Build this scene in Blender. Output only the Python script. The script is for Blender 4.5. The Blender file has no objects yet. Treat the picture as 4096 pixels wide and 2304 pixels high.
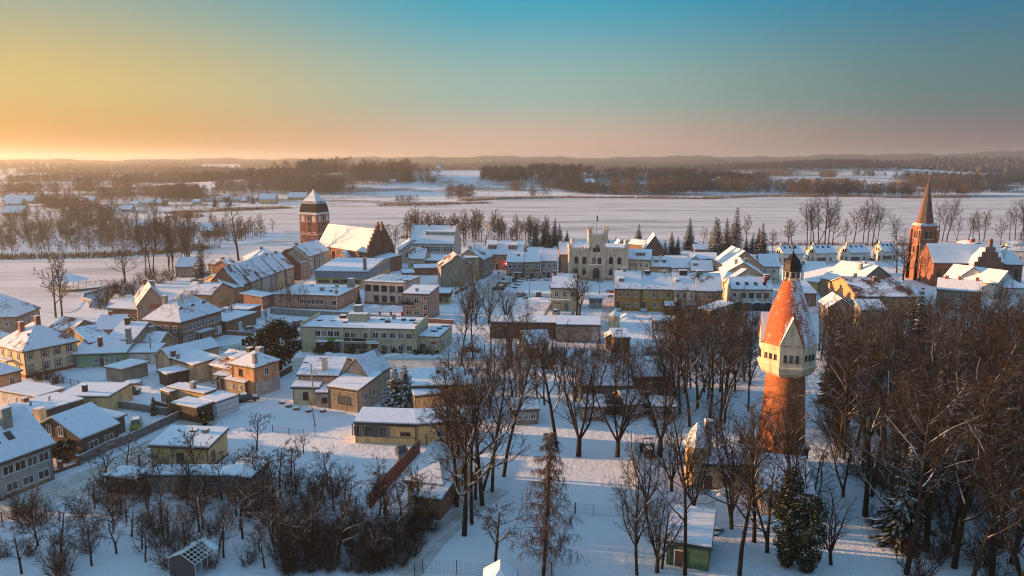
import bpy, math, random
import numpy as np
from math import sin, cos, pi, radians, atan2, hypot, sqrt
sc = bpy.context.scene
COL = sc.collection
# ------------------------------------------------------------------ camera
F = 3000.0; HOR = 634.0; CAMZ = 45.0
PITCH = math.atan((1152 - HOR) / F)
cam_d = bpy.data.cameras.new('camera'); cam = bpy.data.objects.new('camera', cam_d); COL.objects.link(cam)
cam.location = (0, 0, CAMZ); cam.rotation_euler = (pi / 2 - PITCH, 0, 0)
cam_d.sensor_width = 36; cam_d.lens = F / 4096 * 36; cam_d.clip_end = 60000; cam_d.clip_start = 0.5
sc.camera = cam
# ------------------------------------------------------------------ sky, sun, exposure
SUN_AZ = radians(-79); SUN_EL = radians(7.2)
world = bpy.data.worlds.new('World'); sc.world = world; world.use_nodes = True
wn = world.node_tree; wn.nodes.clear()
wo = wn.nodes.new('ShaderNodeOutputWorld'); bg = wn.nodes.new('ShaderNodeBackground')
sky = wn.nodes.new('ShaderNodeTexSky'); sky.sky_type = 'NISHITA'; sky.sun_disc = False
sky.sun_elevation = SUN_EL; sky.sun_rotation = SUN_AZ
sky.altitude = 0; sky.air_density = 1.2; sky.dust_density = 3.0; sky.ozone_density = 1.5
# winter dusk: warm band low down towards the sun, teal above; smooth in height and in angle from the sun
tc = wn.nodes.new('ShaderNodeTexCoord'); sx = wn.nodes.new('ShaderNodeSeparateXYZ'); wn.links.new(tc.outputs['Generated'], sx.inputs[0])
def wm(op, a, b=None):
    n = wn.nodes.new('ShaderNodeMath'); n.operation = op
    for i, v in enumerate((a, b)):
        if v is None: continue
        if isinstance(v, (int, float)): n.inputs[i].default_value = v
        else: wn.links.new(v, n.inputs[i])
    return n.outputs[0]
hl = wm('SQRT', wm('ADD', wm('MULTIPLY', sx.outputs[0], sx.outputs[0]), wm('MULTIPLY', sx.outputs[1], sx.outputs[1])))
cg = wm('DIVIDE', wm('ADD', wm('MULTIPLY', sx.outputs[0], sin(SUN_AZ)), wm('MULTIPLY', sx.outputs[1], cos(SUN_AZ))), wm('MAXIMUM', hl, .001))
cg = wm('ADD', wm('MULTIPLY', cg, .5), .5)
el = wm('DIVIDE', wm('ARCTAN2', sx.outputs[2], hl), radians(90))
def wr(stops, fac=None):
    r = wn.nodes.new('ShaderNodeValToRGB'); r.color_ramp.interpolation = 'EASE'; e = r.color_ramp.elements
    while len(e) < len(stops): e.new(.5)
    for i, (p_, c) in enumerate(stops): e[i].position = p_; e[i].color = (*c, 1)
    wn.links.new(cg if fac is None else fac, r.inputs[0]); return r.outputs[0]
H0 = wr([(0, (.22, .16, .16)), (.30, (.25, .175, .17)), (.60, (.76, .49, .37)), (.85, (.60, .27, .02)), (1, (.70, .31, .02))])
H1 = wr([(0, (.08, .17, .20)), (.30, (.095, .20, .22)), (.60, (.33, .49, .44)), (.85, (.64, .49, .18)), (1, (.75, .54, .18))])
H2 = wr([(0, (.0, .15, .28)), (.30, (.0, .18, .33)), (.60, (.02, .38, .53)), (.85, (.25, .38, .33)), (1, (.4, .42, .32))])
H3 = wr([(0, (.25, .52, .88)), (1, (.28, .54, .86))])
def wmix(f0, f1, a, b):
    t = wn.nodes.new('ShaderNodeMapRange'); t.interpolation_type = 'SMOOTHSTEP'; t.inputs[1].default_value = f0; t.inputs[2].default_value = f1; wn.links.new(el, t.inputs[0])
    m = wn.nodes.new('ShaderNodeMix'); m.data_type = 'RGBA'; wn.links.new(t.outputs[0], m.inputs[0]); wn.links.new(a, m.inputs[6]); wn.links.new(b, m.inputs[7]); return m.outputs[2]
g = wmix(.0, .055, H0, H1); g = wmix(.05, .13, g, H2); g = wmix(.13, .6, g, H3)
sc10 = wn.nodes.new('ShaderNodeMix'); sc10.data_type = 'RGBA'; sc10.blend_type = 'MULTIPLY'; sc10.inputs[0].default_value = 1; sc10.clamp_result = False
wn.links.new(g, sc10.inputs[6]); sc10.inputs[7].default_value = (3.75, 3.75, 3.75, 1)
mxs = wn.nodes.new('ShaderNodeMix'); mxs.data_type = 'RGBA'; mxs.inputs[0].default_value = .94; wn.links.new(sky.outputs[0], mxs.inputs[6]); wn.links.new(sc10.outputs[2], mxs.inputs[7])
wn.links.new(mxs.outputs[2], bg.inputs['Color']); bg.inputs['Strength'].default_value = 0.1
wn.links.new(bg.outputs[0], wo.inputs[0])
sun_d = bpy.data.lights.new('sun', 'SUN'); sun = bpy.data.objects.new('sun', sun_d); COL.objects.link(sun)
sun_d.energy = 4.6; sun_d.angle = radians(0.6); sun_d.color = (1.0, 0.52, 0.20)
from mathutils import Vector
SUNV = Vector((sin(SUN_AZ) * cos(SUN_EL), cos(SUN_AZ) * cos(SUN_EL), sin(SUN_EL)))
sun.rotation_euler = SUNV.to_track_quat('Z', 'Y').to_euler()
sun.location = (-60, 60, 90)
sc.view_settings.view_transform = 'Standard'; sc.view_settings.look = 'None'
sc.view_settings.exposure = 1.36; sc.view_settings.gamma = 1.0; sc.view_settings.use_curve_mapping = False
sc.cycles.max_bounces = 6; sc.cycles.diffuse_bounces = 3; sc.cycles.glossy_bounces = 2
sc.cycles.volume_bounces = 0; sc.cycles.transparent_max_bounces = 8
sc.cycles.use_denoising = True; sc.cycles.pixel_filter_type = 'BLACKMAN_HARRIS'; sc.cycles.filter_width = 1.1
try: sc.cycles.denoiser = 'OPENIMAGEDENOISE'
except Exception: pass
# ------------------------------------------------------------------ pixel -> place
SP, CP = sin(PITCH), cos(PITCH)
def ray(x, y):
    u = (x - 2048) / F; v = (1152 - y) / F
    return (u, CP + v * SP, -SP + v * CP)
def P(p, z=0.0):
    d = ray(*p); t = (z - CAMZ) / d[2]
    return (d[0] * t, d[1] * t, z)
def zat(xy, y):
    """height above (X,Y) that shows at picture row y"""
    v = (1152 - y) / F; k = (-SP + v * CP) / (CP + v * SP)
    return CAMZ + k * xy[1]
def reg(x0, y0, s): return lambda x, y: (x0 + x / s, y0 + y / s)
ra = reg(0, 1000, 3.22); rb = reg(700, 700, 3.22); rc = reg(700, 1100, 3.22); rd = reg(1400, 850, 3.22)
re_ = reg(2100, 850, 3.22); rg = reg(2800, 850, 3.22); rh = reg(3396, 650, 2.2286); ri = reg(0, 1400, 2.635)
rj = reg(600, 1250, 3.22); rk = reg(1100, 1200, 2.8975); rl = reg(1400, 1550, 2.8975); rm = reg(1900, 1200, 2.8975)
rn = reg(2700, 950, 1.07); ro = reg(0, 1800, 2.342); rq = reg(1100, 1700, 2.1467); rr = reg(2200, 1600, 2.058)
rs = reg(3096, 1100, 1.203); D = reg(0, 0, 0.6289); rt = reg(0, 600, 1.84); ru = reg(1300, 600, 1.84); rw = reg(2600, 600, 1.722)
rv = reg(2650, 1640, 1.2338)
# ------------------------------------------------------------------ materials
MATS = {}
def newmat(name):
    m = bpy.data.materials.new(name); m.use_nodes = True
    nt = m.node_tree; b = nt.nodes['Principled BSDF']
    return m, nt, b
def N(nt, t, **kw):
    n = nt.nodes.new(t)
    for k, v in kw.items():
        if k in n.inputs: n.inputs[k].default_value = v
        else: setattr(n, k, v)
    return n
def ramp(nt, fac, stops):
    r = nt.nodes.new('ShaderNodeValToRGB'); e = r.color_ramp.elements
    while len(e) < len(stops): e.new(0.5)
    for i, (p, c) in enumerate(stops):
        e[i].position = p; e[i].color = (c[0], c[1], c[2], 1) if hasattr(c, '__len__') else (c, c, c, 1)
    nt.links.new(fac, r.inputs[0]); return r
def mixc(nt, fac, a, b):
    m = nt.nodes.new('ShaderNodeMix'); m.data_type = 'RGBA'
    for sock, v in ((m.inputs[0], fac), (m.inputs[6], a), (m.inputs[7], b)):
        if hasattr(v, 'is_linked') or hasattr(v, 'links'): nt.links.new(v, sock)
        elif hasattr(v, '__len__'): sock.default_value = (v[0], v[1], v[2], 1)
        else: sock.default_value = v
    return m.outputs[2]
def math_(nt, op, a, b=None):
    n = nt.nodes.new('ShaderNodeMath'); n.operation = op
    for i, v in enumerate((a, b)):
        if v is None: continue
        if hasattr(v, 'links'): nt.links.new(v, n.inputs[i])
        else: n.inputs[i].default_value = v
    return n.outputs[0]
def bump(nt, b, h, dist, strength=1.0):
    n = nt.nodes.new('ShaderNodeBump'); n.inputs['Distance'].default_value = dist; n.inputs['Strength'].default_value = strength
    nt.links.new(h, n.inputs['Height']); nt.links.new(n.outputs[0], b.inputs['Normal'])
def pos(nt): return N(nt, 'ShaderNodeNewGeometry').outputs['Position']
def normz(nt):
    g = N(nt, 'ShaderNodeNewGeometry'); s = N(nt, 'ShaderNodeSeparateXYZ'); nt.links.new(g.outputs['Normal'], s.inputs[0]); return s.outputs[2]
def noise(nt, vec, scale, detail=3.0, rough=0.55):
    n = N(nt, 'ShaderNodeTexNoise', Scale=scale, Detail=detail, Roughness=rough); nt.links.new(vec, n.inputs['Vector']); return n.outputs[0]
def plain(name, c, rough=0.7, var=0.25, scale=1.5, metal=0.0):
    if name in MATS: return MATS[name]
    m, nt, b = newmat(name); p = pos(nt)
    n = noise(nt, p, scale)
    lo = [v * (1 - var) for v in c]; hi = [min(1, v * (1 + var)) for v in c]
    r = ramp(nt, n, [(0.3, lo), (0.7, hi)]); nt.links.new(r.outputs[0], b.inputs['Base Color'])
    b.inputs['Roughness'].default_value = rough; b.inputs['Metallic'].default_value = metal
    MATS[name] = m; return m
def plaster(c, tag=''):
    key = 'plaster%s_%02d%02d%02d' % (tag, c[0] * 99, c[1] * 99, c[2] * 99)
    if key in MATS: return MATS[key]
    c = (min(.86, c[0] * 1.12), c[1] * .96, c[2] * .84)
    m, nt, b = newmat(key); p = pos(nt)
    mp = N(nt, 'ShaderNodeMapping'); mp.inputs['Scale'].default_value = (1, 1, .22); nt.links.new(p, mp.inputs[0])
    n1 = noise(nt, p, .55, 5); n2 = noise(nt, mp.outputs[0], 1.6, 4); n3 = noise(nt, p, 9, 2)
    f = math_(nt, 'ADD', math_(nt, 'MULTIPLY', n1, .5), math_(nt, 'MULTIPLY', n2, .5))
    r = ramp(nt, f, [(.36, [v * .5 for v in c]), (.45, [v * .82 for v in c]), (.52, c), (.68, [min(1, v * 1.12) for v in c])])
    cc = mixc(nt, math_(nt, 'MULTIPLY', n3, .25), r.outputs[0], [v * .7 for v in c])
    nt.links.new(cc, b.inputs['Base Color']); b.inputs['Roughness'].default_value = .9
    bump(nt, b, n3, .02, .6)
    MATS[key] = m; return m
def brickmat(name, c1, c2, mortar, sx=1.0):
    if name in MATS: return MATS[name]
    m, nt, b = newmat(name); p = pos(nt)
    s = N(nt, 'ShaderNodeSeparateXYZ'); nt.links.new(p, s.inputs[0])
    h = math_(nt, 'ADD', s.outputs[0], s.outputs[1])
    cb = N(nt, 'ShaderNodeCombineXYZ'); nt.links.new(h, cb.inputs[0]); nt.links.new(s.outputs[2], cb.inputs[1])
    br = N(nt, 'ShaderNodeTexBrick'); br.inputs['Scale'].default_value = 1.0
    br.inputs['Brick Width'].default_value = .3 * sx; br.inputs['Row Height'].default_value = .09 * sx; br.inputs['Mortar Size'].default_value = .012 * sx
    br.inputs['Color1'].default_value = (*c1, 1); br.inputs['Color2'].default_value = (*c2, 1); br.inputs['Mortar'].default_value = (*mortar, 1)
    nt.links.new(cb.outputs[0], br.inputs['Vector'])
    n1 = noise(nt, p, .5, 6, .65); n2 = noise(nt, p, 3.2, 3)
    f = math_(nt, 'ADD', math_(nt, 'MULTIPLY', n1, .6), math_(nt, 'MULTIPLY', n2, .4))
    r = ramp(nt, f, [(.35, .5), (.5, .95), (.68, 1.2)])
    mm = nt.nodes.new('ShaderNodeMix'); mm.data_type = 'RGBA'; mm.blend_type = 'MULTIPLY'; mm.inputs[0].default_value = 1
    nt.links.new(br.outputs[0], mm.inputs[6]); nt.links.new(r.outputs[0], mm.inputs[7])
    nt.links.new(mm.outputs[2], b.inputs['Base Color']); b.inputs['Roughness'].default_value = .9
    bump(nt, b, n2, .03, .5)
    MATS[name] = m; return m
def stonemat(name):
    if name in MATS: return MATS[name]
    m, nt, b = newmat(name); p = pos(nt); v = N(nt, 'ShaderNodeTexVoronoi', Scale=2.6); nt.links.new(p, v.inputs['Vector']); e = N(nt, 'ShaderNodeTexVoronoi', Scale=2.6); e.feature = 'DISTANCE_TO_EDGE'; nt.links.new(p, e.inputs['Vector'])
    sp = N(nt, 'ShaderNodeSeparateColor'); nt.links.new(v.outputs['Color'], sp.inputs[0]); r = ramp(nt, sp.outputs[0], [(.1, (.10, .075, .06)), (.5, (.24, .17, .13)), (.9, (.36, .28, .22))])
    f = ramp(nt, e.outputs[0], [(.03, 1.), (.08, 0.)]); nt.links.new(mixc(nt, f.outputs[0], r.outputs[0], (.30, .25, .2)), b.inputs['Base Color']); b.inputs['Roughness'].default_value = .9; bump(nt, b, e.outputs[0], .1, .6); MATS[name] = m; return m
SNOWC = (.80, .81, .84)
def snowmat(name='snow', scale=1.0, bumpd=.12):
    if name in MATS: return MATS[name]
    m, nt, b = newmat(name); p = pos(nt)
    n1 = noise(nt, p, .25 * scale, 5); n2 = noise(nt, p, 2.2 * scale, 4)
    r = ramp(nt, n1, [(.3, (.72, .74, .78)), (.7, (.85, .85, .87))]); nt.links.new(r.outputs[0], b.inputs['Base Color'])
    b.inputs['Roughness'].default_value = .75; b.inputs['Specular IOR Level'].default_value = .25
    bump(nt, b, math_(nt, 'ADD', n1, math_(nt, 'MULTIPLY', n2, .4)), bumpd, .6)
    MATS[name] = m; return m
def roofsnow(tile, cover=.8, rows=.32, tag=''):
    """snow lying on tiled or sheet roofs; courses show through where it is thin. cover 0..1"""
    key = 'roof_snow%s_%d_%02d%02d%02d' % (tag, cover * 100, tile[0] * 99, tile[1] * 99, tile[2] * 99)
    if key in MATS: return MATS[key]
    m, nt, b = newmat(key); p = pos(nt)
    s = N(nt, 'ShaderNodeSeparateXYZ'); nt.links.new(p, s.inputs[0])
    n1 = noise(nt, p, .22, 5, .6); n2 = noise(nt, p, 1.3, 4)
    n4 = noise(nt, p, 4.0, 3)
    zz = math_(nt, 'ADD', s.outputs[2], math_(nt, 'MULTIPLY', n4, .03))
    fr = math_(nt, 'FRACT', math_(nt, 'DIVIDE', zz, rows * .6))
    f = math_(nt, 'ADD', math_(nt, 'MULTIPLY', n1, .75), math_(nt, 'MULTIPLY', n2, .25))
    f = math_(nt, 'ADD', f, math_(nt, 'MULTIPLY', fr, -.10))
    thr = .62 - cover * .42
    r = ramp(nt, f, [(max(0, thr - .035), 0.0), (thr + .05, 1.0)])
    tn = ramp(nt, n4, [(.3, [v * .6 for v in tile]), (.7, [v * 1.25 for v in tile])])
    sn = ramp(nt, n2, [(.3, (.72, .74, .79)), (.7, (.85, .85, .88))])
    nt.links.new(mixc(nt, r.outputs[0], tn.outputs[0], sn.outputs[0]), b.inputs['Base Color'])
    b.inputs['Roughness'].default_value = .8; b.inputs['Specular IOR Level'].default_value = .2
    bump(nt, b, math_(nt, 'ADD', math_(nt, 'MULTIPLY', fr, .3), n2), .06, .6)
    MATS[key] = m; return m
def slopesnow(name, c, lo=.35, hi=.6, rough=.85, scale=2.0, nz=.35):
    """dark thing with snow lying on whatever faces up"""
    if name in MATS: return MATS[name]
    m, nt, b = newmat(name); p = pos(nt); z = normz(nt)
    n = noise(nt, p, scale, 4); n2 = noise(nt, p, scale * 4, 2)
    f = math_(nt, 'ADD', z, math_(nt, 'MULTIPLY', math_(nt, 'SUBTRACT', n, .5), nz * 2))
    r = ramp(nt, f, [(lo, 0.0), (hi, 1.0)])
    cr = ramp(nt, n2, [(.3, [v * .65 for v in c]), (.7, [v * 1.3 for v in c])])
    nt.links.new(mixc(nt, r.outputs[0], cr.outputs[0], SNOWC), b.inputs['Base Color'])
    b.inputs['Roughness'].default_value = rough; b.inputs['Specular IOR Level'].default_value = .2
    MATS[name] = m; return m
def emit(name, c, s):
    if name in MATS: return MATS[name]
    m, nt, b = newmat(name); b.inputs['Base Color'].default_value = (*c, 1)
    b.inputs['Emission Color'].default_value = (*c, 1); b.inputs['Emission Strength'].default_value = s
    MATS[name] = m; return m
SNOW = snowmat(); SNOWR = snowmat('snow_roof', 1.6, .05)
GLASS, _nt, _b = newmat('window_glass'); _oi = N(_nt, 'ShaderNodeObjectInfo'); _nt.links.new(ramp(_nt, _oi.outputs['Random'], [(.0, (.012, .015, .02)), (.55, (.02, .024, .03)), (.7, (.09, .085, .075)), (.85, (.22, .20, .17)), (1, (.03, .03, .035))]).outputs[0], _b.inputs['Base Color']); _b.inputs['Roughness'].default_value = .12
MATS['window_glass'] = GLASS
WHITE = plain('white_paint', (.72, .72, .70), .5, .08); DARKWOOD = plain('dark_wood', (.05, .035, .025), .8, .4)
FASCIA = plain('dark_fascia', (.07, .06, .055), .8, .4); METAL = plain('dark_metal', (.04, .042, .045), .5, .3)
CONC = plain('concrete', (.26, .25, .23), .9, .3); BRICKP = plain('brick_red_plain', (.24, .07, .045), .85, .4, 6)
# ------------------------------------------------------------------ mesh helpers
def link(o, parent=None):
    COL.objects.link(o)
    if parent is not None: o.parent = parent
    return o
def empty(name, loc, label=None, cat=None, group=None, rz=0):
    o = bpy.data.objects.new(name, None); o.location = loc; o.rotation_euler = (0, 0, rz); o.empty_display_size = .5; COL.objects.link(o)
    tag(o, label, cat, group); return o
def tag(o, label=None, cat=None, group=None, kind=None):
    if label: o['label'] = label
    if cat: o['category'] = cat
    if group: o['group'] = group
    if kind: o['kind'] = kind
    return o
def mesh(name, V, Fc, mats, mi=None, smooth=False):
    me = bpy.data.meshes.new(name); me.from_pydata([tuple(v) for v in V], [], Fc)
    for m in (mats if isinstance(mats, (list, tuple)) else [mats]): me.materials.append(m)
    if mi is not None: me.polygons.foreach_set('material_index', mi)
    if smooth: me.polygons.foreach_set('use_smooth', [True] * len(me.polygons))
    me.update(); return me
def obj(name, V, Fc, mats, parent=None, mi=None, smooth=False, off=None):
    """V in world coordinates; off = location of the root the part hangs under"""
    if off is not None: V = [(v[0] - off[0], v[1] - off[1], v[2] - off[2]) for v in V]
    return link(bpy.data.objects.new(name, mesh(name, V, Fc, mats, mi, smooth)), parent)
BOXF = [(0, 3, 2, 1), (4, 5, 6, 7), (0, 1, 5, 4), (1, 2, 6, 5), (2, 3, 7, 6), (3, 0, 4, 7)]
def boxvf(x0, y0, z0, x1, y1, z1):
    return [(x0, y0, z0), (x1, y0, z0), (x1, y1, z0), (x0, y1, z0), (x0, y0, z1), (x1, y0, z1), (x1, y1, z1), (x0, y1, z1)], BOXF
class MB:
    def __init__(s): s.V = []; s.F = []; s.M = []
    def add(s, V, Fc, m=0):
        o = len(s.V); s.V += list(V); s.F += [tuple(i + o for i in f) for f in Fc]; s.M += [m] * len(Fc); return s
    def box(s, *a, m=0): return s.add(*boxvf(*a), m=m)
    def cyl(s, cx, cy, z0, z1, r0, r1, n=12, m=0, cap=True):
        V = []
        for z, r in ((z0, r0), (z1, r1)):
            V += [(cx + r * cos(2 * pi * i / n), cy + r * sin(2 * pi * i / n), z) for i in range(n)]
        Fc = [(i, (i + 1) % n, n + (i + 1) % n, n + i) for i in range(n)]
        if cap: Fc += [tuple(range(n - 1, -1, -1)), tuple(range(n, 2 * n))]
        return s.add(V, Fc, m)
    def tube(s, p, q, r0, r1=None, n=5, m=0):
        r1 = r0 if r1 is None else r1
        p = np.array(p, float); q = np.array(q, float); d = q - p; L = np.linalg.norm(d); d = d / max(L, 1e-9)
        a = np.cross(d, (0, 0, 1) if abs(d[2]) < .9 else (1, 0, 0)); a /= np.linalg.norm(a); b = np.cross(d, a)
        V = []
        for c, r in ((p, r0), (q, r1)):
            V += [tuple(c + r * (cos(2 * pi * i / n) * a + sin(2 * pi * i / n) * b)) for i in range(n)]
        Fc = [(i, (i + 1) % n, n + (i + 1) % n, n + i) for i in range(n)] + [tuple(range(n - 1, -1, -1)), tuple(range(n, 2 * n))]
        return s.add(V, Fc, m)
    def lathe(s, prof, n=16, m=0, cx=0, cy=0, rot=0):
        o = len(s.V); k = len(prof)
        for r, z in prof:
            s.V += [(cx + r * cos(rot + 2 * pi * i / n), cy + r * sin(rot + 2 * pi * i / n), z) for i in range(n)]
        for j in range(k - 1):
            for i in range(n):
                s.F.append((o + j * n + i, o + j * n + (i + 1) % n, o + (j + 1) * n + (i + 1) % n, o + (j + 1) * n + i)); s.M.append(m)
        s.F.append(tuple(o + i for i in range(n - 1, -1, -1))); s.M.append(m)
        s.F.append(tuple(o + (k - 1) * n + i for i in range(n))); s.M.append(m)
        return s
    def build(s, name, mats, parent=None, off=None, smooth=False):
        return obj(name, s.V, s.F, mats, parent, s.M if isinstance(mats, (list, tuple)) else None, smooth, off)
    def mesh(s, name, mats, smooth=False):
        return mesh(name, s.V, s.F, mats, s.M if isinstance(mats, (list, tuple)) else None, smooth)
def slab(polys, lo, hi, key=3):
    """roof faces thickened upwards"""
    idx = {}; V = []; Fs = []
    for p in polys:
        f = []
        for v in p:
            k = tuple(round(c, key) for c in v)
            if k not in idx: idx[k] = len(V); V.append(v)
            f.append(idx[k])
        Fs.append(f)
    n = len(V); cnt = {}
    for f in Fs:
        for a, b in zip(f, f[1:] + f[:1]): cnt[(a, b)] = cnt.get((a, b), 0) + 1
    out = [tuple(i + n for i in f) for f in Fs] + [tuple(reversed(f)) for f in Fs]
    for (a, b) in cnt:
        if (b, a) not in cnt: out.append((a, b, b + n, a + n))
    return [(v[0], v[1], v[2] + lo) for v in V] + [(v[0], v[1], v[2] + hi) for v in V], out
# ================================================================== terrain
RIDGE_AZ = [-60, -34, -28, -20, -10, -3, 2, 8, 14, 20, 26, 34, 60]
RIDGE_Z = [20, 18, 19, 22, 30, 44, 34, 36, 40, 42, 54, 70, 74]
HILLS = [(-20, 1230, 300, 150, 24), (-330, 1200, 220, 130, 11), (930, 2150, 420, 260, 20), (1700, 2500, 500, 300, 22),
         (280, 1130, 150, 90, 10), (620, 1500, 220, 120, 8), (1250, 1350, 260, 110, 14), (-900, 1500, 300, 120, 6), (-300, 2000, 500, 200, 8)]
def hz(X, Y):
    r = np.hypot(X, Y); az = np.degrees(np.arctan2(X, Y))
    rz = np.interp(az, RIDGE_AZ, RIDGE_Z)
    wob = 5 * np.sin(az * .55 + 1) + 4 * np.sin(az * 1.3 + r * .0006) + 2.5 * np.sin(az * 3.1 + 2)
    z = (rz + wob) * np.exp(-((r - 5600) / 1150.) ** 2)
    z = np.maximum(z, np.clip((r - 6300) / 4000., 0, 1) * (rz * .6 + 6))
    z = z + (8 + 4 * np.sin(az * .8 + 2) + np.clip(az, -10, 30) * .25) * np.exp(-((r - 3500 - 300 * np.sin(az * .2)) / 650.) ** 2)
    for cx, cy, sx, sy, a in HILLS:
        z = z + a * np.exp(-((X - cx) / sx) ** 2 - ((Y - cy) / sy) ** 2)
    return z * np.clip((r - 850) / 250., 0, 1)
def PT(p):
    """ground point under a picture point, on the terrain"""
    d = np.array(ray(*p)); rr_ = np.geomspace(60, 14000, 1500)
    t = rr_ / hypot(d[0], d[1]); X, Y, Z = d[0] * t, d[1] * t, CAMZ + d[2] * t
    g = hz(X, Y); k = np.nonzero(Z <= g)[0]
    i = k[0] if len(k) else 1200
    return (float(X[i]), float(Y[i]), float(g[i]))
def ground_sheet():
    az = np.radians(np.concatenate([np.arange(-180, -64, 8), np.arange(-64, 64, .8), np.arange(64, 180, 8)]))
    r = np.concatenate([[4, 20, 40, 60], np.geomspace(70, 15000, 190)])
    n, k = len(az), len(r)
    A, R = np.meshgrid(az, r); X = R * np.sin(A); Y = R * np.cos(A); Z = hz(X, Y)
    V = np.stack([X, Y, Z], -1).reshape(-1, 3); V = np.vstack([V, [[0, 0, 0]]])
    Fc = []
    for j in range(k - 1):
        for i in range(n):
            a, b = j * n + i, j * n + (i + 1) % n
            Fc.append((a, a + n, b + n, b))
    c = len(V) - 1
    Fc += [(c, i, (i + 1) % n) for i in range(n)]
    m, nt, b = newmat('snowy_ground'); p = pos(nt)
    n1 = noise(nt, p, .06, 6, .6); n2 = noise(nt, p, .9, 6, .65); n3 = noise(nt, p, 5, 2)
    r1 = ramp(nt, n1, [(.3, (.74, .76, .80)), (.7, (.86, .86, .88))])
    cc = mixc(nt, ramp(nt, n2, [(.66, 0.), (.8, .35)]).outputs[0], r1.outputs[0], (.5, .47, .43))
    # open country beyond the bay: stubble, dry grass and rough pasture showing through the snow
    sp_ = N(nt, 'ShaderNodeSeparateXYZ'); nt.links.new(p, sp_.inputs[0]); far = N(nt, 'ShaderNodeMapRange'); far.inputs[1].default_value = 430; far.inputs[2].default_value = 560; nt.links.new(sp_.outputs[1], far.inputs[0])
    mpf = N(nt, 'ShaderNodeMapping'); mpf.inputs['Scale'].default_value = (.5, 1.0, 1); nt.links.new(p, mpf.inputs[0]); nf = noise(nt, mpf.outputs[0], .012, 6, .62); nf2 = noise(nt, p, .12, 4, .6)
    ff = math_(nt, 'MULTIPLY', far.outputs[0], ramp(nt, math_(nt, 'ADD', math_(nt, 'MULTIPLY', nf, .75), math_(nt, 'MULTIPLY', nf2, .25)), [(.47, 0.), (.56, .85)]).outputs[0])
    cc = mixc(nt, ff, cc, (.20, .15, .11))
    nt.links.new(cc, b.inputs['Base Color']); b.inputs['Roughness'].default_value = .8; b.inputs['Specular IOR Level'].default_value = .2
    h = math_(nt, 'ADD', math_(nt, 'MULTIPLY', n2, 1.0), math_(nt, 'MULTIPLY', n3, .25))
    bump(nt, b, h, .6, 1.0)
    o = obj('ground', V, Fc, m, smooth=True); tag(o, 'snow covered ground of the town and fields', None, None, 'structure')
ground_sheet()
# ------------------------------------------------------------------ frozen lake
LAKE = [(2900, 630), (2576, 626), (2400, 620), (2200, 618), (2000, 616), (1800, 620), (1640, 628), (1480, 626), (1400, 612), (1290, 606), (1200, 610), (1060, 604),
        (960, 590), (860, 600), (800, 640), (740, 640), (680, 655), (600, 672), (520, 690), (440, 700), (390, 712), (300, 722), (262, 735), (215, 752), (190, 790), (100, 785), (0, 775), (-300, 790), (-700, 790),
        (-700, 650), (-300, 656), (0, 656), (120, 652), (260, 650), (400, 641), (480, 634), (560, 622), (640, 612), (700, 600), (726, 588), (690, 573), (600, 577), (500, 562), (430, 562), (400, 553),
        (450, 540), (540, 533), (640, 529), (760, 523), (850, 521), (950, 518), (1100, 516), (1180, 509), (1270, 504), (1400, 500), (1600, 500), (1800, 501), (1900, 497), (2100, 496), (2300, 500), (2500, 497), (2900, 494)]
def earclip(p):
    from mathutils.geometry import tessellate_polygon
    return [tuple(t) for t in tessellate_polygon([[Vector((a[0], a[1], 0)) for a in p]])]
LK = [P(D(*q), 0)[:2] for q in LAKE]
def inpoly(x, y, poly):
    c = False; n = len(poly); j = n - 1
    for i in range(n):
        xi, yi = poly[i]; xj, yj = poly[j]
        if (yi > y) != (yj > y) and x < (xj - xi) * (y - yi) / (yj - yi) + xi: c = not c
        j = i
    return c
def smooth_poly(p, k=2, amp=0):
    for _ in range(k):
        q = []
        for a, b in zip(p, p[1:] + p[:1]):
            q += [(a[0] * .75 + b[0] * .25, a[1] * .75 + b[1] * .25), (a[0] * .25 + b[0] * .75, a[1] * .25 + b[1] * .75)]
        p = q
    return p
LKS = smooth_poly(LK, 2)
def lake():
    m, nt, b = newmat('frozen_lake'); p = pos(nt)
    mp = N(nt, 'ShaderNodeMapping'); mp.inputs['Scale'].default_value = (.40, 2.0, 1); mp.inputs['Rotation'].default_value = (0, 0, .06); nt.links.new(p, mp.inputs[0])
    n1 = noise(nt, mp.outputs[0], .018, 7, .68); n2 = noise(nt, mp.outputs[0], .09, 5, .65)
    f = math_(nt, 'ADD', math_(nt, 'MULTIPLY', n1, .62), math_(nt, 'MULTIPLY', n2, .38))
    r = ramp(nt, f, [(.38, (.40, .36, .35)), (.46, (.64, .57, .54)), (.53, (.80, .71, .67)), (.68, (.87, .78, .74))])  # pink of the low sun is put into the lake's own colour
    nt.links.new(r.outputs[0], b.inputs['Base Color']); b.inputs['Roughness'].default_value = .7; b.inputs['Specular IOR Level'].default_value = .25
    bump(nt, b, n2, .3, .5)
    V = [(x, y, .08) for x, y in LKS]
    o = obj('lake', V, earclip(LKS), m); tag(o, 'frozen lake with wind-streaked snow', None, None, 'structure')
lake()
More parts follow.
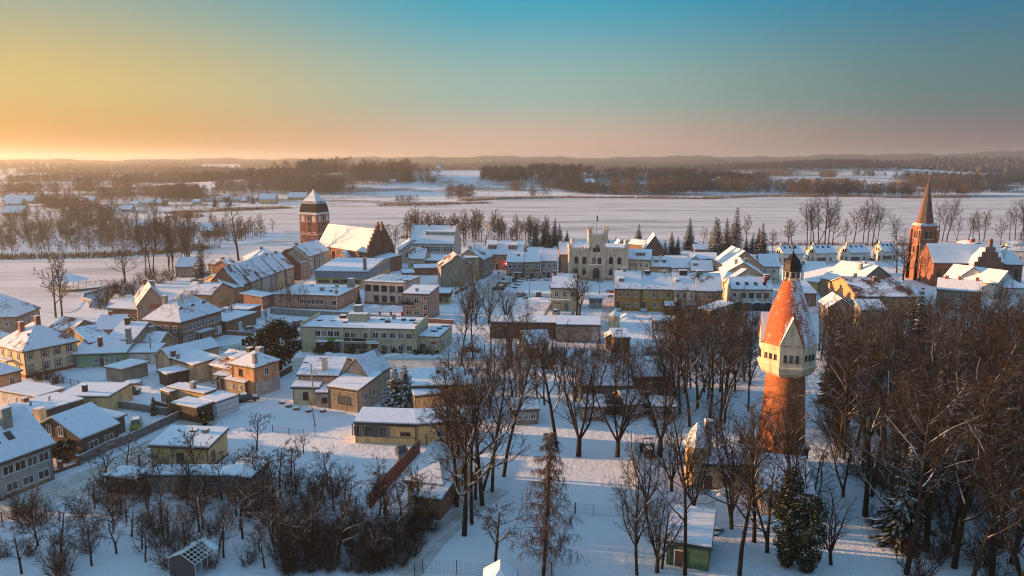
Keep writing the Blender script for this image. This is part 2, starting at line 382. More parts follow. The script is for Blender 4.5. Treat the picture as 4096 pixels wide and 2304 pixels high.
# ------------------------------------------------------------------ roads of packed snow
def roadmat():
    m, nt, b = newmat('packed_snow_road'); p = pos(nt); uv = N(nt, 'ShaderNodeUVMap')
    mp = N(nt, 'ShaderNodeMapping'); mp.inputs['Scale'].default_value = (.05, 5.0, 1); nt.links.new(uv.outputs[0], mp.inputs[0])
    n1 = noise(nt, mp.outputs[0], 1.0, 5, .6); n2 = noise(nt, p, .5, 5); n3 = noise(nt, p, 4, 3)
    f = math_(nt, 'ADD', math_(nt, 'MULTIPLY', n1, .65), math_(nt, 'MULTIPLY', n2, .35))
    r = ramp(nt, f, [(.36, (.26, .22, .18)), (.48, (.47, .43, .39)), (.58, (.66, .64, .62)), (.7, (.78, .78, .79))])
    nt.links.new(r.outputs[0], b.inputs['Base Color']); b.inputs['Roughness'].default_value = .75
    bump(nt, b, math_(nt, 'ADD', n1, math_(nt, 'MULTIPLY', n3, .3)), .15, .7); return m
ROADM = roadmat()
def strip(name, pts, w, z, mat, label, kind='structure'):
    V = []; Fc = []; UV = []; L = 0
    for i, p in enumerate(pts):
        a = pts[max(0, i - 1)]; c = pts[min(len(pts) - 1, i + 1)]
        dx, dy = c[0] - a[0], c[1] - a[1]; l = hypot(dx, dy); nx, ny = -dy / l, dx / l
        if i: L += hypot(p[0] - pts[i - 1][0], p[1] - pts[i - 1][1])
        ww = w if not hasattr(w, '__len__') else w[i]
        V += [(p[0] + nx * ww / 2, p[1] + ny * ww / 2, z), (p[0] - nx * ww / 2, p[1] - ny * ww / 2, z)]; UV += [(L, ww), (L, 0)]
        if i: k = 2 * i; Fc.append((k - 2, k - 1, k + 1, k))
    o = obj(name, V, Fc, mat); ul = o.data.uv_layers.new(name='UVMap')
    for lp in o.data.loops: ul.data[lp.index].uv = UV[lp.vertex_index]
    tag(o, label, None, None, kind); return o
def pxs(f, *pp): return [P(f(*q)) for q in pp]
ROADS = [
 ('main street of packed snow in front of the green block', [(560, 872), (700, 905), (800, 912), (1000, 914), (1200, 912), (1400, 916), (1600, 905), (1800, 880)], 9, .012),
 ('lane past the beige gabled house', [(690, 905), (640, 960), (560, 1020), (440, 1100), (300, 1175), (150, 1235), (-40, 1300)], 7, .016),
 ('street climbing between the terraces towards the old church', [(520, 830), (620, 775), (700, 735), (760, 700), (820, 672), (880, 655)], 7, .020),
 ('street along the market square', [(1180, 735), (1280, 742), (1400, 746), (1540, 752)], 9, .024),
 ('street beside the orange house', [(1205, 760), (1240, 715), (1275, 690), (1310, 668)], 8, .028),
 ('yard track behind the ochre terrace', [(1535, 752), (1530, 810), (1522, 860), (1500, 905)], 4, .032),
 ('footpath through the orchard', [(1020, 1450), (1090, 1360), (1170, 1290), (1260, 1230)], 3.2, .012),
 ('country road beyond the bay', [(170, 590), (330, 575), (420, 555), (520, 530), (600, 515)], 7, .012),
 ('lane of the new white houses', [(1900, 655), (2100, 650), (2300, 640)], 5, .012)]
for lb, pp, w, z in ROADS:
    q = pxs(D, *pp); fine = []
    for a, b in zip(q, q[1:]):
        fine += [(a[0] + (b[0] - a[0]) * t / 4, a[1] + (b[1] - a[1]) * t / 4) for t in range(4)]
    strip('road', fine + [q[-1][:2]], w, z, ROADM, lb)
# ploughed banks of snow along the streets
def bank(pts, off, seed, label):
    R_ = random.Random(seed); V = []; Fc = []; fine = []
    for a, b in zip(pts, pts[1:]):
        l = hypot(b[0] - a[0], b[1] - a[1]); n = max(1, int(l / .9)); fine += [(a[0] + (b[0] - a[0]) * i / n, a[1] + (b[1] - a[1]) * i / n) for i in range(n)]
    for i, p in enumerate(fine):
        a = fine[max(0, i - 1)]; c = fine[min(len(fine) - 1, i + 1)]; dx, dy = c[0] - a[0], c[1] - a[1]; l = hypot(dx, dy) or 1; nx, ny = -dy / l, dx / l; h = max(.05, .42 + .22 * sin(i * .37 + seed) + R_.gauss(0, .12)); w = .8 + .3 * sin(i * .23) + R_.uniform(-.15, .15)
        for u, z in ((-1, -.02), (-.45, h * .8), (.1, h), (.6, h * .6), (1.05, -.02)): V.append((p[0] + nx * (off + u * w), p[1] + ny * (off + u * w), z))
        if i: k = i * 5; Fc += [(k - 5 + j, k - 4 + j, k + 1 + j, k + j) for j in range(4)]
    o = obj('snow_bank', V, Fc, SNOW, smooth=True); tag(o, label, None, None, 'structure')
bank(pxs(D, *ROADS[0][1][2:6]), 6.2, 1, 'ploughed snow bank on the far side of the main street'); bank(pxs(D, *ROADS[0][1][3:6]), -5.8, 2, 'ploughed snow bank on the near side of the main street'); bank(pxs(D, *ROADS[3][1][1:]), -5.6, 3, 'ploughed snow bank at the near edge of the square')
# ------------------------------------------------------------------ haze: pale even air around everything
def haze():
    m = bpy.data.materials.new('haze_air'); m.use_nodes = True; nt = m.node_tree; nt.nodes.clear()
    o_ = nt.nodes.new('ShaderNodeOutputMaterial'); v = nt.nodes.new('ShaderNodeVolumePrincipled')
    v.inputs['Color'].default_value = (.94, .93, .95, 1); v.inputs['Density'].default_value = HAZE; v.inputs['Anisotropy'].default_value = .5
    nt.links.new(v.outputs[0], o_.inputs['Volume'])
    V, Fc = boxvf(-16000, -16000, -4, 16000, 16000, 112)
    o = obj('haze', V, Fc, m); tag(o, 'pale winter haze over the lake and hills', None, None, 'stuff'); o.display_type = 'WIRE'
HAZE = 1.7e-4
haze()
def lettering(text, parent, loc, size, mat):
    c = bpy.data.curves.new('lettering', 'FONT'); c.body = text; c.size = size; c.align_x = 'CENTER'; c.extrude = .01; t = bpy.data.objects.new('lettering_tmp', c); me = bpy.data.meshes.new_from_object(t); bpy.data.objects.remove(t)
    me.materials.clear(); me.materials.append(mat); o = bpy.data.objects.new('lettering', me); o.location = loc; o.rotation_euler = (pi / 2, 0, 0); link(o, parent); return o
# ================================================================== building kit
WINM = {}
def winmesh(w, h, style, fm):
    key = (round(w, 2), round(h, 2), style, fm.name)
    if key in WINM: return WINM[key]
    b = MB(); t = .09 if w > .7 else .06; d0, d1 = -.09, .02
    if style == 'trim':
        b.box(-w / 2, -.05, 0, -w / 2 + .2, .02, h); b.box(w / 2 - .2, -.05, 0, w / 2, .02, h); b.box(-w / 2 + .2, -.05, 0, w / 2 - .2, .02, .2); b.box(-w / 2 + .2, -.05, h - .2, w / 2 - .2, .02, h); WINM[key] = (b.mesh('window_surround', fm), None); return WINM[key]
    if style == 'arch':
        n = 8; out = [(-w / 2, 0), (w / 2, 0)] + [(w / 2 * cos(pi * i / n), h - w / 2 + w / 2 * sin(pi * i / n)) for i in range(n + 1)]
        s = (w / 2 - t) / (w / 2); inn = [(-w / 2 + t, t), (w / 2 - t, t)] + [(w / 2 * s * cos(pi * i / n), h - w / 2 + w / 2 * s * sin(pi * i / n)) for i in range(n + 1)]
        k = len(out); V = [(x, d0, z) for x, z in out] + [(x, d0, z) for x, z in inn] + [(x, d1, z) for x, z in out]
        b.add(V, [(i, (i + 1) % k, k + (i + 1) % k, k + i) for i in range(k)] + [((i + 1) % k, i, 2 * k + i, 2 * k + (i + 1) % k) for i in range(k)])
        b.box(-.03, d0 - .005, t, .03, d1, h - w / 2 * .2); b.box(-w / 2 + t, d0 - .003, h - w / 2 - .03, w / 2 - t, d1, h - w / 2 + .03)
        pane = mesh('pane', [(x, -.05, z) for x, z in inn], [tuple(range(k))], GLASS)
    else:
        b.box(-w / 2, d0, 0, -w / 2 + t, d1, h); b.box(w / 2 - t, d0, 0, w / 2, d1, h)
        b.box(-w / 2 + t, d0, 0, w / 2 - t, d1, t); b.box(-w / 2 + t, d0, h - t, w / 2 - t, d1, h)
        if style in ('cross', 'two', 'wide', 'three'):
            b.box(-.035, d0 + .01, t, .035, d1, h - t)
        if style == 'three':
            for s_ in (-1, 1): b.box(s_ * w / 4 - .03, d0 + .01, t, s_ * w / 4 + .03, d1, h - t)
        if style == 'cross':
            b.box(-w / 2 + t, d0 + .012, h * .66 - .03, w / 2 - t, d1, h * .66 + .03)
        b.box(-w / 2 - .06, d0 - .10, -.07, w / 2 + .06, d1, -.005)
        pane = mesh('pane', [(-w / 2 + t, -.05, t), (w / 2 - t, -.05, t), (w / 2 - t, -.05, h - t), (-w / 2 + t, -.05, h - t)], [(0, 1, 2, 3)], GLASS)
    WINM[key] = (b.mesh('window', fm), pane); return WINM[key]
def put_window(root, loc, ang, w, h, style='cross', fm=None):
    fm = fm or WHITE
    a, p = winmesh(w, h, style, fm)
    o = bpy.data.objects.new(a.name.split('.')[0], a); o.location = [loc[i] - root.location[i] for i in range(3)]; o.rotation_euler = (0, 0, ang); link(o, root)
    if p: link(bpy.data.objects.new('pane', p), o)
    return o
def put_door(root, loc, ang, w, h, mat):
    b = MB(); b.box(-w / 2 - .1, -.08, 0, -w / 2, .02, h + .1); b.box(w / 2, -.08, 0, w / 2 + .1, .02, h + .1); b.box(-w / 2, -.08, h, w / 2, .02, h + .1)
    d = MB(); d.box(-w / 2, -.05, 0, w / 2, .02, h); d.box(-w / 2 + .15, -.07, h * .1, -.06, -.05, h * .45); d.box(.06, -.07, h * .1, w / 2 - .15, -.05, h * .45)
    d.box(-w / 2 + .15, -.07, h * .52, -.06, -.05, h * .9); d.box(.06, -.07, h * .52, w / 2 - .15, -.05, h * .9)
    o = link(bpy.data.objects.new('door', d.mesh('door', mat)), root); o.location = [loc[i] - root.location[i] for i in range(3)]; o.rotation_euler = (0, 0, ang)
    link(bpy.data.objects.new('door_frame', b.mesh('door_frame', WHITE)), o); return o
REDTILE = (.20, .055, .03); DARKTILE = (.06, .05, .05); GREYTILE = (.12, .11, .11); BROWNTILE = (.12, .05, .035)
class Wing:
    """a box of walls with its roof. A, B: eave corners of the front as picture points (left, right seen from outside)."""
    def __init__(s, root, A, B, h, depth=None, cp=None, roof='gx', rp=None, rz=None, wall=None, oh=.35, rf=.5, snow=None, fas=None, sn=.2, back=0, hipk=1.0, rzb=None, world=False, base=None, nowall=False):
        a = A if world else P(A, h); b = B if world else P(B, h)
        s.a = np.array(a[:2]); s.b = np.array(b[:2]); s.W = float(np.linalg.norm(s.b - s.a)); s.ux = (s.b - s.a) / s.W; s.uy = np.array((-s.ux[1], s.ux[0]))
        if cp is not None: depth = float(np.dot(np.array(P(cp, h)[:2]) - s.a, s.uy))
        s.Dp = max(2.0, depth); s.h = h; s.root = root; s.roof = roof; s.ang = atan2(s.ux[1], s.ux[0])
        W, Dd = s.W, s.Dp; s.rf = rf
        if root.location.length == 0:
            c = s.a + s.ux * W / 2 + s.uy * Dd / 2; root.location = (c[0], c[1], 0)
        if rp is not None:
            d = ray(*rp)
            if roof == 'gy': o_, dr = s.a + s.ux * W * rf, s.uy
            else: o_, dr = s.a + s.uy * Dd * rf, s.ux
            M = np.array([[d[0], -dr[0]], [d[1], -dr[1]]]); t = np.linalg.solve(M, o_)[0]
            rz = CAMZ + d[2] * t
        if rz is None: rz = h + (Dd if roof != 'gy' else W) * .4
        rz = min(max(rz, h + .4), h + 11); s.rz = rz
        wall = wall or plaster((.5, .46, .40)); snow = snow or roofsnow(GREYTILE, .95); fas = fas or FASCIA
        L = s.loc; z0 = 0 if base is None else base
        if not nowall:
            V = [L(0, 0, z0), L(W, 0, z0), L(W, Dd, z0), L(0, Dd, z0)]
            if roof == 'gx': V += [L(0, 0, h), L(W, 0, h), L(W, Dd, h if rzb is None else rzb), L(0, Dd, h if rzb is None else rzb), L(0, Dd * rf, rz), L(W, Dd * rf, rz)]; Fc = [(0, 1, 5, 4), (1, 2, 6, 9, 5), (2, 3, 7, 6), (3, 0, 4, 8, 7)]
            elif roof == 'gy': V += [L(0, 0, h), L(W, 0, h), L(W, Dd, h), L(0, Dd, h), L(W * rf, 0, rz), L(W * rf, Dd, rz)]; Fc = [(0, 1, 5, 8, 4), (1, 2, 6, 5), (2, 3, 7, 9, 6), (3, 0, 4, 7)]
            elif roof == 'shed': V += [L(0, 0, h), L(W, 0, h), L(W, Dd, rz), L(0, Dd, rz)]; Fc = [(0, 1, 5, 4), (1, 2, 6, 5), (2, 3, 7, 6), (3, 0, 4, 7)]
            elif roof == 'shedx': V += [L(0, 0, h), L(W, 0, rz), L(W, Dd, rz), L(0, Dd, h)]; Fc = [(0, 1, 5, 4), (1, 2, 6, 5), (2, 3, 7, 6), (3, 0, 4, 7)]
            else: V += [L(0, 0, h), L(W, 0, h), L(W, Dd, h), L(0, Dd, h)]; Fc = [(0, 1, 5, 4), (1, 2, 6, 5), (2, 3, 7, 6), (3, 0, 4, 7)]
            s.wall = obj('wall', V, Fc, wall, root, off=root.location)
        rf_o = obj('roof', *slab(s.polys(oh), -.02, .16), fas, root, off=root.location)
        s.roof_o = rf_o
        if h > 2.8 and s.a[1] < 300 and not nowall and roof != 'flat':
            for x in ((.12, W - .12) if roof != 'gy' else (.12,)):
                b = MB(); b.tube(L(x, -.09, .1), L(x, -.09, h - .1), .06, n=5); b.tube(L(x, -.09, h - .1), L(x, -oh, h + .02), .06, n=5); b.build('downpipe', METAL, root, root.location)
            if roof in ('gx', 'hip', 'shed'): b = MB(); b.tube(L(-oh, -oh - .05, h - .12), L(W + oh, -oh - .05, h - .12), .075, n=5); b.build('gutter', METAL, root, root.location)
        if snow is not None:
            V, Fc = slab(s.polys(max(oh - .07, -.05)), .165, .165 + sn); obj('roof_snow', V, Fc, snow, rf_o, off=root.location)
    def loc(s, x, y, z=0):
        p = s.a + s.ux * x + s.uy * y; return (float(p[0]), float(p[1]), z)
    def polys(s, o):
        L, W, Dd, h, rz = s.loc, s.W, s.Dp, s.h, s.rz; r = s.roof
        if r == 'gx':
            ry = Dd * s.rf; k1 = (rz - h) / ry * o; k2 = (rz - h) / (Dd - ry) * o
            return [[L(-o, -o, h - k1), L(W + o, -o, h - k1), L(W + o, ry, rz), L(-o, ry, rz)], [L(-o, ry, rz), L(W + o, ry, rz), L(W + o, Dd + o, h - k2), L(-o, Dd + o, h - k2)]]
        if r == 'gy':
            rx = W * s.rf; k1 = (rz - h) / rx * o; k2 = (rz - h) / (W - rx) * o
            return [[L(-o, -o, h - k1), L(rx, -o, rz), L(rx, Dd + o, rz), L(-o, Dd + o, h - k1)], [L(rx, -o, rz), L(W + o, -o, h - k2), L(W + o, Dd + o, h - k2), L(rx, Dd + o, rz)]]
        if r == 'hip':
            m = min(W, Dd) / 2; k = (rz - h) / m * o * .6; hk = m * .95
            c = [L(-o, -o, h - k), L(W + o, -o, h - k), L(W + o, Dd + o, h - k), L(-o, Dd + o, h - k)]
            if W >= Dd: e = [L(hk, Dd / 2, rz), L(W - hk, Dd / 2, rz)]; return [[c[0], c[1], e[1], e[0]], [c[1], c[2], e[1]], [c[2], c[3], e[0], e[1]], [c[3], c[0], e[0]]]
            e = [L(W / 2, hk, rz), L(W / 2, Dd - hk, rz)]
            return [[c[0], c[1], e[0]], [c[1], c[2], e[1], e[0]], [c[2], c[3], e[1]], [c[3], c[0], e[0], e[1]]]
        if r == 'shed':
            k = (rz - h) / Dd * o
            return [[L(-o, -o, h - k), L(W + o, -o, h - k), L(W + o, Dd + o, rz + k), L(-o, Dd + o, rz + k)]]
        if r == 'shedx':
            k = (rz - h) / W * o
            return [[L(-o, -o, h - k), L(W + o, -o, rz + k), L(W + o, Dd + o, rz + k), L(-o, Dd + o, h - k)]]
        return [[L(-o, -o, h), L(W + o, -o, h), L(W + o, Dd + o, h), L(-o, Dd + o, h)]]
    def roofz(s, x, y):
        r = s.roof; W, Dd, h, rz = s.W, s.Dp, s.h, s.rz
        if r == 'gx': ry = Dd * s.rf; return h + (rz - h) * (y / ry if y < ry else (Dd - y) / (Dd - ry))
        if r == 'gy': rx = W * s.rf; return h + (rz - h) * (x / rx if x < rx else (W - x) / (W - rx))
        if r == 'hip': m = min(W, Dd) / 2; return h + (rz - h) * min(x, y, W - x, Dd - y) / m
        if r == 'shed': return h + (rz - h) * y / Dd
        if r == 'shedx': return h + (rz - h) * x / W
        return h
    def side(s, k):
        W, Dd = s.W, s.Dp
        if k == 'f': return s.a, s.ux, W
        if k == 'r': return s.a + s.ux * W, s.uy, Dd
        if k == 'b': return s.a + s.ux * W + s.uy * Dd, -s.ux, W
        return s.a + s.uy * Dd, -s.uy, Dd
    def win(s, k, n, z, w=1.0, h=1.4, t0=.05, t1=.95, style='cross', fm=None, skip=()):
        o, d, L = s.side(k); a = atan2(d[1], d[0])
        for i in range(n):
            if i in skip: continue
            t = (t0 + (i + .5) / n * (t1 - t0)) * L; q = o + d * t
            put_window(s.root, (q[0], q[1], z), a, w, h, style, fm)
        return s
    def door(s, k, t, w=1.1, h=2.2, c=(.10, .05, .035), z=.05):
        o, d, L = s.side(k); q = o + d * (t * L); put_door(s.root, (q[0], q[1], z), atan2(d[1], d[0]), w, h, plain('door_%02d%02d%02d' % (c[0] * 99, c[1] * 99, c[2] * 99), c, .6)); return s
    def chim(s, fx, fy, w=.7, up=1.3, mat=None, d=None):
        x, y = fx * s.W, fy * s.Dp; z = s.roofz(x, y); d = d or w
        zt = max(z + up, s.rz + .5) if s.roof in ('gx', 'gy', 'hip') and up < 2.5 else z + up
        b = MB(); L = s.loc
        def bx(x0, y0, z0, x1, y1, z1, m):
            b.add([L(x0, y0, z0), L(x1, y0, z0), L(x1, y1, z0), L(x0, y1, z0), L(x0, y0, z1), L(x1, y0, z1), L(x1, y1, z1), L(x0, y1, z1)], BOXF, m)
        bx(x - w / 2, y - d / 2, z - .6, x + w / 2, y + d / 2, zt, 0); bx(x - w / 2 - .07, y - d / 2 - .07, zt, x + w / 2 + .07, y + d / 2 + .07, zt + .12, 0)
        bx(x - w / 2 - .03, y - d / 2 - .03, zt + .12, x + w / 2 + .03, y + d / 2 + .03, zt + .22, 1)
        b.build('chimney', [mat or BRICKP, SNOWR], s.root, s.root.location); return s
    def dormer(s, fx, y, w=2.0, h=1.2, mat=None, n=1, ww=.7, flat=True, fm=None):
        """box dormer on the front slope, its face y metres in from the eave"""
        x = fx * s.W; z0 = s.roofz(x, y) - .1; zt = z0 + h + .25; sf = (s.rz - s.h) / (s.Dp * s.rf); y2 = min(y + (zt - z0) / sf + .3, s.Dp * s.rf)
        L = s.loc; V = [L(x - w / 2, y, z0), L(x + w / 2, y, z0), L(x + w / 2, y2, z0 + .2), L(x - w / 2, y2, z0 + .2), L(x - w / 2, y, zt), L(x + w / 2, y, zt), L(x + w / 2, y2, zt + .35), L(x - w / 2, y2, zt + .35)]
        o = obj('dormer', V, BOXF, mat or plaster((.4, .36, .3)), s.root, off=s.root.location)
        q = [[L(x - w / 2 - .15, y - .2, zt), L(x + w / 2 + .15, y - .2, zt), L(x + w / 2 + .15, y2, zt + .35), L(x - w / 2 - .15, y2, zt + .35)]]
        obj('dormer_snow', *slab(q, .03, .25), SNOWR, o, off=s.root.location)
        for i in range(n):
            p = L(x - w / 2 + (i + .5) * w / n, y, z0 + .25); put_window(s.root, p, s.ang, ww, h - .25, 'two', fm)
        return s
    def skylight(s, n, y, w=.75, h=1.0, t0=.1, t1=.9, snowy=False):
        sf = (s.rz - s.h) / (s.Dp * s.rf)
        for i in range(n):
            x = (t0 + (i + .5) / n * (t1 - t0)) * s.W; L = s.loc; z = s.roofz(x, y) + .28; b = MB()
            for k, (e, zz) in enumerate(((.08, .12), (0, .16))):
                V = [L(x - w / 2 - e, y - e, z - e * sf), L(x + w / 2 + e, y - e, z - e * sf), L(x + w / 2 + e, y + h + e, z + (h + e) * sf), L(x - w / 2 - e, y + h + e, z + (h + e) * sf)]
                V = V + [(a, c, d_ + zz) for a, c, d_ in V]; b.add(V, BOXF, k)
            b.build('skylight', [METAL, GLASS], s.root, s.root.location)
        return s
    def band(s, k, z0, z1, mat, name='plinth', dep=.06):
        o, d, L = s.side(k); n_ = np.array((d[1], -d[0])); V = []
        for z in (z0, z1):
            for t, e in ((-.0, dep), (L, dep), (L, -.02), (0, -.02)):
                q = o + d * t + n_ * e; V.append((q[0], q[1], z))
        obj(name, V, BOXF, mat, s.root, off=s.root.location); return s
    def slabon(s, k, t, w, z, dep, th=.15, name='canopy', mat=None, snow=True):
        o, d, L = s.side(k); n_ = np.array((d[1], -d[0])); b = MB()
        def bx(z0, z1, e, m):
            V = []
            for zz in (z0, z1):
                for x, y in ((t * L - w / 2 - e, dep + e), (t * L + w / 2 + e, dep + e), (t * L + w / 2 + e, -.02), (t * L - w / 2 - e, -.02)):
                    q = o + d * x + n_ * y; V.append((q[0], q[1], zz))
            b.add(V, BOXF, m)
        bx(z, z + th, 0, 0)
        if snow: bx(z + th + .002, z + th + .17, -.03, 1)
        b.build(name, [mat or FASCIA, SNOWR], s.root, s.root.location); return s
    def sign(s, k, t, z, w, h, mat, text=None, tc=None, size=.5, name='sign', dep=.08):
        o, d, L = s.side(k); n_ = np.array((d[1], -d[0])); ang = atan2(d[1], d[0]); q = o + d * (t * L)
        b = MB(); b.box(-w / 2, -dep, 0, w / 2, .0, h); so = link(bpy.data.objects.new(name, b.mesh(name, mat)), s.root)
        so.location = (q[0] - s.root.location[0], q[1] - s.root.location[1], z - s.root.location[2]); so.rotation_euler = (0, 0, ang)
        for i, ln in enumerate(text or []):
            lettering(ln, so, (0, -dep - .012, h - (i + .85) * h / len(text) + .05), size, tc)
        return s
def building(name, label, cat='house', group=None):
    return empty(name, (0, 0, 0), label, cat, group)
# ================================================================== the town, house by house
CREAM = plaster((.68, .57, .40)); YELLOW = plaster((.68, .53, .28)); PINK = plaster((.50, .31, .25)); PINKW = plaster((.62, .52, .48)); BEIGE = plaster((.50, .40, .32))
OCHRE = plaster((.40, .23, .07)); OCHRE2 = plaster((.46, .27, .07)); GREENW = plaster((.50, .49, .37)); BROWN = plaster((.24, .155, .115)); BROWN2 = plaster((.30, .23, .19)); GREY = plaster((.30, .28, .26))
GREYB = plaster((.40, .41, .43)); WHITEW = plaster((.66, .66, .64)); ORANGE = plaster((.58, .25, .13)); LORANGE = plaster((.56, .34, .20)); DERELICT = plaster((.30, .29, .24), 'old'); SANDY = plaster((.56, .46, .32)); MINT = plaster((.20, .42, .30))
LIME = plaster((.46, .48, .20)); DKGREY = plaster((.11, .10, .10)); STONEH = plaster((.66, .58, .50))
BRICKR = brickmat('brick_church', (.34, .095, .045), (.26, .07, .035), (.30, .20, .15)); BRICKT = brickmat('brick_tower', (.46, .12, .035), (.34, .08, .025), (.36, .2, .12))
BRICKD = brickmat('brick_dark', (.17, .06, .045), (.12, .045, .035), (.16, .12, .1)); TIMBER = plain('brown_boards', (.16, .075, .03), .8, .35, 3)
STONEW = stonemat('fieldstone')
SHEETB = plain('grey_blue_sheet', (.22, .25, .29), .5, .18, 2); REDDK = plain('maroon_frame', (.14, .035, .03), .6); SIDING = plain('white_sheet_wall', (.55, .56, .58), .5, .1)
S_T = roofsnow(REDTILE, .62, tag='t'); S_TT = roofsnow(BROWNTILE, .42, tag='tt'); S_F = roofsnow(GREYTILE, 1.0, tag='f'); S_G = roofsnow(DARKTILE, .62, tag='g'); S_R = roofsnow(REDTILE, .44, tag='r'); S_TH = roofsnow(BROWNTILE, .53, tag='h')
DKF = plain('dark_window_frame', (.06, .035, .03), .6)
# ---------- far left, by the bay
r = building('hipped_house', 'grey hipped house with roof windows at the far left beside the frozen bay')
w = Wing(r, ra(210, 862), ra(500, 745), 6, 15, roof='hip', rp=ra(60, 540), wall=GREY, snow=S_G); w.win('f', 4, 3.6).win('l', 4, 3.6).win('f', 4, .9).chim(.3, .5, 1.6, 1.2, CONC)
r = building('villa', 'cream villa with hipped roof, red chimney and maroon window frames, lower left')
w = Wing(r, ra(300, 1305), ra(980, 1170), 5.8, 11.5, roof='hip', rp=ra(455, 945), wall=CREAM, snow=S_T, oh=.55)
for st_, fm_, e in (('trim', REDDK, .34), ('cross', WHITE, 0)):
    k_ = dict(style=st_, fm=fm_); w.win('f', 4, 3.7 - e / 2, 1.2 + e, 1.5 + e, .02, .98, skip=(0,), **k_).win('f', 4, 1.0 - e / 2, 1.2 + e, 1.6 + e, .02, .98, skip=(0,), **k_).win('f', 1, 3.8 - e / 2, .8 + e, 1.5 + e, .05, .17, **k_).win('f', 1, 1.0 - e / 2, .8 + e, 1.5 + e, .05, .17, **k_).win('l', 3, 3.5 - e / 2, 1.0 + e, 1.5 + e, **k_).win('l', 2, .9 - e / 2, 1.2 + e, 1.6 + e, **k_)
w.band('f', 0, .7, BRICKP).band('l', 0, .7, BRICKP).chim(.52, .42, .9, 2.0, BRICKP).chim(.3, .6, .9, 1.0, BRICKP)
w.slabon('l', .45, 3.6, 3.0, 1.5, .3, 'balcony', CONC).skylight(3, 2.2, .7, .9, .15, .85)
r = building('long_house', 'long low house with plain snow roof behind the cream villa')
Wing(r, ra(-120, 1180), ra(130, 1100), 4, 9, roof='gx', rp=ra(180, 935), wall=BROWN2, snow=S_T).win('f', 3, 1.2)
r = building('orange_shed_house', 'low orange house cut by the left edge below the cream villa')
Wing(r, ri(-150, 300), ri(215, 215), 3.4, 8, roof='hip', rp=ri(-20, 100), wall=LORANGE, snow=S_F).win('f', 2, 1.0)
r = building('cottage', 'cottage with reddish thinly snowed roof behind the cream villa')
w = Wing(r, ra(640, 1010), ra(905, 1058), 3.6, cp=ra(1080, 950), roof='gx', rp=ra(760, 858), wall=GREY, snow=S_R); w.win('r', 2, 1.2, .9, 1.2).win('f', 3, 1.0)
r = building('heart_shop', 'low brown shop with a white heart sign on its wall')
w = Wing(r, ra(880, 1068), ra(1165, 1070), 3.2, 6, roof='flat', wall=BROWN, snow=S_F); w.sign('f', .62, .9, 4.2, 1.6, plain('white_board', (.7, .7, .7), .6, .05))
hb = MB(); hp = [(0, -.62), (.62, .05), (.58, .42), (.3, .55), (0, .3), (-.3, .55), (-.58, .42), (-.62, .05)]
q = w.a + w.ux * (w.W * .62) - w.uy * .1
hv = [(q[0] + w.ux[0] * x - w.uy[0] * e, q[1] + w.ux[1] * x - w.uy[1] * e, 1.7 + z) for e in (0, .03) for x, z in hp]
obj('heart_emblem', hv, [tuple(range(8, 16)), tuple(range(7, -1, -1))] + [(i, (i + 1) % 8, 8 + (i + 1) % 8, 8 + i) for i in range(8)], plain('heart_red', (.35, .03, .06), .6, .05), r, off=r.location)
r = building('annex_house', 'small grey annex with two windows behind the heart sign shop')
Wing(r, ra(1065, 985), ra(1232, 940), 3.2, 6, roof='shed', rz=3.6, wall=GREY, snow=S_F).win('f', 2, 1.1, .9, 1.3)
r = building('workshop', 'workshop with a plain white roof in front of the brown house')
Wing(r, ra(1222, 1028), ra(1560, 1020), 3.6, 9, roof='gx', rp=ra(1440, 846), wall=GREY, snow=S_F).chim(.35, .5, .7, 1)
r = building('green_house', 'mint green single-storey house under a wide lean-to roof with red chimney')
w = Wing(r, ra(960, 1345), ra(1610, 1322), 3.0, 6.5, roof='shed', rz=4.4, wall=MINT, snow=S_F, oh=.5); w.win('f', 3, .9, 1.0, 1.3, .3, .95).door('f', .52, 1.0, 2.1).chim(.42, .45, .8, 2.2, BRICKP).chim(.97, .6, 1.0, 3.6, CONC)
w2 = Wing(r, ra(1150, 1200), ra(1420, 1150), 4.4, 7, roof='shed', rz=6.5, wall=GREY, snow=S_T)
r = building('metal_roof_house', 'grey house with ribbed white roof and dark chimney, left of the brown manor')
w = Wing(r, ra(1392, 1148), ra(1722, 1162), 4.6, cp=ra(1950, 1020), roof='gx', rp=ra(1670, 934), wall=GREY, snow=S_F); w.win('f', 2, 1.6, .8, .7).chim(.3, .42, .9, 1.6, DARKWOOD)
r = building('pink_cottage', 'pinkish cottage with gable windows in front of the brown manor')
w = Wing(r, ra(1722, 1178), ra(2055, 1202), 3.4, cp=ra(2312, 1146), roof='gx', rp=ra(1990, 1062), wall=BROWN2, snow=S_F); w.win('f', 2, 1.0, .8, 1.2).win('r', 2, 1.1, .9, 1.2).chim(.45, .5, 1.0, 1.3, CONC).door('f', .3)
r = building('lean_to', 'white lean-to with snowy roof beside the mint green house')
Wing(r, ra(1620, 1330), ra(2000, 1325), 2.6, 5, roof='shed', rz=3.2, wall=WHITEW, snow=S_F).win('f', 2, .9, .6, .8)
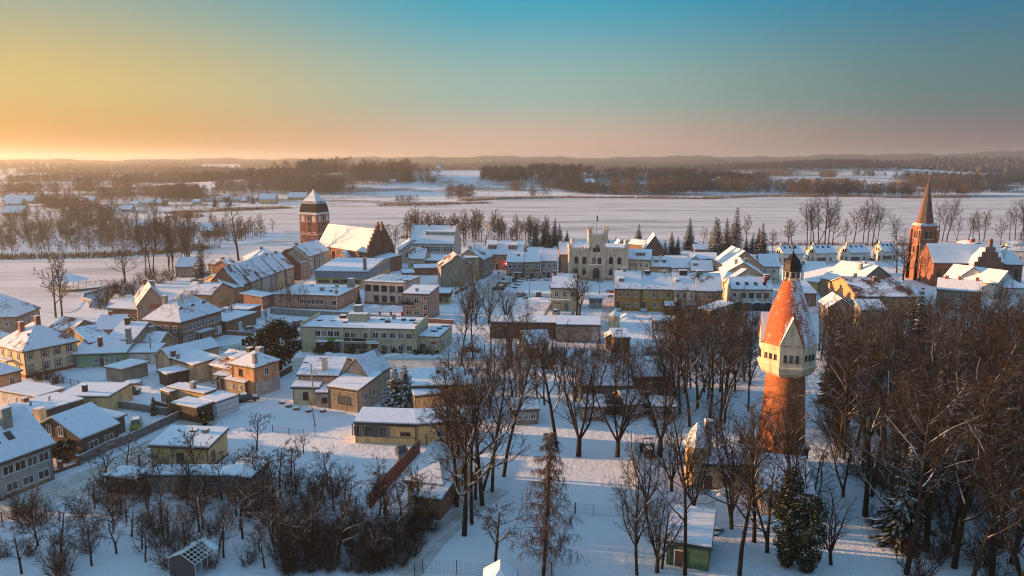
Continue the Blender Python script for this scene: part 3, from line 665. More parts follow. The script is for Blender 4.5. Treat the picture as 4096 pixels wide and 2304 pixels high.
# ---------- brown manor and neighbours
r = building('manor', 'two-storey brown manor with hipped snow roof, eyebrow dormers and rows of white windows', 'manor')
w = Wing(r, ra(2325, 925), rc(590, 455), 6.6, cp=ra(1862, 890), roof='hip', rp=rc(120, 265), wall=BROWN, snow=S_T, oh=.55)
w.win('f', 8, 3.9, 1.1, 1.7, .02, .9).win('f', 1, 4.2, 1.1, 1.0, .9, .99).win('f', 8, .9, 1.1, 1.8, .02, .9, skip=(3, 6)).win('l', 4, 3.8, 1.1, 1.6).win('l', 4, 1.0, 1.1, 1.6).door('f', .46, 1.3, 2.3, z=.5).door('f', .93, 1.2, 2.3, (.6, .6, .6), z=.4).band('f', 0, .6, BRICKD)
w.slabon('f', .46, 5, 3.0, 2.2, .12, 'canopy', METAL).slabon('f', .46, 4, .05, 2.2, .45, 'doorstep', CONC, False).chim(.35, .4, 1.1, 1.7, WHITEW).chim(.62, .42, 1.1, 1.7, WHITEW).chim(.25, .7, 1, 1, CONC)
for fx in (.2, .48, .75):
    x = fx * w.W; y = 2.4; z = w.roofz(x, y); b = MB(); ring = [w.loc(x + .75 * cos(pi * i / 6), y - .3, z + .25 + .62 * sin(pi * i / 6)) for i in range(7)]; rg2 = [w.loc(x + .75 * cos(pi * i / 6), y + 1.2, z + .35 + .62 * sin(pi * i / 6)) for i in range(7)]
    b.add(ring + rg2, [(i + 1, i, 7 + i, 8 + i) for i in range(6)], 1); b.add(ring, [tuple(range(7))], 0); b.build('eyebrow_dormer', [DKF, SNOWR], r, r.location)
r = building('brown_side_house', 'low brown house with white slab roof next to the tall bare gable')
w = Wing(r, ra(1392, 752), ra(1778, 772), 5, 9, roof='shed', rp=ra(1700, 620), rf=1.0, wall=BROWN, snow=S_F); w.win('f', 2, 1.6, 1.3, 1.3, .15, 1.0, 'two').chim(.75, .95, 1.2, .9, DARKWOOD).slabon('f', .55, 3, 3.2, 1.5)
r = building('bare_gable_house', 'tall house with blank grey gable and a patch of bare red brick')
w = Wing(r, ra(1765, 722), ra(2150, 690), 6.8, 15, roof='gy', rp=ra(1965, 545), wall=GREY, snow=S_TH); w.chim(.4, .8, 1, 1.2).chim(.6, .55, 1.3, 1.2, CONC)
bb = MB(); pv = [w.loc(w.W * x, -.03, z) for x, z in ((.36, 6.4), (.48, 7.1), (.7, 6.9), (.82, 6.2), (.74, 5.7), (.55, 5.9), (.42, 5.6))]; bb.add(pv, [tuple(range(7))]); bb.build('bare_brick_patch', BRICKR, r, r.location)
r = building('tiled_roof_house', 'house with dark rowed tile roof showing through snow behind the brown manor')
w = Wing(r, rc(95, 245), rc(465, 262), 6.2, 11, roof='gx', rp=rc(130, 92), wall=LORANGE, snow=S_TH); w.chim(.3, .45, 1, 1.3, CONC).win('f', 4, 3.8)
# ---------- terrace climbing to the church
r = building('ochre_gable_house', 'ochre corner house with gable windows at the foot of the street terrace')
w = Wing(r, rc(330, 92), rc(682, 178), 5.7, cp=rc(830, 140), roof='gy', rp=rc(450, 12), wall=LORANGE, snow=S_TH, oh=.3)
w.win('f', 4, 5.9, .9, 1.2, .1, .9, skip=(0, 3)).win('f', 2, 5.9, .6, .8, -.02, 1.02).win('f', 2, 3.2, 1.0, 1.6, .2, .9).win('f', 1, 8.3, .6, .7, .4, .6).win('r', 2, 3.3, 1.0, 1.5, .1, .95).win('r', 2, .8, 1.0, 1.5, .1, .95).band('f', 2.9, 3.05, WHITE, 'cornice').chim(.6, .6, 1, 1.0, CONC)
ter0, ter1 = rc(832, 141), rb(1530, 1182)
def lerp(p, q, t): return (p[0] + (q[0] - p[0]) * t, p[1] + (q[1] - p[1]) * t)
TER = [(0, .20, BROWN, 'brown terrace house, second up the street from the ochre gable', S_TH, 1), (.20, .40, plaster((.33, .34, .27)), 'grey-green terrace house with red-brown ground floor up the street', S_TH, 2),
       (.40, .57, plaster((.46, .50, .53)), 'pale blue terrace house with tall roof in mid-street', S_T, 3), (.57, .67, GREYB, 'narrow grey terrace house beside the pale blue one', S_T, 0), (.67, .85, SANDY, 'ochre and pink terrace house near the top of the street', S_T, 4), (.85, 1., GREY, 'grey-green terrace house at the top end before the burnt roof', S_TH, 5)]
for i, (t0, t1, wm, lb, sm, k) in enumerate(TER):
    r = building('terrace_house', lb, group='terrace houses up the church street')
    w = Wing(r, lerp(ter0, ter1, t0 + .002), lerp(ter0, ter1, t1 - .002), 5.9 + .15 * (k % 3), 10.5, roof='gx', rz=11.6 - .2 * (k % 2), wall=wm, snow=sm, oh=.22)
    n = max(2, int(w.W / 2.6)); w.win('f', n, 3.7, 1.0, 1.5, .04, .96).win('f', n, .9, 1.1, 1.5, .04, .96, skip=(k % n,)).door('f', (k % n + .5) / n).band('f', 2.95, 3.1, wm, 'cornice', .12)
    if k in (1, 4, 5): w.chim(.5, .48, .9, 1.0, CONC)
    if k in (2, 5): w.dormer(.6, 2.2, 1.8, 1.0)
    if k == 2: w.skylight(2, 2.5)
r = building('roofless_house', 'red brick house with burnt-out roof, bare rafters and dark gable', 'ruin')
a_, b_ = rb(1612, 1152), rb(1722, 1118)
w = Wing(r, a_, b_, 6.0, 13, roof='gx', rz=11.5, wall=BRICKD, snow=None, fas=DARKWOOD, oh=.1) if False else None
A3 = P(a_, 6.0); B3 = P(b_, 6.0)
w = Wing(r, a_, b_, 6.0, 12, roof='flat', wall=BROWN2, snow=S_F, oh=-.2); w.win('f', 3, 3.6, 1, 1.5).win('f', 2, .9, 1, 1.5, .3, .95).door('f', .15)
b = MB()
for i in range(7):
    x = .1 + i * (w.W - .2) / 6
    for y0, y1 in ((0, w.Dp / 2), (w.Dp, w.Dp / 2)): b.tube(w.loc(x, y0, 6.2), w.loc(x, y1, 11.2), .11, n=4)
b.tube(w.loc(0, w.Dp / 2, 11.2), w.loc(w.W, w.Dp / 2, 11.2), .12, n=4); b.build('rafters', DARKWOOD, r, r.location)
obj('gable', [w.loc(-.04, 0, 0), w.loc(-.04, w.Dp, 0), w.loc(-.04, w.Dp, 6.2), w.loc(-.04, w.Dp / 2, 11.3), w.loc(-.04, 0, 6.2), w.loc(.2, 0, 0), w.loc(.2, w.Dp, 0), w.loc(.2, w.Dp, 6.2), w.loc(.2, w.Dp / 2, 11.3), w.loc(.2, 0, 6.2)],
    [(0, 1, 2, 3, 4), (9, 8, 7, 6, 5), (0, 4, 9, 5), (4, 3, 8, 9), (3, 2, 7, 8), (2, 1, 6, 7)], BRICKD, r, off=r.location)
obj('roof_remnant', *slab([[w.loc(0, w.Dp + .2, 5.9), w.loc(0, w.Dp / 2, 11.2), w.loc(w.W * .9, w.Dp / 2, 11.2), w.loc(w.W * .9, w.Dp + .2, 5.9)]], .05, .2), S_R, r, off=r.location)
st0, st1 = rb(1722, 1056), rb(1990, 972)
for i, (wm, lb) in enumerate(((WHITEW, 'pale stepped house with narrow white front beside the burnt roof'), (BROWN2, 'brownish stepped house, second from the burnt roof'), (GREYB, 'pale grey stepped house, third from the burnt roof'), (GREENW, 'last stepped house before the old church tower'))):
    r = building('stepped_house', lb, group='stepped houses below the church')
    w = Wing(r, lerp(st0, st1, i / 4 + .004), lerp(st0, st1, (i + 1) / 4 - .004), 7.2, 11, roof='gx', rz=11.4, wall=wm, snow=(S_T, S_F)[i % 2], oh=.2); w.win('f', 2, 5.0, 1, 1.4).win('f', 2, 2.6, 1.0, 1.4).door('f', .3).win('f', 1, .9, 1.2, 1.2, .5, .95, 'two')
    if i in (0, 3): w.chim(.3, .5, 1, 1)
r = building('hipped_dormer_house', 'pale hipped house with a small hipped dormer behind the street terrace')
w = Wing(r, rb(945, 1112), rb(1400, 1085), 5, 14, roof='hip', rp=rb(1150, 945), wall=CREAM, snow=S_F); w.win('f', 5, 2.5).chim(.45, .45, 1, 1, DARKWOOD); Wing(r, rb(1085, 1052), rb(1245, 1045), 7.0, 5, roof='hip', rz=8.7, wall=CREAM, snow=S_F, base=4).win('f', 3, 5.4, .7, 1.2)
r = building('lakeside_house', 'grey house with snow roof among trees behind the dark spruce')
Wing(r, rb(5, 1185), rb(240, 1185), 4, 9, roof='gx', rp=rb(130, 1065), wall=GREY, snow=S_G).win('f', 3, 1.2)
r = building('small_lakeside_house', 'small house with chimney right of the dark spruce above the terrace')
Wing(r, rb(430, 1150), rb(560, 1165), 3.5, 8, roof='gx', rp=rb(500, 1085), wall=BROWN2, snow=S_T).chim(.6, .5, 1, 1).win('f', 2, 1)
r = building('red_roof_house', 'low house with a strip of bare red roof just above the terrace ridge')
Wing(r, rb(680, 1170), rb(800, 1150), 8.0, 6, roof='gx', rz=9.6, wall=BRICKR, snow=S_R)
# ---------- market hall, pink blocks
r = building('market_hall', 'wide supermarket hall with low white roof, grey-blue fascia and yellow walls', 'supermarket')
w = Wing(r, rb(1808, 1240), rb(2480, 1250), 6.0, 30, roof='gx', rz=7.6, wall=YELLOW, snow=S_F, fas=SHEETB, oh=.3, rf=.75)
w.band('f', 3.7, 6.05, SHEETB, 'fascia_panel', .35).win('f', 5, 2.2, 1.0, 1.2, .06, .26, 'two', DKF).win('f', 10, 2.0, 1.0, 1.2, .33, .86, 'two', DKF).chim(.93, .05, 1.0, 4.6, CONC)
w.sign('f', .145, 3.0, 6.2, 1.0, plain('yellow_board', (.62, .5, .05), .5, .05), ['LEWIATAN'], plain('sign_green', (.03, .16, .08), .5, .05), .8)
w.band('r', 3.7, 6.05, SHEETB, 'fascia_panel', .35)
r = building('pink_low_block', 'pink single-storey flat-roofed block with roof vents and brown base')
w = Wing(r, rc(1272, 252), rc(2110, 275), 4.1, cp=rc(2357, 146), roof='flat', wall=PINK, snow=S_F, oh=.25)
w.win('f', 6, 1.5, 1.5, 1.5, .4, .75, 'two').win('f', 1, 1.5, .7, 1.2, .8, .84).win('f', 1, 1.3, 1.6, 1.5, .88, .97, 'two').win('r', 4, 2.0, 1.0, 1.0).band('f', 0, .5, BROWN).band('r', 0, .5, BROWN)
for fx, fy, ww, up in ((.3, .8, .9, .6), (.72, .75, .9, .9), (.62, .35, 1.1, 1.4), (.78, .3, .9, .8), (.93, .8, 2.0, 3.0)): w.chim(fx, fy, ww, up, CONC)
w2 = Wing(r, rc(1122, 290), rc(1272, 250), 3.6, 8, roof='shed', rz=4.2, wall=PINK, snow=S_F)
r = building('row_garage', 'long brown garage with wide snowy flat roof beside the manor', 'garage')
w = Wing(r, rc(655, 612), rc(1040, 488), 3.2, 9.5, roof='flat', wall=BROWN, snow=S_F, oh=.3); w.door('f', .45, 1.3, 2.1, (.6, .6, .58)); Wing(r, rc(935, 458), rc(1105, 396), 3.2, 8, roof='flat', wall=BROWN, snow=S_F, oh=.25)
r = building('office_block', 'pale pink two-storey flat-roofed block with big dark square windows', 'office block')
w = Wing(r, rd(180, 892), rd(690, 915), 7.0, cp=rd(912, 830), roof='flat', wall=PINKW, snow=S_F, oh=.1)
w.win('f', 5, 4.2, 1.9, 1.9, .0, 1.02, 'plain', DKF).win('f', 5, 1.0, 1.7, 1.9, .0, 1.02, 'plain', DKF, skip=(0,)).band('f', 0, .7, BROWN).band('f', 3.5, 3.6, WHITE, 'cornice').chim(.12, .5, 1.4, .5, CONC).chim(.75, .35, 1.2, .5, CONC).chim(.97, .2, 1.2, .7, CONC)
for i in range(7):
    x = .12 + i * .1; b = MB(); L = w.loc; b.add([L(w.W * x, 1.5, 7.3), L(w.W * x + .5, 1.5, 7.3), L(w.W * x + .5, w.Dp - 1, 7.3), L(w.W * x, w.Dp - 1, 7.3), L(w.W * x + .25, 1.5, 7.75), L(w.W * x + .25, w.Dp - 1, 7.75)], [(0, 1, 4), (2, 3, 5), (1, 2, 5, 4), (3, 0, 4, 5)]); b.build('roof_light', SNOWR, r, r.location)
r = building('pink_house', 'pink house with balcony and parapet roof on a grey base, right of the office block')
w = Wing(r, rd(676, 1050), rd(1015, 1062), 7.6, 10, roof='shed', rz=8.3, wall=PINK, snow=S_F, oh=.12)
w.win('f', 3, 5.0, 1.4, 1.8, .06, 1.0, skip=(2,)).win('f', 3, 1.7, 1.5, 1.6, .06, 1.0, skip=(2,)).win('f', 1, 3.2, 1.2, 1.7, .76, .96).win('f', 1, 6.1, 1.1, .9, .76, .96, 'two').door('f', .87, 1.3, 2.3).band('f', 0, 1.1, CONC).band('r', 0, 1.1, CONC).slabon('f', .2, 3.2, 4.5, 1.1, .15, 'balcony', CONC).chim(.45, .25, .7, 1.0, CONC)
b = MB(); L = w.loc
for q0, q1 in (((.2 * w.W - 1.6, -1.1), (.2 * w.W + 1.6, -1.1)), ((.2 * w.W - 1.6, -1.1), (.2 * w.W - 1.6, 0)), ((.2 * w.W + 1.6, -1.1), (.2 * w.W + 1.6, 0))):
    b.tube(L(*q0, 5.55), L(*q1, 5.55), .05, n=4); b.add([L(*q0, 4.75), L(*q1, 4.75), L(*q1, 5.45), L(*q0, 5.45)], [(0, 1, 2, 3), (3, 2, 1, 0)])
b.build('balcony_railing', DARKWOOD, r, r.location)
r = building('kiosk_shop', 'low lime green shop with flat snowy roof right of the pink house', 'shop')
Wing(r, rd(1112, 1045), rd(1285, 1045), 3.4, 7, roof='flat', wall=LIME, snow=S_F, oh=.3).win('f', 2, .9, 1.5, 1.3, style='two', fm=DKF).band('f', 2.5, 3.4, DARKWOOD, 'fascia_panel', .4).band('r', 2.5, 3.4, DARKWOOD, 'fascia_panel', .4)
# ---------- long pale green block
r = building('green_block', 'long pale green two-storey block with flat roof, recessed balcony and shop front', 'apartment block')
w = Wing(r, rk(302, 318), rk(1622, 352), 5.9, 12.5, roof='flat', wall=GREENW, snow=S_F, oh=.05, sn=.18)
w.win('f', 4, 3.9, 1.35, 1.4, .12, .345, 'two').win('f', 4, 3.7, 1.3, 1.4, .38, .60, 'two', skip=(2,)).win('f', 5, 3.8, 1.35, 1.4, .62, .985, 'two').win('f', 5, 1.0, 1.3, 1.4, .38, .60, 'two').win('f', 5, .9, 1.35, 1.4, .62, .985, 'two', skip=(0,))
w.win('f', 3, .3, 2.2, 2.4, .13, .345, 'three', DKF).slabon('f', .19, 2.9, 2.75, 1.6, .12, 'canopy', METAL).slabon('f', .645, 2.9, 2.7, 1.6, .12, 'canopy', METAL).door('f', .645, 1.8, 2.3, (.04, .03, .03)).slabon('f', .49, 10.0, 2.95, 1.3, .14, 'balcony', CONC)
w.sign('f', .287, 2.75, 3.8, .8, plain('shop_green', (.07, .30, .05), .5, .05))
b = MB(); L = w.loc
for x0, x1 in ((.39, .455), (.46, .59)): b.add([L(w.W * x0, -1.25, 3.1), L(w.W * x1, -1.25, 3.1), L(w.W * x1, -1.25, 3.95), L(w.W * x0, -1.25, 3.95)], [(0, 1, 2, 3), (3, 2, 1, 0)])
b.build('balcony_railing', DARKWOOD, r, r.location)
for t in (.365, .605): w.slabon('f', t, .8, .0, .55, 5.88, 'pilaster', GREENW, False)
for sd in ('r', 'l'): w.band(sd, 0, 6.9, GREENW, 'parapet_wall', .3)
for fx, fy, ww, up in ((.08, .5, 1.0, .5), (.2, .5, .9, .4), (.25, .8, 1.5, .9), (.33, .4, .9, .5), (.64, .75, 1.8, .5), (.7, .5, 1.0, .8), (.72, .8, .7, 1.4), (.82, .7, .9, .7), (.9, .7, 1.2, .6), (.96, .5, 1.2, .5)): w.chim(fx, fy, ww, up, DARKWOOD if fx != .72 else CONC)
w.chim(.425, .62, 4.6, 2.0, GREENW, 3.0).chim(.40, .75, 1.8, 3.6, CONC)
w2 = Wing(r, rk(1662, 428), rk(1902, 438), 3.9, 12, roof='flat', wall=GREENW, snow=S_F, oh=.08); w2.win('f', 1, 1.2, 1.4, 1.3, .05, .35, 'two').win('r', 3, 1.2, 1.2, 1.2, style='two').chim(.5, .4, 1.3, .6, METAL).chim(.6, .65, 1, .6, METAL).chim(.75, .9, 1.8, .5, METAL)
w2.sign('f', .72, 2.4, 1.1, .5, plain('red_board', (.4, .02, .02), .5, .05))
# ---------- beige gabled house in the middle
r = building('beige_cross_gable_house', 'beige house with steep cross gable and low snowy wings in the middle yard')
w = Wing(r, rk(275, 868), rk(730, 880), 5.0, 10, roof='gx', rp=rk(610, 672), wall=BEIGE, snow=roofsnow(REDTILE, .64, tag='m')); w.chim(.62, .12, .9, 2.6, WHITEW)
w = Wing(r, rk(800, 858), rk(1085, 897), 5.0, cp=rk(1206, 768), roof='gy', rp=rk(912, 690), wall=BEIGE, snow=S_T, oh=.25, fas=DARKWOOD)
w = Wing(r, rk(205, 1012), rk(500, 1018), 3.3, 6, roof='shed', rz=4.2, wall=CREAM, snow=S_F); w.win('f', 1, 1.0, 1.0, 1.4, .3, .7, 'two', DKF)
w = Wing(r, rk(472, 1080), rk(618, 1082), 2.7, 4.5, roof='shed', rz=3.2, wall=BEIGE, snow=S_F, oh=.2); w.win('f', 1, .9, 1, 1.0, .4, .95, 'plain', DKF)
w = Wing(r, rk(612, 1006), rk(965, 1056), 4.1, cp=rk(1090, 905), roof='shed', rz=5.2, wall=BEIGE, snow=S_F, oh=.2); w.win('f', 1, 1.3, 2.6, 1.5, .3, .75, 'three', DKF).win('r', 2, 1.8, 1.0, 1.4, .1, .8, 'two').band('f', .0, 3.6, plaster((.27, .25, .20)), 'render_panel', .025)
# ---------- orange-pink house and the yards on the left
r = building('salmon_house', 'salmon house with white lower wall, stepped snow roofs and timber porch')
w = Wing(r, rj(1050, 660), rj(1345, 715), 5.8, cp=rj(1640, 615), roof='hip', rp=rj(1300, 505), wall=LORANGE, snow=S_T, oh=.35); w.win('r', 2, 3.8, 1.1, 1.5, .3, .98, 'two', skip=(1,)).win('r', 1, 3.9, .6, .9, .72, .9).win('f', 1, 3.7, .9, 1.4, .25, .5, 'two', DKF).win('r', 1, 1.0, 1.1, 1.4, .2, .5, 'two').band('r', 0, 2.9, GREYB, 'lower_wall', .06).chim(.45, .75, 1.1, 1.2, CONC).chim(.9, .12, .7, 1.2, CONC)
w = Wing(r, rj(782, 680), rj(1075, 745), 3.8, 10, roof='gx', rp=rj(1000, 480), wall=LORANGE, snow=S_T); w.dormer(.75, 1.2, 1.6, 1.3, LORANGE).chim(.85, .5, 1.0, 1.3, DARKWOOD).skylight(1, 2, t0=.2, t1=.6)
w = Wing(r, rj(985, 862), rj(1220, 910), 2.7, cp=rj(1350, 838), roof='shed', rz=3.3, wall=GREY, snow=S_F); w.win('f', 2, 1.3, .7, .7).band('r', 0, 2.5, TIMBER, 'boarding', .05)
Wing(r, rj(838, 812), rj(990, 825), 2.8, 5, roof='shed', rz=3.2, wall=WHITEW, snow=S_F).door('f', .6)
r = building('tool_shed', 'small brown timber hut with pitched snow roof by the salmon house', 'shed'); Wing(r, rj(845, 865), rj(930, 868), 2.0, 2.4, roof='gy', rz=2.7, wall=TIMBER, snow=S_F, oh=.2).door('f', .4, .8, 1.7)
r = building('curved_roof_barn', 'beige outbuilding with broad snow roof left of the salmon house', 'outbuilding')
w = Wing(r, rj(255, 590), rj(560, 690), 3.8, cp=rj(860, 600), roof='shed', rz=4.3, wall=SANDY, snow=S_F, oh=.2); w.chim(.05, .1, .8, 1.4, BRICKD).chim(.3, .05, .6, 1.2, CONC); Wing(r, rj(75, 560), rj(250, 600), 3.8, 12, roof='gy', rp=rj(180, 475), wall=SANDY, snow=S_F, oh=.2)
r = building('open_shelter', 'open lean-to shelter with white roof beside the beige outbuilding', 'shelter'); Wing(r, rj(112, 752), rj(225, 800), 2.6, cp=rj(440, 705), roof='flat', wall=DARKWOOD, snow=S_F, oh=.4)
r = building('garden_garage', 'grey flat garage in the snowy garden right of the cream villa', 'garage'); Wing(r, ri(1112, 182), ri(1285, 212), 2.7, cp=ri(1500, 128), roof='flat', wall=GREY, snow=S_F, oh=.3)
r = building('yard_garage', 'low garage with sunlit snow roof and brick chimney in the middle yard', 'garage')
w = Wing(r, rj(232, 968), rj(700, 1055), 3.0, cp=rj(980, 1030), roof='flat', wall=SANDY, snow=S_F, oh=.2); w.chim(.6, .35, .8, 1.5, CONC); Wing(r, rj(135, 1005), rj(250, 1040), 2.6, 5, roof='flat', wall=BROWN2, snow=S_F, oh=.2)
r = building('black_carport', 'dark timber carport with white flat roof in front of the yard garage', 'carport'); Wing(r, rj(285, 1175), rj(600, 1240), 2.6, cp=rj(762, 1160), roof='flat', wall=DARKWOOD, snow=S_F, oh=.25)
r = building('white_container', 'long white metal container shed next to the parked dark car', 'container'); w = Wing(r, rj(858, 1172), rj(1140, 1075), 2.7, 4.6, roof='flat', wall=SIDING, snow=S_F, oh=.05); [w.band('f', z, z + .05, METAL, 'seam', .02) for z in (.9, 1.8)]
r = building('grey_gable_house', 'dark grey gabled house with clean white roof behind the concrete fence')
w = Wing(r, ri(850, 938), ri(1235, 782), 3.6, cp=ri(415, 810), roof='gx', rp=ri(900, 590), wall=DKGREY, snow=S_F, oh=.35)
w.win('f', 2, 1.0, 1.6, 1.6, .1, .95, 'two').win('l', 2, 3.6, 1.0, 1.5, .3, .75, 'two').win('l', 1, .9, 1.0, 1.5, .45, .65, 'two').chim(.2, .9, 1.2, 1.0, SANDY)
Wing(r, ri(1228, 725), ri(1310, 690), 2.8, 6, roof='shed', rz=3.4, wall=DKGREY, snow=S_F)
r = building('white_house', 'large white house with tall grey chimney at the left edge')
w = Wing(r, ri(-60, 1195), ri(535, 982), 5.4, 11, roof='gx', rp=ri(120, 650), wall=GREYB, snow=S_F, oh=.5); w.win('f', 4, 3.2, 1.5, 1.3, .1, .95, 'two').win('f', 3, .8, 1.6, 1.2, .1, .95, 'two').band('f', 0, .4, BROWN).chim(.55, .35, 1.3, 2.6, CONC).skylight(2, 1.8, .8, 1.0, .1, .6)
r = building('flat_garage_row', 'dark flat-roofed garages with roof pipes behind the grey gabled house', 'garage')
w = Wing(r, ri(330, 690), ri(885, 528), 3.2, 8, roof='flat', wall=DKGREY, snow=S_F, oh=.1); w.chim(.25, .5, .25, 1, CONC).chim(.6, .5, .25, 1, CONC).chim(.35, .9, .9, .9, BRICKP)
r = building('yellow_garage', 'flat garage with yellowish wall and dark chimney behind the dark garages', 'garage'); Wing(r, ri(600, 500), ri(1150, 500), 3.0, 8, roof='flat', wall=YELLOW, snow=S_F, oh=.1).chim(.4, .3, .7, 1.4, DARKWOOD)
r = building('white_garage', 'white garage row with sloping snow roof at the left edge', 'garage'); w = Wing(r, ri(-20, 430), ri(385, 500), 3.0, cp=ri(590, 402), roof='flat', wall=WHITEW, snow=S_F, oh=.3); w.door('f', .35, 2.2, 2.2, (.6, .6, .6)).door('f', .8, 2.4, 2.3, (.06, .04, .03))
r = building('cream_bungalow', 'cream bungalow with flat snow roof standing alone in the lower left')
w = Wing(r, ri(1590, 1008), (832, 1793), 3.3, cp=(915, 1737), roof='shed', rz=4.0, wall=YELLOW, snow=S_F, oh=.3); w.win('f', 1, .9, 1.1, 1.5, .4, .6, 'two', DKF).win('r', 1, .9, 1.0, 1.5, .1, .35, 'two', DKF).band('f', 0, .3, DARKWOOD).band('r', 0, .3, DARKWOOD).chim(.5, .75, .9, .4, DARKWOOD).chim(.72, .7, .8, .7, CONC)
r = building('long_shed', 'low grey shed row with snow roof and pitched end in the orchard', 'shed')
w = Wing(r, ro(1382, 245), ro(2120, 250), 2.4, 3.2, roof='flat', wall=GREY, snow=S_F, oh=.15); Wing(r, ro(2120, 240), ro(2350, 262), 3.0, cp=ro(2525, 150), roof='shed', rz=3.3, wall=GREY, snow=S_F)
r = building('hen_house', 'open timber hen house with snow roof at the orchard edge', 'shed'); w = Wing(r, ro(985, 248), ro(1285, 280), 2.2, 3, roof='flat', wall=DARKWOOD, snow=S_F, oh=.2)
# ---------- foreground: greenhouse, walled triangular building, yellow hall
r = empty('greenhouse', P(ro(1850, 1120)), 'derelict greenhouse with white lattice roof half covered in snow', 'greenhouse')
g1 = np.array(P(ro(1825, 1078), 1.9)[:2]); g2 = np.array(P(ro(2050, 925), 1.9)[:2]); uy = g2 - g1; gl = np.linalg.norm(uy); uy /= gl; ux = np.array((uy[1], -uy[0])); gw = 3.6; g0 = g1 - ux * gw; GL = lambda x, y, z: (*(g0 + ux * x + uy * y), z)
r.location = (*(g0 + ux * gw / 2 + uy * gl / 2), 0)
for x in (0, gw):
    for i in range(5): b = MB(); b.tube(GL(x, gl * i / 4, 0), GL(x, gl * i / 4, 1.9), .05, n=4); b.build('post', plain('old_white_wood', (.5, .5, .48), .8), r, r.location)
b = MB()
for i in range(8): b.tube(GL(gw, gl * i / 7, 1.95), GL(gw / 2, gl * i / 7, 2.8), .05, n=4)
for k in range(5): b.tube(GL(gw - gw / 2 * k / 4, 0, 1.95 + .85 * k / 4), GL(gw - gw / 2 * k / 4, gl, 1.95 + .85 * k / 4), .05, n=4)
b.build('roof_lattice', WHITE, r, r.location)
obj('roof_snow', *slab([[GL(-.1, -.1, 1.9), GL(gw / 2, -.1, 2.8), GL(gw / 2, gl + .1, 2.8), GL(-.1, gl + .1, 1.9)], [GL(gw / 2, gl * .8, 2.8), GL(gw, gl * .8, 1.95), GL(gw, gl, 1.95), GL(gw / 2, gl, 2.8)]], .06, .16), SNOWR, r, off=r.location)
obj('glass_wall', [GL(.0, -.03, 0), GL(gw, -.03, 0), GL(gw, -.03, 1.9), GL(gw / 2, -.03, 2.75), GL(0, -.03, 1.9), GL(0, gl, 0), GL(0, gl, 1.9)], [(0, 1, 2, 3, 4), (5, 0, 4, 6)], plain('dark_inside', (.035, .04, .045), .3), r, off=r.location)  # dark sheet: shade inside the open frame is put into its colour
r = building('walled_building', 'yellow building with pointed snow roof inside brown walls by the grove')
w = Wing(r, rq(1098, 492), rq(1440, 520), 3.6, 17, roof='gx', rz=3.7, wall=YELLOW, snow=None, oh=.1) if False else None
A0, B0 = P(rq(1098, 490), 3.4), P(rq(1440, 528), 3.4); AP = P(rq(1360, 150), 6.2)
C0 = (B0[0] + 3.5, AP[1] + 3, 3.4); r.location = ((A0[0] + B0[0]) / 2, A0[1] + 8, 0)
Vw = [(A0[0] + .5, A0[1] + .5, 0), (B0[0] - .4, B0[1] + .5, 0), (C0[0] - .4, C0[1], 0), (AP[0] - .4, AP[1] - .5, 0)]; Vw += [(x, y, 3.35) for x, y, _ in Vw]
obj('wall', Vw, [(0, 1, 5, 4), (1, 2, 6, 5), (2, 3, 7, 6), (3, 0, 4, 7), (4, 5, 6, 7)], YELLOW, r, off=r.location)
mid = ((A0[0] + B0[0]) / 2 + 1.4, (A0[1] + B0[1]) / 2 + 6, 5.2)
obj('roof', *slab([[A0, B0, mid], [B0, C0, AP, mid], [AP, A0, mid]], 0, .15), FASCIA, r, off=r.location); obj('roof_snow', *slab([[A0, B0, mid], [B0, C0, AP, mid], [AP, A0, mid]], .16, .36), SNOWR, r, off=r.location)
Wing(r, rq(1190, 608), rq(1420, 640), 2.8, 7, roof='gx', rp=rq(1300, 500), wall=BROWN, snow=S_F)
def wallrun(name, label, pts, z, th, mat, cat='wall', snow=True, group=None):
    o = empty(name, (*pts[0][:2], 0), label, cat, group)
    for a, b_ in zip(pts, pts[1:]):
        dx, dy = b_[0] - a[0], b_[1] - a[1]; l = hypot(dx, dy); nx, ny = -dy / l * th / 2, dx / l * th / 2
        for (z0, z1, e, m, nm) in ((0, z, 0, mat, 'wall_panel'), (z + .003, z + .13, -.03, SNOWR, 'snow_cap')):
            if nm == 'snow_cap' and not snow: continue
            k = 1 + e / th * 2; V = [(a[0] + nx * k, a[1] + ny * k), (a[0] - nx * k, a[1] - ny * k), (b_[0] - nx * k, b_[1] - ny * k), (b_[0] + nx * k, b_[1] + ny * k)]
            V = [(x, y, z0) for x, y in V] + [(x, y, z1) for x, y in V]; obj(nm, V, BOXF, m, o, off=o.location)
    return o
wallrun('brown_wall', 'long rust-brown wall left of the pointed roof building', [P(rq(815, 720)), P(rq(920, 590)), P(rq(1240, 235))], 2.1, .25, plain('rust_brown', (.13, .042, .024), .8, .35), snow=False)
wallrun('brown_wall', 'rust-brown wall right of the pointed roof building under the grove', [P(rq(1210, 735)), P(rq(1420, 745)), P(rq(1560, 560))], 2.1, .25, plain('rust_brown', (.13, .042, .024), .8, .35), snow=False)
r = building('yellow_long_hall', 'long yellow single-storey hall with bent snow roof behind a fence', 'hall')
w = Wing(r, rl(55, 408), rl(768, 435), 3.4, 4.6, roof='shed', rz=4.1, wall=YELLOW, snow=S_F, oh=.2); w.band('f', 3.05, 3.42, DARKWOOD, 'fascia_board', .1).win('f', 6, 1.6, .25, .5, .74, .9, 'plain', DKF).band('f', 1.15, 1.25, CONC, 'ledge', .1).win('f', 12, 1.4, 1.0, 1.5, .01, .54, 'plain', CONC)
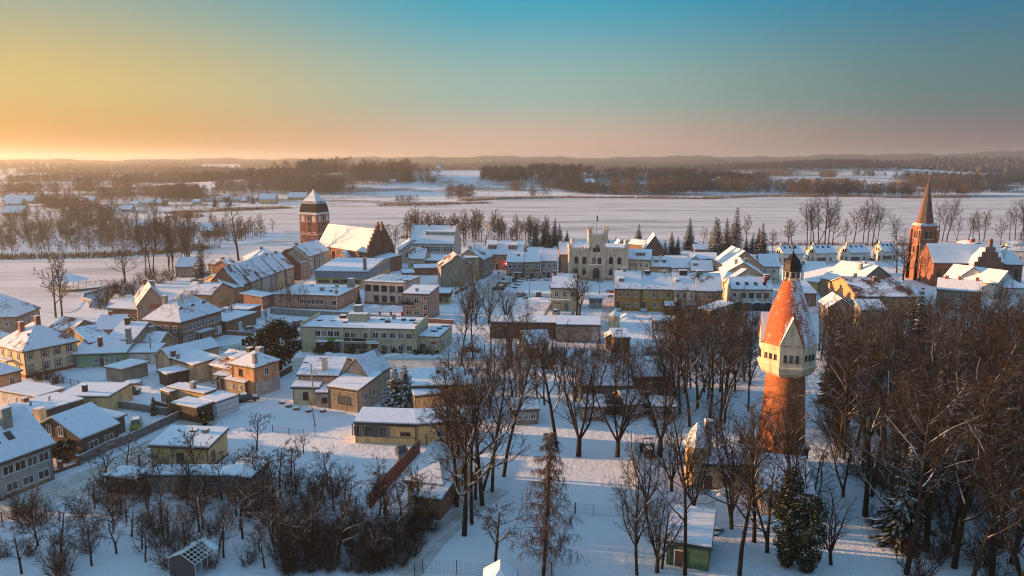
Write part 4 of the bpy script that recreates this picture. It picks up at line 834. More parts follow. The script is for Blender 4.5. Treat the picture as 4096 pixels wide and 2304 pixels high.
Wing(r, rl(768, 436), rl(1480, 385), 3.4, 4.6, roof='shed', rz=4.1, wall=YELLOW, snow=S_F, oh=.2).win('f', 4, 1.2, 1.2, 1.2, .3, .95, 'two')
r = building('yellow_workshop', 'yellow workshop with large flat snow roof and red roof vents behind the spruces', 'workshop')
w = Wing(r, rk(1585, 1005), rk(2330, 985), 4.8, cp=(1642, 1488), roof='shed', rz=5.0, wall=OCHRE, snow=S_F, oh=.2) ; w.chim(.4, .65, .7, .9, BRICKP).chim(.62, .8, .5, .7, METAL).chim(.93, .7, .8, .8, BRICKP).win('f', 4, 1.6, 1.6, 1.6, .6, .98, 'three', DKF)
w = Wing(r, rk(1620, 1120), rk(1925, 1090), 3.8, 5.5, roof='shed', rz=4.5, wall=YELLOW, snow=S_F, oh=.2)
# ---------- brick sheds with IS
r = building('brick_shed_row', 'long low red brick shed with snow roof across the middle of the yard', 'shed')
w = Wing(r, rm(185, 262), rm(940, 272), 4.1, 5, roof='shed', rz=4.7, wall=BRICKD, snow=S_F, oh=.12); w.win('f', 2, 1.9, .9, .9, .0, .8, 'plain', DKF)
r = building('stone_shed', 'fieldstone shed with IS painted at its right end', 'shed')
w = Wing(r, rm(942, 292), rm(1455, 300), 4.3, 6, roof='shed', rz=5.2, wall=STONEW, snow=S_F, oh=.12); w.sign('f', .9, .05, w.W * .2, 4.1, CONC, ['IS'], plain('letter_white', (.62, .62, .6), .7, .1), 2.6, 'painted_panel', .04)
r = building('yard_house', 'small house with white roof and lean-to in the snowy yard')
w = Wing(r, rm(580, 512), rm(855, 502), 3.2, 7, roof='gx', rp=rm(640, 362), wall=LORANGE, snow=S_F); w.win('f', 2, 1, 1.0, 1.1); Wing(r, rm(595, 562), rm(780, 556), 2.4, 2.6, roof='shed', rz=2.9, wall=BROWN, snow=S_F)
r = building('dark_brick_hut', 'dark brick hut with pitched snow roof right of the stone shed', 'shed')
w = Wing(r, rm(1612, 442), rm(1795, 440), 3.6, 5, roof='shed', rz=4.5, wall=BRICKD, snow=S_F, oh=.25); Wing(r, rm(1515, 440), rm(1600, 442), 2.7, 4, roof='shedx', rz=3.8, wall=BROWN, snow=S_F)
r = empty('transformer_kiosk', P(rm(1618, 318)), 'small cream octagonal kiosk with pointed snow cap in the yard', 'kiosk')
b = MB(); b.lathe([(1.35, 0), (1.35, 3.4)], 8, cx=r.location[0], cy=r.location[1], rot=pi / 8); b.build('wall', CREAM, r, r.location)
b = MB(); b.lathe([(1.75, 3.4), (1.7, 3.55), (.9, 4.2), (.12, 4.9), (.05, 5.2)], 8, cx=r.location[0], cy=r.location[1], rot=pi / 8); b.build('roof', SNOWR, r, r.location)
r = building('concrete_hut', 'flat concrete hut with thick snow cap below the ochre terrace', 'shed'); Wing(r, rm(2090, 255), rm(2290, 255), 2.6, 5, roof='flat', wall=GREY, snow=S_F, oh=.3, sn=.45).win('f', 1, 1, 1, 1, .2, .5)
# yard buildings among the park trees
for (A, B, h, dp, rz, wm, sm, lb) in ((rm(1250, 992), rm(1830, 988), 3.6, 9, 6.2, GREY, S_F, 'grey long house under snow seen through the park trees'), (rm(1850, 890), rm(2318, 885), 4.6, 9, 7.0, BROWN, S_F, 'brown house with snow roof behind the park trees'),
    (rm(1230, 1240), rm(1500, 1240), 2.6, 6, 3.6, GREY, S_F, 'low grey garage row behind the park trees'), (rm(1740, 1215), rm(1960, 1200), 2.6, 6, 4.0, BROWN, S_F, 'low brown shed with pitched snow roof in the park edge'),
    (rl(1900, 262), rl(2180, 250), 2.7, 6, 3.6, GREY, S_F, 'grey garage with gentle snow roof right of the yellow hall'), (rm(2040, 1230), rm(2318, 1240), 2.4, 5, 3.2, GREY, S_F, 'flat shed with snow roof at the right of the park edge')):
    r = building('park_edge_house', lb, group='buildings behind the park trees'); Wing(r, A, B, h, dp, roof='gx', rz=rz, wall=wm, snow=sm).win('f', 3, 1.0, .9, 1.1)
# ---------- ochre terrace
TE = [(re_(1158, 985), re_(1500, 992), OCHRE, 'ochre terrace house with peeling plaster at the left end of the yard', 3, .18), (re_(1504, 992), re_(1912, 1000), OCHRE2, 'mustard yellow terrace house in the middle of the yard row', 4, .1),
      (re_(1916, 1005), re_(2203, 1010), WHITEW, 'white terrace house between the mustard and brown ones', 3, 0), (re_(2207, 1015), re_(2538, 1022), BROWN2, 'brown terrace house at the right end of the yard row', 3, 0)]
for i, (A, B, wm, lb, n, dt) in enumerate(TE):
    r = building('yard_terrace_house', lb, group='terrace facing the yard')
    w = Wing(r, A, B, 6.6, 12.5, roof='gx', rp=(re_(1330, 762), re_(1700, 790), re_(2050, 790), re_(2380, 792))[i], wall=wm, snow=roofsnow(GREYTILE, .66, tag='ot'), oh=.2)
    w.win('f', n, 4.3, 1.1, 1.8, .03, .97); w.win('f', n, 1.3, 1.1, 1.5, .1, .95, 'cross' if i < 2 else 'two', skip=(0,)).door('f', (.13, .08, .75, .3)[i], 1.1, 2.2, (.13, .04, .03), z=.8 if i < 2 else .1)
    if i < 2: w.slabon('f', (.13, .08)[i], 2.0, .0, 1.6, .4, 'steps', CONC).slabon('f', (.13, .08)[i], 2.0, .4, 1.0, .35, 'steps', CONC)
    if i == 0: w.chim(.37, .5, 1.0, 1.0, CONC).dormer(.24, 2.2, 1.4, 1.0, BRICKP)
    if i == 1: w.chim(.2, .5, 1.6, .8, DARKWOOD).chim(.75, .5, .7, .8, CONC)
    if i == 2: w.chim(.5, .5, 2.2, 1.0, DARKWOOD).dormer(.2, 2.8, 1.0, .7).slabon('f', .72, 3.6, 2.6, 2.6, .15, 'porch_roof')
    if i == 3: w.chim(.2, .5, 1.8, .9, CONC).skylight(1, 4.5, t0=.0, t1=.25)
r = building('sandy_porch_house', 'small sandy annex with sloping snow roof at the right end of the ochre terrace'); Wing(r, re_(2232, 1240), re_(2390, 1275), 3.4, 9, roof='shed', rz=4.6, wall=SANDY, snow=S_F)
r = building('timber_annex', 'little timber annex with snow roof between the mustard and white terrace houses'); Wing(r, re_(1812, 1205), re_(1915, 1208), 2.6, 4, roof='shed', rz=3.0, wall=TIMBER, snow=S_F)
# ---------- cream house by the square
r = building('cream_corner_house', 'cream house with balcony and snow ladder marks standing alone by the square')
w = Wing(r, re_(338, 978), re_(668, 985), 6.7, 10, roof='gx', rp=re_(520, 800), wall=CREAM, snow=roofsnow(GREYTILE, .64, tag='cc'), rf=.8, oh=.2)
w.win('f', 3, 4.2, 1.2, 1.7, .05, 1.0).win('f', 2, 2.0, .7, .5, .1, .4, 'plain').door('f', .6, 1.3, 2.4, (.25, .24, .2)).slabon('f', .35, 6.6, 3.2, 1.5, .25, 'balcony', CREAM).chim(.08, .7, .8, 1.5, BRICKP).chim(.35, .82, .7, .8, BRICKP)
# ---------- square, left side
r = building('orange_house', 'orange two-storey house with two wide shed dormers at the corner of the square')
w = Wing(r, rd(1738, 538), rd(2222, 548), 6.3, 12, roof='gx', rp=rd(1990, 368), wall=ORANGE, snow=S_F, oh=.3); w.dormer(.17, 2.0, 3.6, 1.9, ORANGE, 3, .9).dormer(.72, 2.0, 3.6, 1.9, ORANGE, 3, .9).win('f', 4, 3.9, 1.1, 1.7, .12, .8).win('f', 4, .9, 1.2, 1.7, .12, .8, skip=(1,)).door('f', .33, 1.2, 2.4).chim(.3, .52, 1.2, 1.1, plaster((.55, .3, .18))).chim(.72, .52, 1.2, 1.1, plaster((.55, .3, .18)))
r = building('low_lake_house', 'low grey house behind the square with a smoking chimney'); Wing(r, rd(2215, 515), rd(2430, 515), 5.5, 10, roof='gx', rp=rd(2300, 462), wall=GREY, snow=S_F).chim(.35, .5, .8, .8)
SQ = [(rd(2016, 642), rd(2228, 645), plaster((.36, .36, .35)), 'grey pharmacy house with maroon sign on the square', 3), (rd(2232, 642), rd(2452, 640), BROWN2, 'brown house with white window surrounds on the square', 3), (rd(2458, 628), re_(412, 630), GREYB, 'pale house with shop windows next to the tall grey one on the square', 3)]
for i, (A, B, wm, lb, n) in enumerate(SQ):
    r = building('square_house', lb, group='houses on the left of the square')
    w = Wing(r, A, B, 6.4, 10.5, roof='gx', rp=(rd(2130, 520), rd(2340, 518), re_(330, 488))[i], wall=wm, snow=(S_F, S_F, S_F)[i], oh=.25)
    w.win('f', n, 4.1, 1.15, 1.6, .06, .97, 'cross' if i else 'plain').win('f', n, 1.0, 1.2, 1.5, .06, .97, 'three' if i == 1 else 'two', skip=(1,) if i else (1, 2)).door('f', .5 if i else .6, 1.2, 2.4, (.05, .04, .03)).band('f', 3.2, 3.32, wm, 'cornice', .1)
    if i == 0: w.sign('f', .68, 3.1, 5.2, .75, plain('pharmacy_maroon', (.16, .01, .04), .5, .05), ['APTEKA POLSKA'], WHITE, .5).slabon('f', .7, 3.6, 2.5, 1.2).skylight(1, 3, t0=.55, t1=.8); w.band('f', 0, 3.1, plaster((.42, .33, .26)), 'lower_wall', .02)
r = building('tall_grey_house', 'tall narrow grey house with white roof left of the town hall'); w = Wing(r, re_(455, 540), re_(572, 540), 8.5, 12, roof='gx', rp=re_(480, 385), wall=GREY, snow=S_F); w.win('f', 1, 5.2, 1.2, 1.6, .2, .7).win('f', 1, 2.4, 1.2, 1.6, .2, .7).chim(.4, .5, 1, .8, CONC)
r = building('derelict_house', 'derelict grey-green house with blank stained gable behind the bare tree')
w = Wing(r, rd(1172, 712), rd(1600, 700), 7.0, 12, roof='gy', rp=rd(1405, 585), wall=DERELICT, snow=S_TT, oh=.15); w.win('f', 1, 4.2, .9, 1.4, .38, .55)
r = building('sandy_parapet_house', 'sandy house with satellite dish and parapet behind the derelict gable'); w = Wing(r, rd(1255, 600), rd(1660, 590), 8.4, 9, roof='flat', wall=SANDY, snow=S_F, oh=.15); w.chim(.35, .3, .8, 1.2).chim(.5, .3, .8, 1.2)
r = building('dark_terrace_house', 'grey house with dark rowed snow roof right of the derelict gable')
w = Wing(r, rd(1712, 612), rd(1832, 560), 7.2, 11, roof='gx', rp=rd(1620, 445), wall=GREY, snow=S_TH); w.win('f', 3, 4.4).win('f', 3, 1.4).chim(.1, .5, .9, 1)
r = building('small_cream_house', 'small cream house with stepped side gable in front of the white school')
w = Wing(r, rd(750, 598), rd(962, 602), 4.6, 9, roof='gx', rp=rd(880, 458), wall=SANDY, snow=S_T, oh=.2); w.win('f', 2, 1.6, 1.0, 1.5, .1, .6).chim(.75, .5, .8, 1.0).chim(.95, .5, .9, .8)
r = building('brick_shop', 'low red-brown brick shop with flat snow roof and round emblem', 'shop'); w = Wing(r, rd(962, 622), rd(1178, 628), 4.2, 9, roof='flat', wall=brickmat('brick_shop', (.22, .10, .07), (.17, .08, .06), (.2, .15, .12)), snow=S_F, oh=.15); w.sign('f', .28, 1.3, 1.3, .9, WHITE); Wing(r, rd(1180, 600), rd(1320, 545), 4.0, 10, roof='flat', wall=BROWN, snow=S_F, oh=.2)
r = building('yard_shed', 'low pitched snowy shed left of the derelict house', 'shed'); Wing(r, rd(830, 720), rd(1160, 712), 2.8, 6, roof='gx', rp=rd(960, 672), wall=BROWN, snow=S_F)
r = building('yard_shed', 'flat snowy shed roof at the rear of the market hall', 'shed'); Wing(r, rd(690, 785), rd(830, 780), 2.6, 9, roof='flat', wall=GREY, snow=S_F)
# ---------- white school
r = building('school', 'white school with steep roof, long dormer and shaped gable near the lake', 'school')
w = Wing(r, rd(760, 398), rd(1332, 408), 8.6, 15, roof='gx', rp=rd(1060, 172), wall=PINKW, snow=S_F, oh=.3); w.win('f', 9, 5.2, 1.3, 2.2, .35, .98).win('f', 9, 1.6, 1.3, 2.0, .35, .98).win('r', 3, 5.2, 1.1, 2.0).win('r', 2, 10, 1, 1.6, .25, .75).dormer(.66, 3.4, 13.0, 1.5, PINKW, 14, .75).chim(.37, .5, .9, 1.0).chim(.88, .5, .9, 1.0)
for x in (-.25, w.W - .25): obj('gable_parapet', [w.loc(x, -.2, 8.2), w.loc(x, w.Dp / 2 - .8, w.rz + .9), w.loc(x, w.Dp / 2 + .8, w.rz + .9), w.loc(x, w.Dp + .2, 8.2), w.loc(x + .5, -.2, 8.2), w.loc(x + .5, w.Dp / 2 - .8, w.rz + .9), w.loc(x + .5, w.Dp / 2 + .8, w.rz + .9), w.loc(x + .5, w.Dp + .2, 8.2)], [(0, 3, 2, 1), (4, 5, 6, 7), (0, 1, 5, 4), (1, 2, 6, 5), (2, 3, 7, 6)], PINKW, r, off=r.location)
w = Wing(r, rd(650, 492), rd(1000, 480), 5.6, 9, roof='gy', rp=rd(805, 340), wall=PINKW, snow=S_F, oh=.2); w.win('f', 3, 2.6, 1.3, 2.0, .12, .75).win('f', 1, 7.0, 1.3, 1.2, .38, .55, 'two')
# ---------- town hall
r = empty('town_hall', (0, 0, 0), 'sandstone-coloured castle-like town hall with battlements, flag and square tower', 'town hall')
base = re_(600, 872); xa = re_(572, 0)[0]; xb = re_(1300, 0)[0]
tA = P((xa, re_(0, 865)[1])); tB = P((xb, re_(0, 880)[1])); zt = zat(tA, re_(0, 470)[1])
w = Wing(r, tA, tB, zt, 18, roof='flat', wall=STONEH, snow=S_F, oh=-.4, world=True)
r.location = r.location
W_, L = w.W, w.loc; MR = plain('maroon_window', (.10, .03, .025), .6)
def mullion_row(name, pts, z, h, th=.6, step=1.1, mat=STONEH):
    b = MB()
    for a, c in zip(pts, pts[1:]):
        l = hypot(c[0] - a[0], c[1] - a[1]); n = max(1, int(l / step)); d = ((c[0] - a[0]) / l, (c[1] - a[1]) / l); nx, ny = -d[1] * th / 2, d[0] * th / 2
        for i in range(n):
            s0, s1 = l * (i + .2) / n, l * (i + .8) / n; q = [(a[0] + d[0] * s + nx * k, a[1] + d[1] * s + ny * k) for s, k in ((s0, -1), (s1, -1), (s1, 1), (s0, 1))]
            b.add([(x, y, z) for x, y in q] + [(x, y, z + h) for x, y in q], BOXF, 0); b.add([(x, y, z + h + .002) for x, y in q] + [(x, y, z + h + .15) for x, y in q], BOXF, 1)
    b.build(name, [mat, SNOWR], r, r.location)
mullion_row('battlement', [L(0, .3), L(W_, .3), L(W_ - .3, w.Dp)], zt + .2, .55); mullion_row('battlement', [L(.3, w.Dp), L(.3, 0)], zt + .2, .55)
w.band('f', zt - .25, zt + .25, STONEH, 'parapet', .18); w.band('r', zt - .25, zt + .25, STONEH, 'parapet', .18); w.band('f', zt - 1.2, zt - 1.0, STONEH, 'cornice', .1); w.band('f', 0, 1.2, plaster((.44, .38, .31)), 'plinth', .1); w.band('f', 3.9, 4.05, STONEH, 'cornice', .1)
zw = zt / 13.
for z, h_ in ((zt * .53, 2.7), (zt * .17, 2.6)):
    w.win('f', 2, z, 1.5, h_, .05, .33, 'arch', MR).win('f', 2, z, 1.5, h_, .655, .95, 'arch', MR).win('r', 4, z, 1.4, h_, .05, .95, 'arch', MR)
w.win('f', 2, .4, .6, .6, .66, .76, 'plain', MR)
t0, t1 = (re_(822, 0)[0] - xa) / (xb - xa) * W_, (re_(1030, 0)[0] - xa) / (xb - xa) * W_
ztw = zat(tA, re_(0, 290)[1]); tw = Wing(r, L(t0, -1.2), L(t1, -1.2), ztw, t1 - t0, roof='flat', wall=STONEH, snow=S_F, oh=-.3, world=True)
tw.band('f', ztw - 1.3, ztw + .3, STONEH, 'parapet', .25).band('r', ztw - 1.3, ztw + .3, STONEH, 'parapet', .25).band('l', ztw - 1.3, ztw + .3, STONEH, 'parapet', .25)
tl = tw.loc; mullion_row('battlement', [tl(-.2, -.15), tl(tw.W + .2, -.15), tl(tw.W + .2, tw.Dp)], ztw + .3, .6, .35, .8)
for x, y in ((0, 0), (tw.W, 0), (0, tw.Dp), (tw.W, tw.Dp)):
    c = tl(x, y); b = MB(); b.lathe([(.55, ztw - 2.6), (.85, ztw - 1.6), (.85, ztw + 1.8), (1.05, ztw + 1.85), (1.05, ztw + 2.3)], 8, 0, c[0], c[1], pi / 8)
    for i in range(4): a = i * pi / 2 + pi / 8; b.box(c[0] + .8 * cos(a) - .22, c[1] + .8 * sin(a) - .22, ztw + 2.3, c[0] + .8 * cos(a) + .22, c[1] + .8 * sin(a) + .22, ztw + 2.85)
    b.build('corner_turret', STONEH, r, r.location)
for x, y in ((0, 0), (W_, 0), (W_, w.Dp), (0, w.Dp)):
    c = L(x, y); b = MB(); b.lathe([(.7, 0), (.7, zt + .6), (.95, zt + .7), (.95, zt + 1.9)], 8, 0, c[0], c[1], pi / 8); b.build('corner_turret', STONEH, r, r.location)
tw.win('f', 3, zt * .93, .8, 1.7, .24, .66, 'arch', MR).win('f', 2, zt * .53, 1.4, 2.6, .14, .82, 'arch', MR).slabon('f', .46, 4.8, zt * .49, 1.0, .3, 'balcony', STONEH).sign('f', .5, ztw - 4.8, 1.3, 1.3, plain('clock_red', (.24, .08, .05), .6), name='clock_face').slabon('f', .46, 4.2, .0, .35, zt * .33, 'portal', plaster((.48, .41, .33)), False)
q = tl(tw.W * .46, -.36); put_window(r, (q[0], q[1], .9), tw.ang, 2.5, 4.0, 'arch', MR); b = MB()
for i in range(4): b.add([tl(tw.W * .46 - 2.2, -.35 - .35 * i, .8 - .2 * i), tl(tw.W * .46 + 2.2, -.35 - .35 * i, .8 - .2 * i), tl(tw.W * .46 + 2.2, -.7 - .35 * i, .8 - .2 * i), tl(tw.W * .46 - 2.2, -.7 - .35 * i, .8 - .2 * i)], [(3, 2, 1, 0)]); b.add([tl(tw.W * .46 - 2.2, -.7 - .35 * i, 0), tl(tw.W * .46 + 2.2, -.7 - .35 * i, 0), tl(tw.W * .46 + 2.2, -.7 - .35 * i, .8 - .2 * i), tl(tw.W * .46 - 2.2, -.7 - .35 * i, .8 - .2 * i)], [(0, 1, 2, 3)])
b.build('front_steps', CONC, r, r.location)
c = tl(tw.W * .42, tw.Dp * .5); b = MB(); b.tube((c[0], c[1], ztw), (c[0], c[1], ztw + 7.5), .07); b.tube((c[0] - 1.2, c[1], ztw), (c[0] - 1.2, c[1], ztw + 5), .04); b.build('flagpole', METAL, r, r.location)
b = MB(); b.add([(c[0] + .08, c[1], ztw + 7.3), (c[0] + .45, c[1] + .1, ztw + 7.0), (c[0] + .5, c[1], ztw + 5.0), (c[0] + .1, c[1], ztw + 5.2)], [(0, 1, 2, 3), (3, 2, 1, 0)]); b.build('flag', plain('flag_dark', (.05, .06, .07), .8), r, r.location)
# behind and right of the town hall
RT = [(re_(1308, 605), re_(1620, 615), 7.0, 11, re_(1460, 480), CREAM, 'cream house with single dormer joined right of the town hall', 4, 2), (re_(1620, 700), re_(1876, 705), 4.4, 10, re_(1750, 575), plaster((.50, .27, .19)), 'orange shop house with twin dormers and long sign', 3, 1),
      (re_(1880, 715), re_(2138, 720), 4.2, 10, re_(2000, 592), WHITEW, 'white low house right of the orange shop', 3, 1), (re_(2142, 755), re_(2420, 760), 3.8, 9, re_(2280, 625), GREYB, 'low white-roofed house with tiny dormer near the ochre terrace', 3, 1)]
for i, (A, B, h, dp, rp_, wm, lb, n, st) in enumerate(RT):
    r = building('row_house', lb, group='row right of the town hall'); w = Wing(r, A, B, h, dp, roof='gx', rp=rp_, wall=wm, snow=S_F, oh=.2); w.win('f', n, 1.1, 1.1, 1.4, .1, .9, skip=(0,)).door('f', .12)
    if st == 2: w.win('f', n, 4.3, 1.1, 1.5)
    if i == 0: w.dormer(.55, 1.8, 3.2, 1.3, DARKWOOD, 2, .8)
    if i == 1: w.dormer(.3, 1.8, 1.4, 1.2, DARKWOOD).dormer(.68, 1.8, 1.4, 1.2, DARKWOOD).chim(.5, .4, .8, 1.2, WHITEW).sign('f', .63, 2.7, 3.4, .75, plain('pale_green_board', (.45, .52, .40), .6, .1))
    if i == 3: w.dormer(.22, 2.0, 1.6, 1.0, DARKWOOD)
r = building('twin_gable_house', 'white house with two small front gables near the lake spruces'); w = Wing(r, re_(2120, 610), re_(2470, 618), 6.2, 9, roof='gx', rp=re_(2200, 520), wall=WHITEW, snow=S_F); Wing(r, re_(2140, 612), re_(2255, 615), 6.4, 5, roof='gy', rp=re_(2195, 555), wall=WHITEW, snow=S_F, oh=.2).win('f', 1, 5.6, .9, 1.1, .3, .7, 'two'); Wing(r, re_(2270, 612), re_(2455, 618), 6.5, 6, roof='gy', rp=re_(2362, 520), wall=WHITEW, snow=S_F, oh=.2).win('f', 1, 6.0, 1.1, 1.3, .35, .65, 'two')
r = building('red_barn', 'red brick barn with sunlit snowy gable among the lake spruces', 'barn'); Wing(r, re_(1540, 478), re_(1795, 482), 5.2, 14, roof='gy', rp=re_(1695, 345), wall=brickmat('brick_barn', (.26, .10, .06), (.2, .08, .05), (.2, .14, .11)), snow=S_F, oh=.5)
r = building('lake_cottage', 'little brown cottage left of the red barn'); Wing(r, re_(1515, 420), re_(1590, 410), 4.5, 8, roof='gy', rp=re_(1550, 365), wall=BROWN, snow=S_F)
r = building('lake_cottage', 'small snowy house just behind the right wing of the town hall'); Wing(r, re_(1170, 460), re_(1290, 460), 5.5, 10, roof='gy', rp=re_(1240, 380), wall=BROWN2, snow=S_F).chim(.8, .3, .9, 1.2, CONC)
r = building('lake_cottage', 'snow-roofed house peeping over the left wing of the town hall'); Wing(r, re_(655, 470), re_(815, 470), 6.5, 9, roof='gx', rp=re_(760, 385), wall=GREY, snow=S_F)
r = building('boat_house', 'dark low lakeside shed with white roof between the spruces', 'shed'); Wing(r, re_(2190, 478), re_(2340, 478), 3.2, 8, roof='gx', rp=re_(2260, 418), wall=BROWN, snow=S_F)
# ---------- old church (left)
r = empty('old_church', (0, 0, 0), 'old brick church with dark onion-topped square tower and sunlit nave roof', 'church')
tc = rb(1825, 880); C3 = P((tc[0], 1012)); ze = zat(C3, rb(0, 492)[1])
lA = P(rb(1600, 498), ze); lC = P(rb(1826, 505), ze); w = Wing(r, lA, lC, ze, 10, roof='flat', wall=BRICKR, snow=S_F, oh=.1, world=True)
dpt = float(np.dot(np.array(P(rb(2008, 498), ze)[:2]) - w.a, w.uy)); S_ = w.W
WH2 = plain('white_niche', (.55, .5, .44), .8)
zf = lambda y: zat(lC, rb(0, y)[1])
def niche(side, t, z0, z1, wd, mat, arch=True):
    o_, d, Ln = w.side(side); q = o_ + d * (t * Ln); n = 8; pr = [(-wd / 2, z0), (wd / 2, z0)] + [(wd / 2 * cos(pi * i / n), z1 - wd / 2 + wd / 2 * sin(pi * i / n)) for i in range(n + 1)]
    nn = np.array((d[1], -d[0])); V = [(q[0] + d[0] * x + nn[0] * .06, q[1] + d[1] * x + nn[1] * .06, z) for x, z in pr]; V2 = [(q[0] + d[0] * x * 1.0 - nn[0] * .02, q[1] + d[1] * x - nn[1] * .02, z) for x, z in pr]; k = len(V)
    obj('blind_arch', V + V2, [tuple(range(k))] + [((i + 1) % k, i, k + i, k + (i + 1) % k) for i in range(k)], mat, r, off=r.location)
DKB = brickmat('brick_niche', (.24, .07, .04), (.19, .055, .03), (.2, .14, .1))
for sd in ('f', 'r'):
    for t in (.2, .52, .82):
        niche(sd, t, zf(612), zf(525), 1.9, WH2); niche(sd, t, zf(740), zf(622), 1.7, DKB); niche(sd, t, zf(890), zf(790), 1.7, DKB)
    o_, d, Ln = w.side(sd); q = o_ + d * (.52 * Ln); put_window(r, (q[0] + d[1] * .09, q[1] - d[0] * .09, zf(600)), atan2(d[1], d[0]), 1.1, 2.6, 'arch', MR)
    for zz in (655, 735): q2 = o_ + d * (.52 * Ln); put_window(r, (q2[0] + d[1] * .09, q2[1] - d[0] * .09, zf(zz)), atan2(d[1], d[0]), 1.1, 1.6, 'arch', MR)
    w.band(sd, zf(770), zf(760), WH2, 'cornice', .15); w.band(sd, zf(502), zf(492), WH2, 'cornice', .2)
for i in range(3): w.slabon('f', (.2, .52, .82)[i], 1.6, zf(745), .15, .1, 'ledge', WH2)
cx, cy, _ = w.loc(S_ / 2, w.Dp / 2); hw = S_ / 2
def loft4(b, prof, ang):
    o = len(b.V)
    for s_, z in prof:
        for k in range(4):
            a = ang + pi / 4 + k * pi / 2; b.V.append((cx + s_ * 1.414 * cos(a), cy + s_ * 1.414 * sin(a), z))
    for j in range(len(prof) - 1):
        for i in range(4): b.F.append((o + 4 * j + i, o + 4 * j + (i + 1) % 4, o + 4 * j + 4 + (i + 1) % 4, o + 4 * j + 4 + i)); b.M.append(0)
zz = lambda y: zat((cx, cy), rb(0, y)[1]); b = MB()
loft4(b, [(hw * 1.08, zz(498)), (hw * .99, zz(475)), (hw * .95, zz(440)), (hw * .91, zz(400)), (hw * .84, zz(365)), (hw * .73, zz(330)), (hw * .60, zz(305)), (hw * .45, zz(286))], w.ang); b.build('helm_roof', slopesnow('dark_shingle', (.032, .026, .024), .32, .46, scale=.8, nz=.14), r, r.location)
b = MB(); loft4(b, [(hw * .47, zz(286)), (hw * .44, zz(276)), (hw * .30, zz(255)), (hw * .17, zz(225)), (hw * .07, zz(195)), (.12, zz(175))], w.ang); b.build('helm_top', slopesnow('snowy_helm', (.035, .03, .03), .2, .4, scale=1.2, nz=.3), r, r.location)
b = MB(); b.tube((cx, cy, zz(180)), (cx, cy, zz(70)), .12, .05); b.lathe([(.1, zz(165)), (.55, zz(155)), (.55, zz(148)), (.1, zz(140))], 8, 0, cx, cy); b.build('finial', METAL, r, r.location)
# nave, to the right of the tower: ridge and eave lines
rA, rB_ = rb(1925, 658), rd(360, 205); eA, eB = rb(1845, 895), rd(245, 510)
zeave = 7.5; n0 = P(eA, zeave); n1 = P(eB, zeave); w = Wing(r, n0, n1, zeave, 11.5, roof='gx', rp=rb(2250, 668), wall=BRICKR, snow=SNOWR, oh=.4, world=True); w.win('f', 4, 2.0, 1.6, 4.6, .1, .95, 'arch', MR)
nw = w
for t in (.12, .3, .62, .85): w.slabon('f', t, .9, 0, .8, 5.6, 'buttress', BRICKR)
g = MB(); st = 7; Dd = w.Dp; X = w.W + .1; L = w.loc; pr = []
for i in range(st): y0 = -.6 + i * (Dd / 2 + .1) / st; zt_ = zeave + .6 + (i + .8) * (w.rz + 2.2 - zeave) / st; pr.append((y0, y0 + (Dd / 2 + .1) / st, zt_))
for y0, y1, z1 in pr:
    for (ya, yb) in ((y0, y1), (Dd - y1, Dd - y0)):
        g.add([L(X, ya, 0), L(X + .7, ya, 0), L(X + .7, yb, 0), L(X, yb, 0), L(X, ya, z1), L(X + .7, ya, z1), L(X + .7, yb, z1), L(X, yb, z1)], BOXF)
        yc = ya; g.add([L(X - .1, yc - .3, z1 - 2), L(X + .8, yc - .3, z1 - 2), L(X + .8, yc + .3, z1 - 2), L(X - .1, yc + .3, z1 - 2), L(X - .1, yc - .3, z1 + 1.1), L(X + .8, yc - .3, z1 + 1.1), L(X + .8, yc + .3, z1 + 1.1), L(X - .1, yc + .3, z1 + 1.1)], BOXF)
g.build('stepped_gable', brickmat('brick_gable_shade', (.20, .075, .045), (.15, .055, .035), (.18, .13, .1)), r, r.location)  # darker than the church brick: the gable's shade is put into its colour
w = Wing(r, L(X + .8, 2), L(X + 9, 2), 5.2, Dd - 4, roof='shed', rz=6.2, wall=BRICKR, snow=S_F, world=True, oh=.2)
for t in (.15, .4, .65, .9):
    q = w.loc(w.W * t, 0, 1.6); put_window(r, q, w.ang, 1.2, 2.8, 'arch', WH2)
r2 = building('church_porch', 'small orange porch house with curved gable beside the church nave', 'porch'); w = Wing(r2, rb(2082, 1058), rb(2205, 1070), 4.2, 7, roof='gy', rp=rb(2128, 985), wall=LORANGE, snow=S_T, oh=.1); w.win('f', 1, 3.6, .7, 1.2, .35, .65, 'arch', MR)
# ---------- brick church with spire (right)
r = empty('spire_church', (0, 0, 0), 'red brick church with slender green-black and red spire and snowy nave at the right', 'church')
sA, sB = rh(598, 1040), rh(742, 1045); base_y = rh(0, 1048)[1]; a3 = P((sA[0], base_y)); b3 = P((sB[0], base_y)); zt = zat(a3, rh(0, 570)[1])
w = Wing(r, (a3[0], a3[1], 0), (b3[0], b3[1], 0), zt, 1.0 * hypot(b3[0] - a3[0], b3[1] - a3[1]), roof='flat', wall=BRICKR, snow=None, fas=BRICKR, oh=.15, world=True)
for k, t in ((k, t) for k in ('f', 'l') for t in (.02, .98)):
    for z1, dp in ((zt * .38, 1.3), (zt * .66, 1.0), (zt * .93, .7)): w.slabon(k, t, .9, 0, dp, z1, 'buttress', BRICKR)
zq = lambda y: zat(a3, rh(0, y)[1])
for k in ('f', 'l', 'r'): w.win(k, 2, zq(680), .9, 2.6, .25, .75, 'arch', DKF).win(k, 2, zq(810), .8, 2.2, .28, .72, 'arch', DKF).band(k, zq(688), zq(684), WH2, 'ledge', .25).band(k, zq(820), zq(815), WH2, 'ledge', .2).band(k, zt - .5, zt, BRICKR, 'cornice', .3)
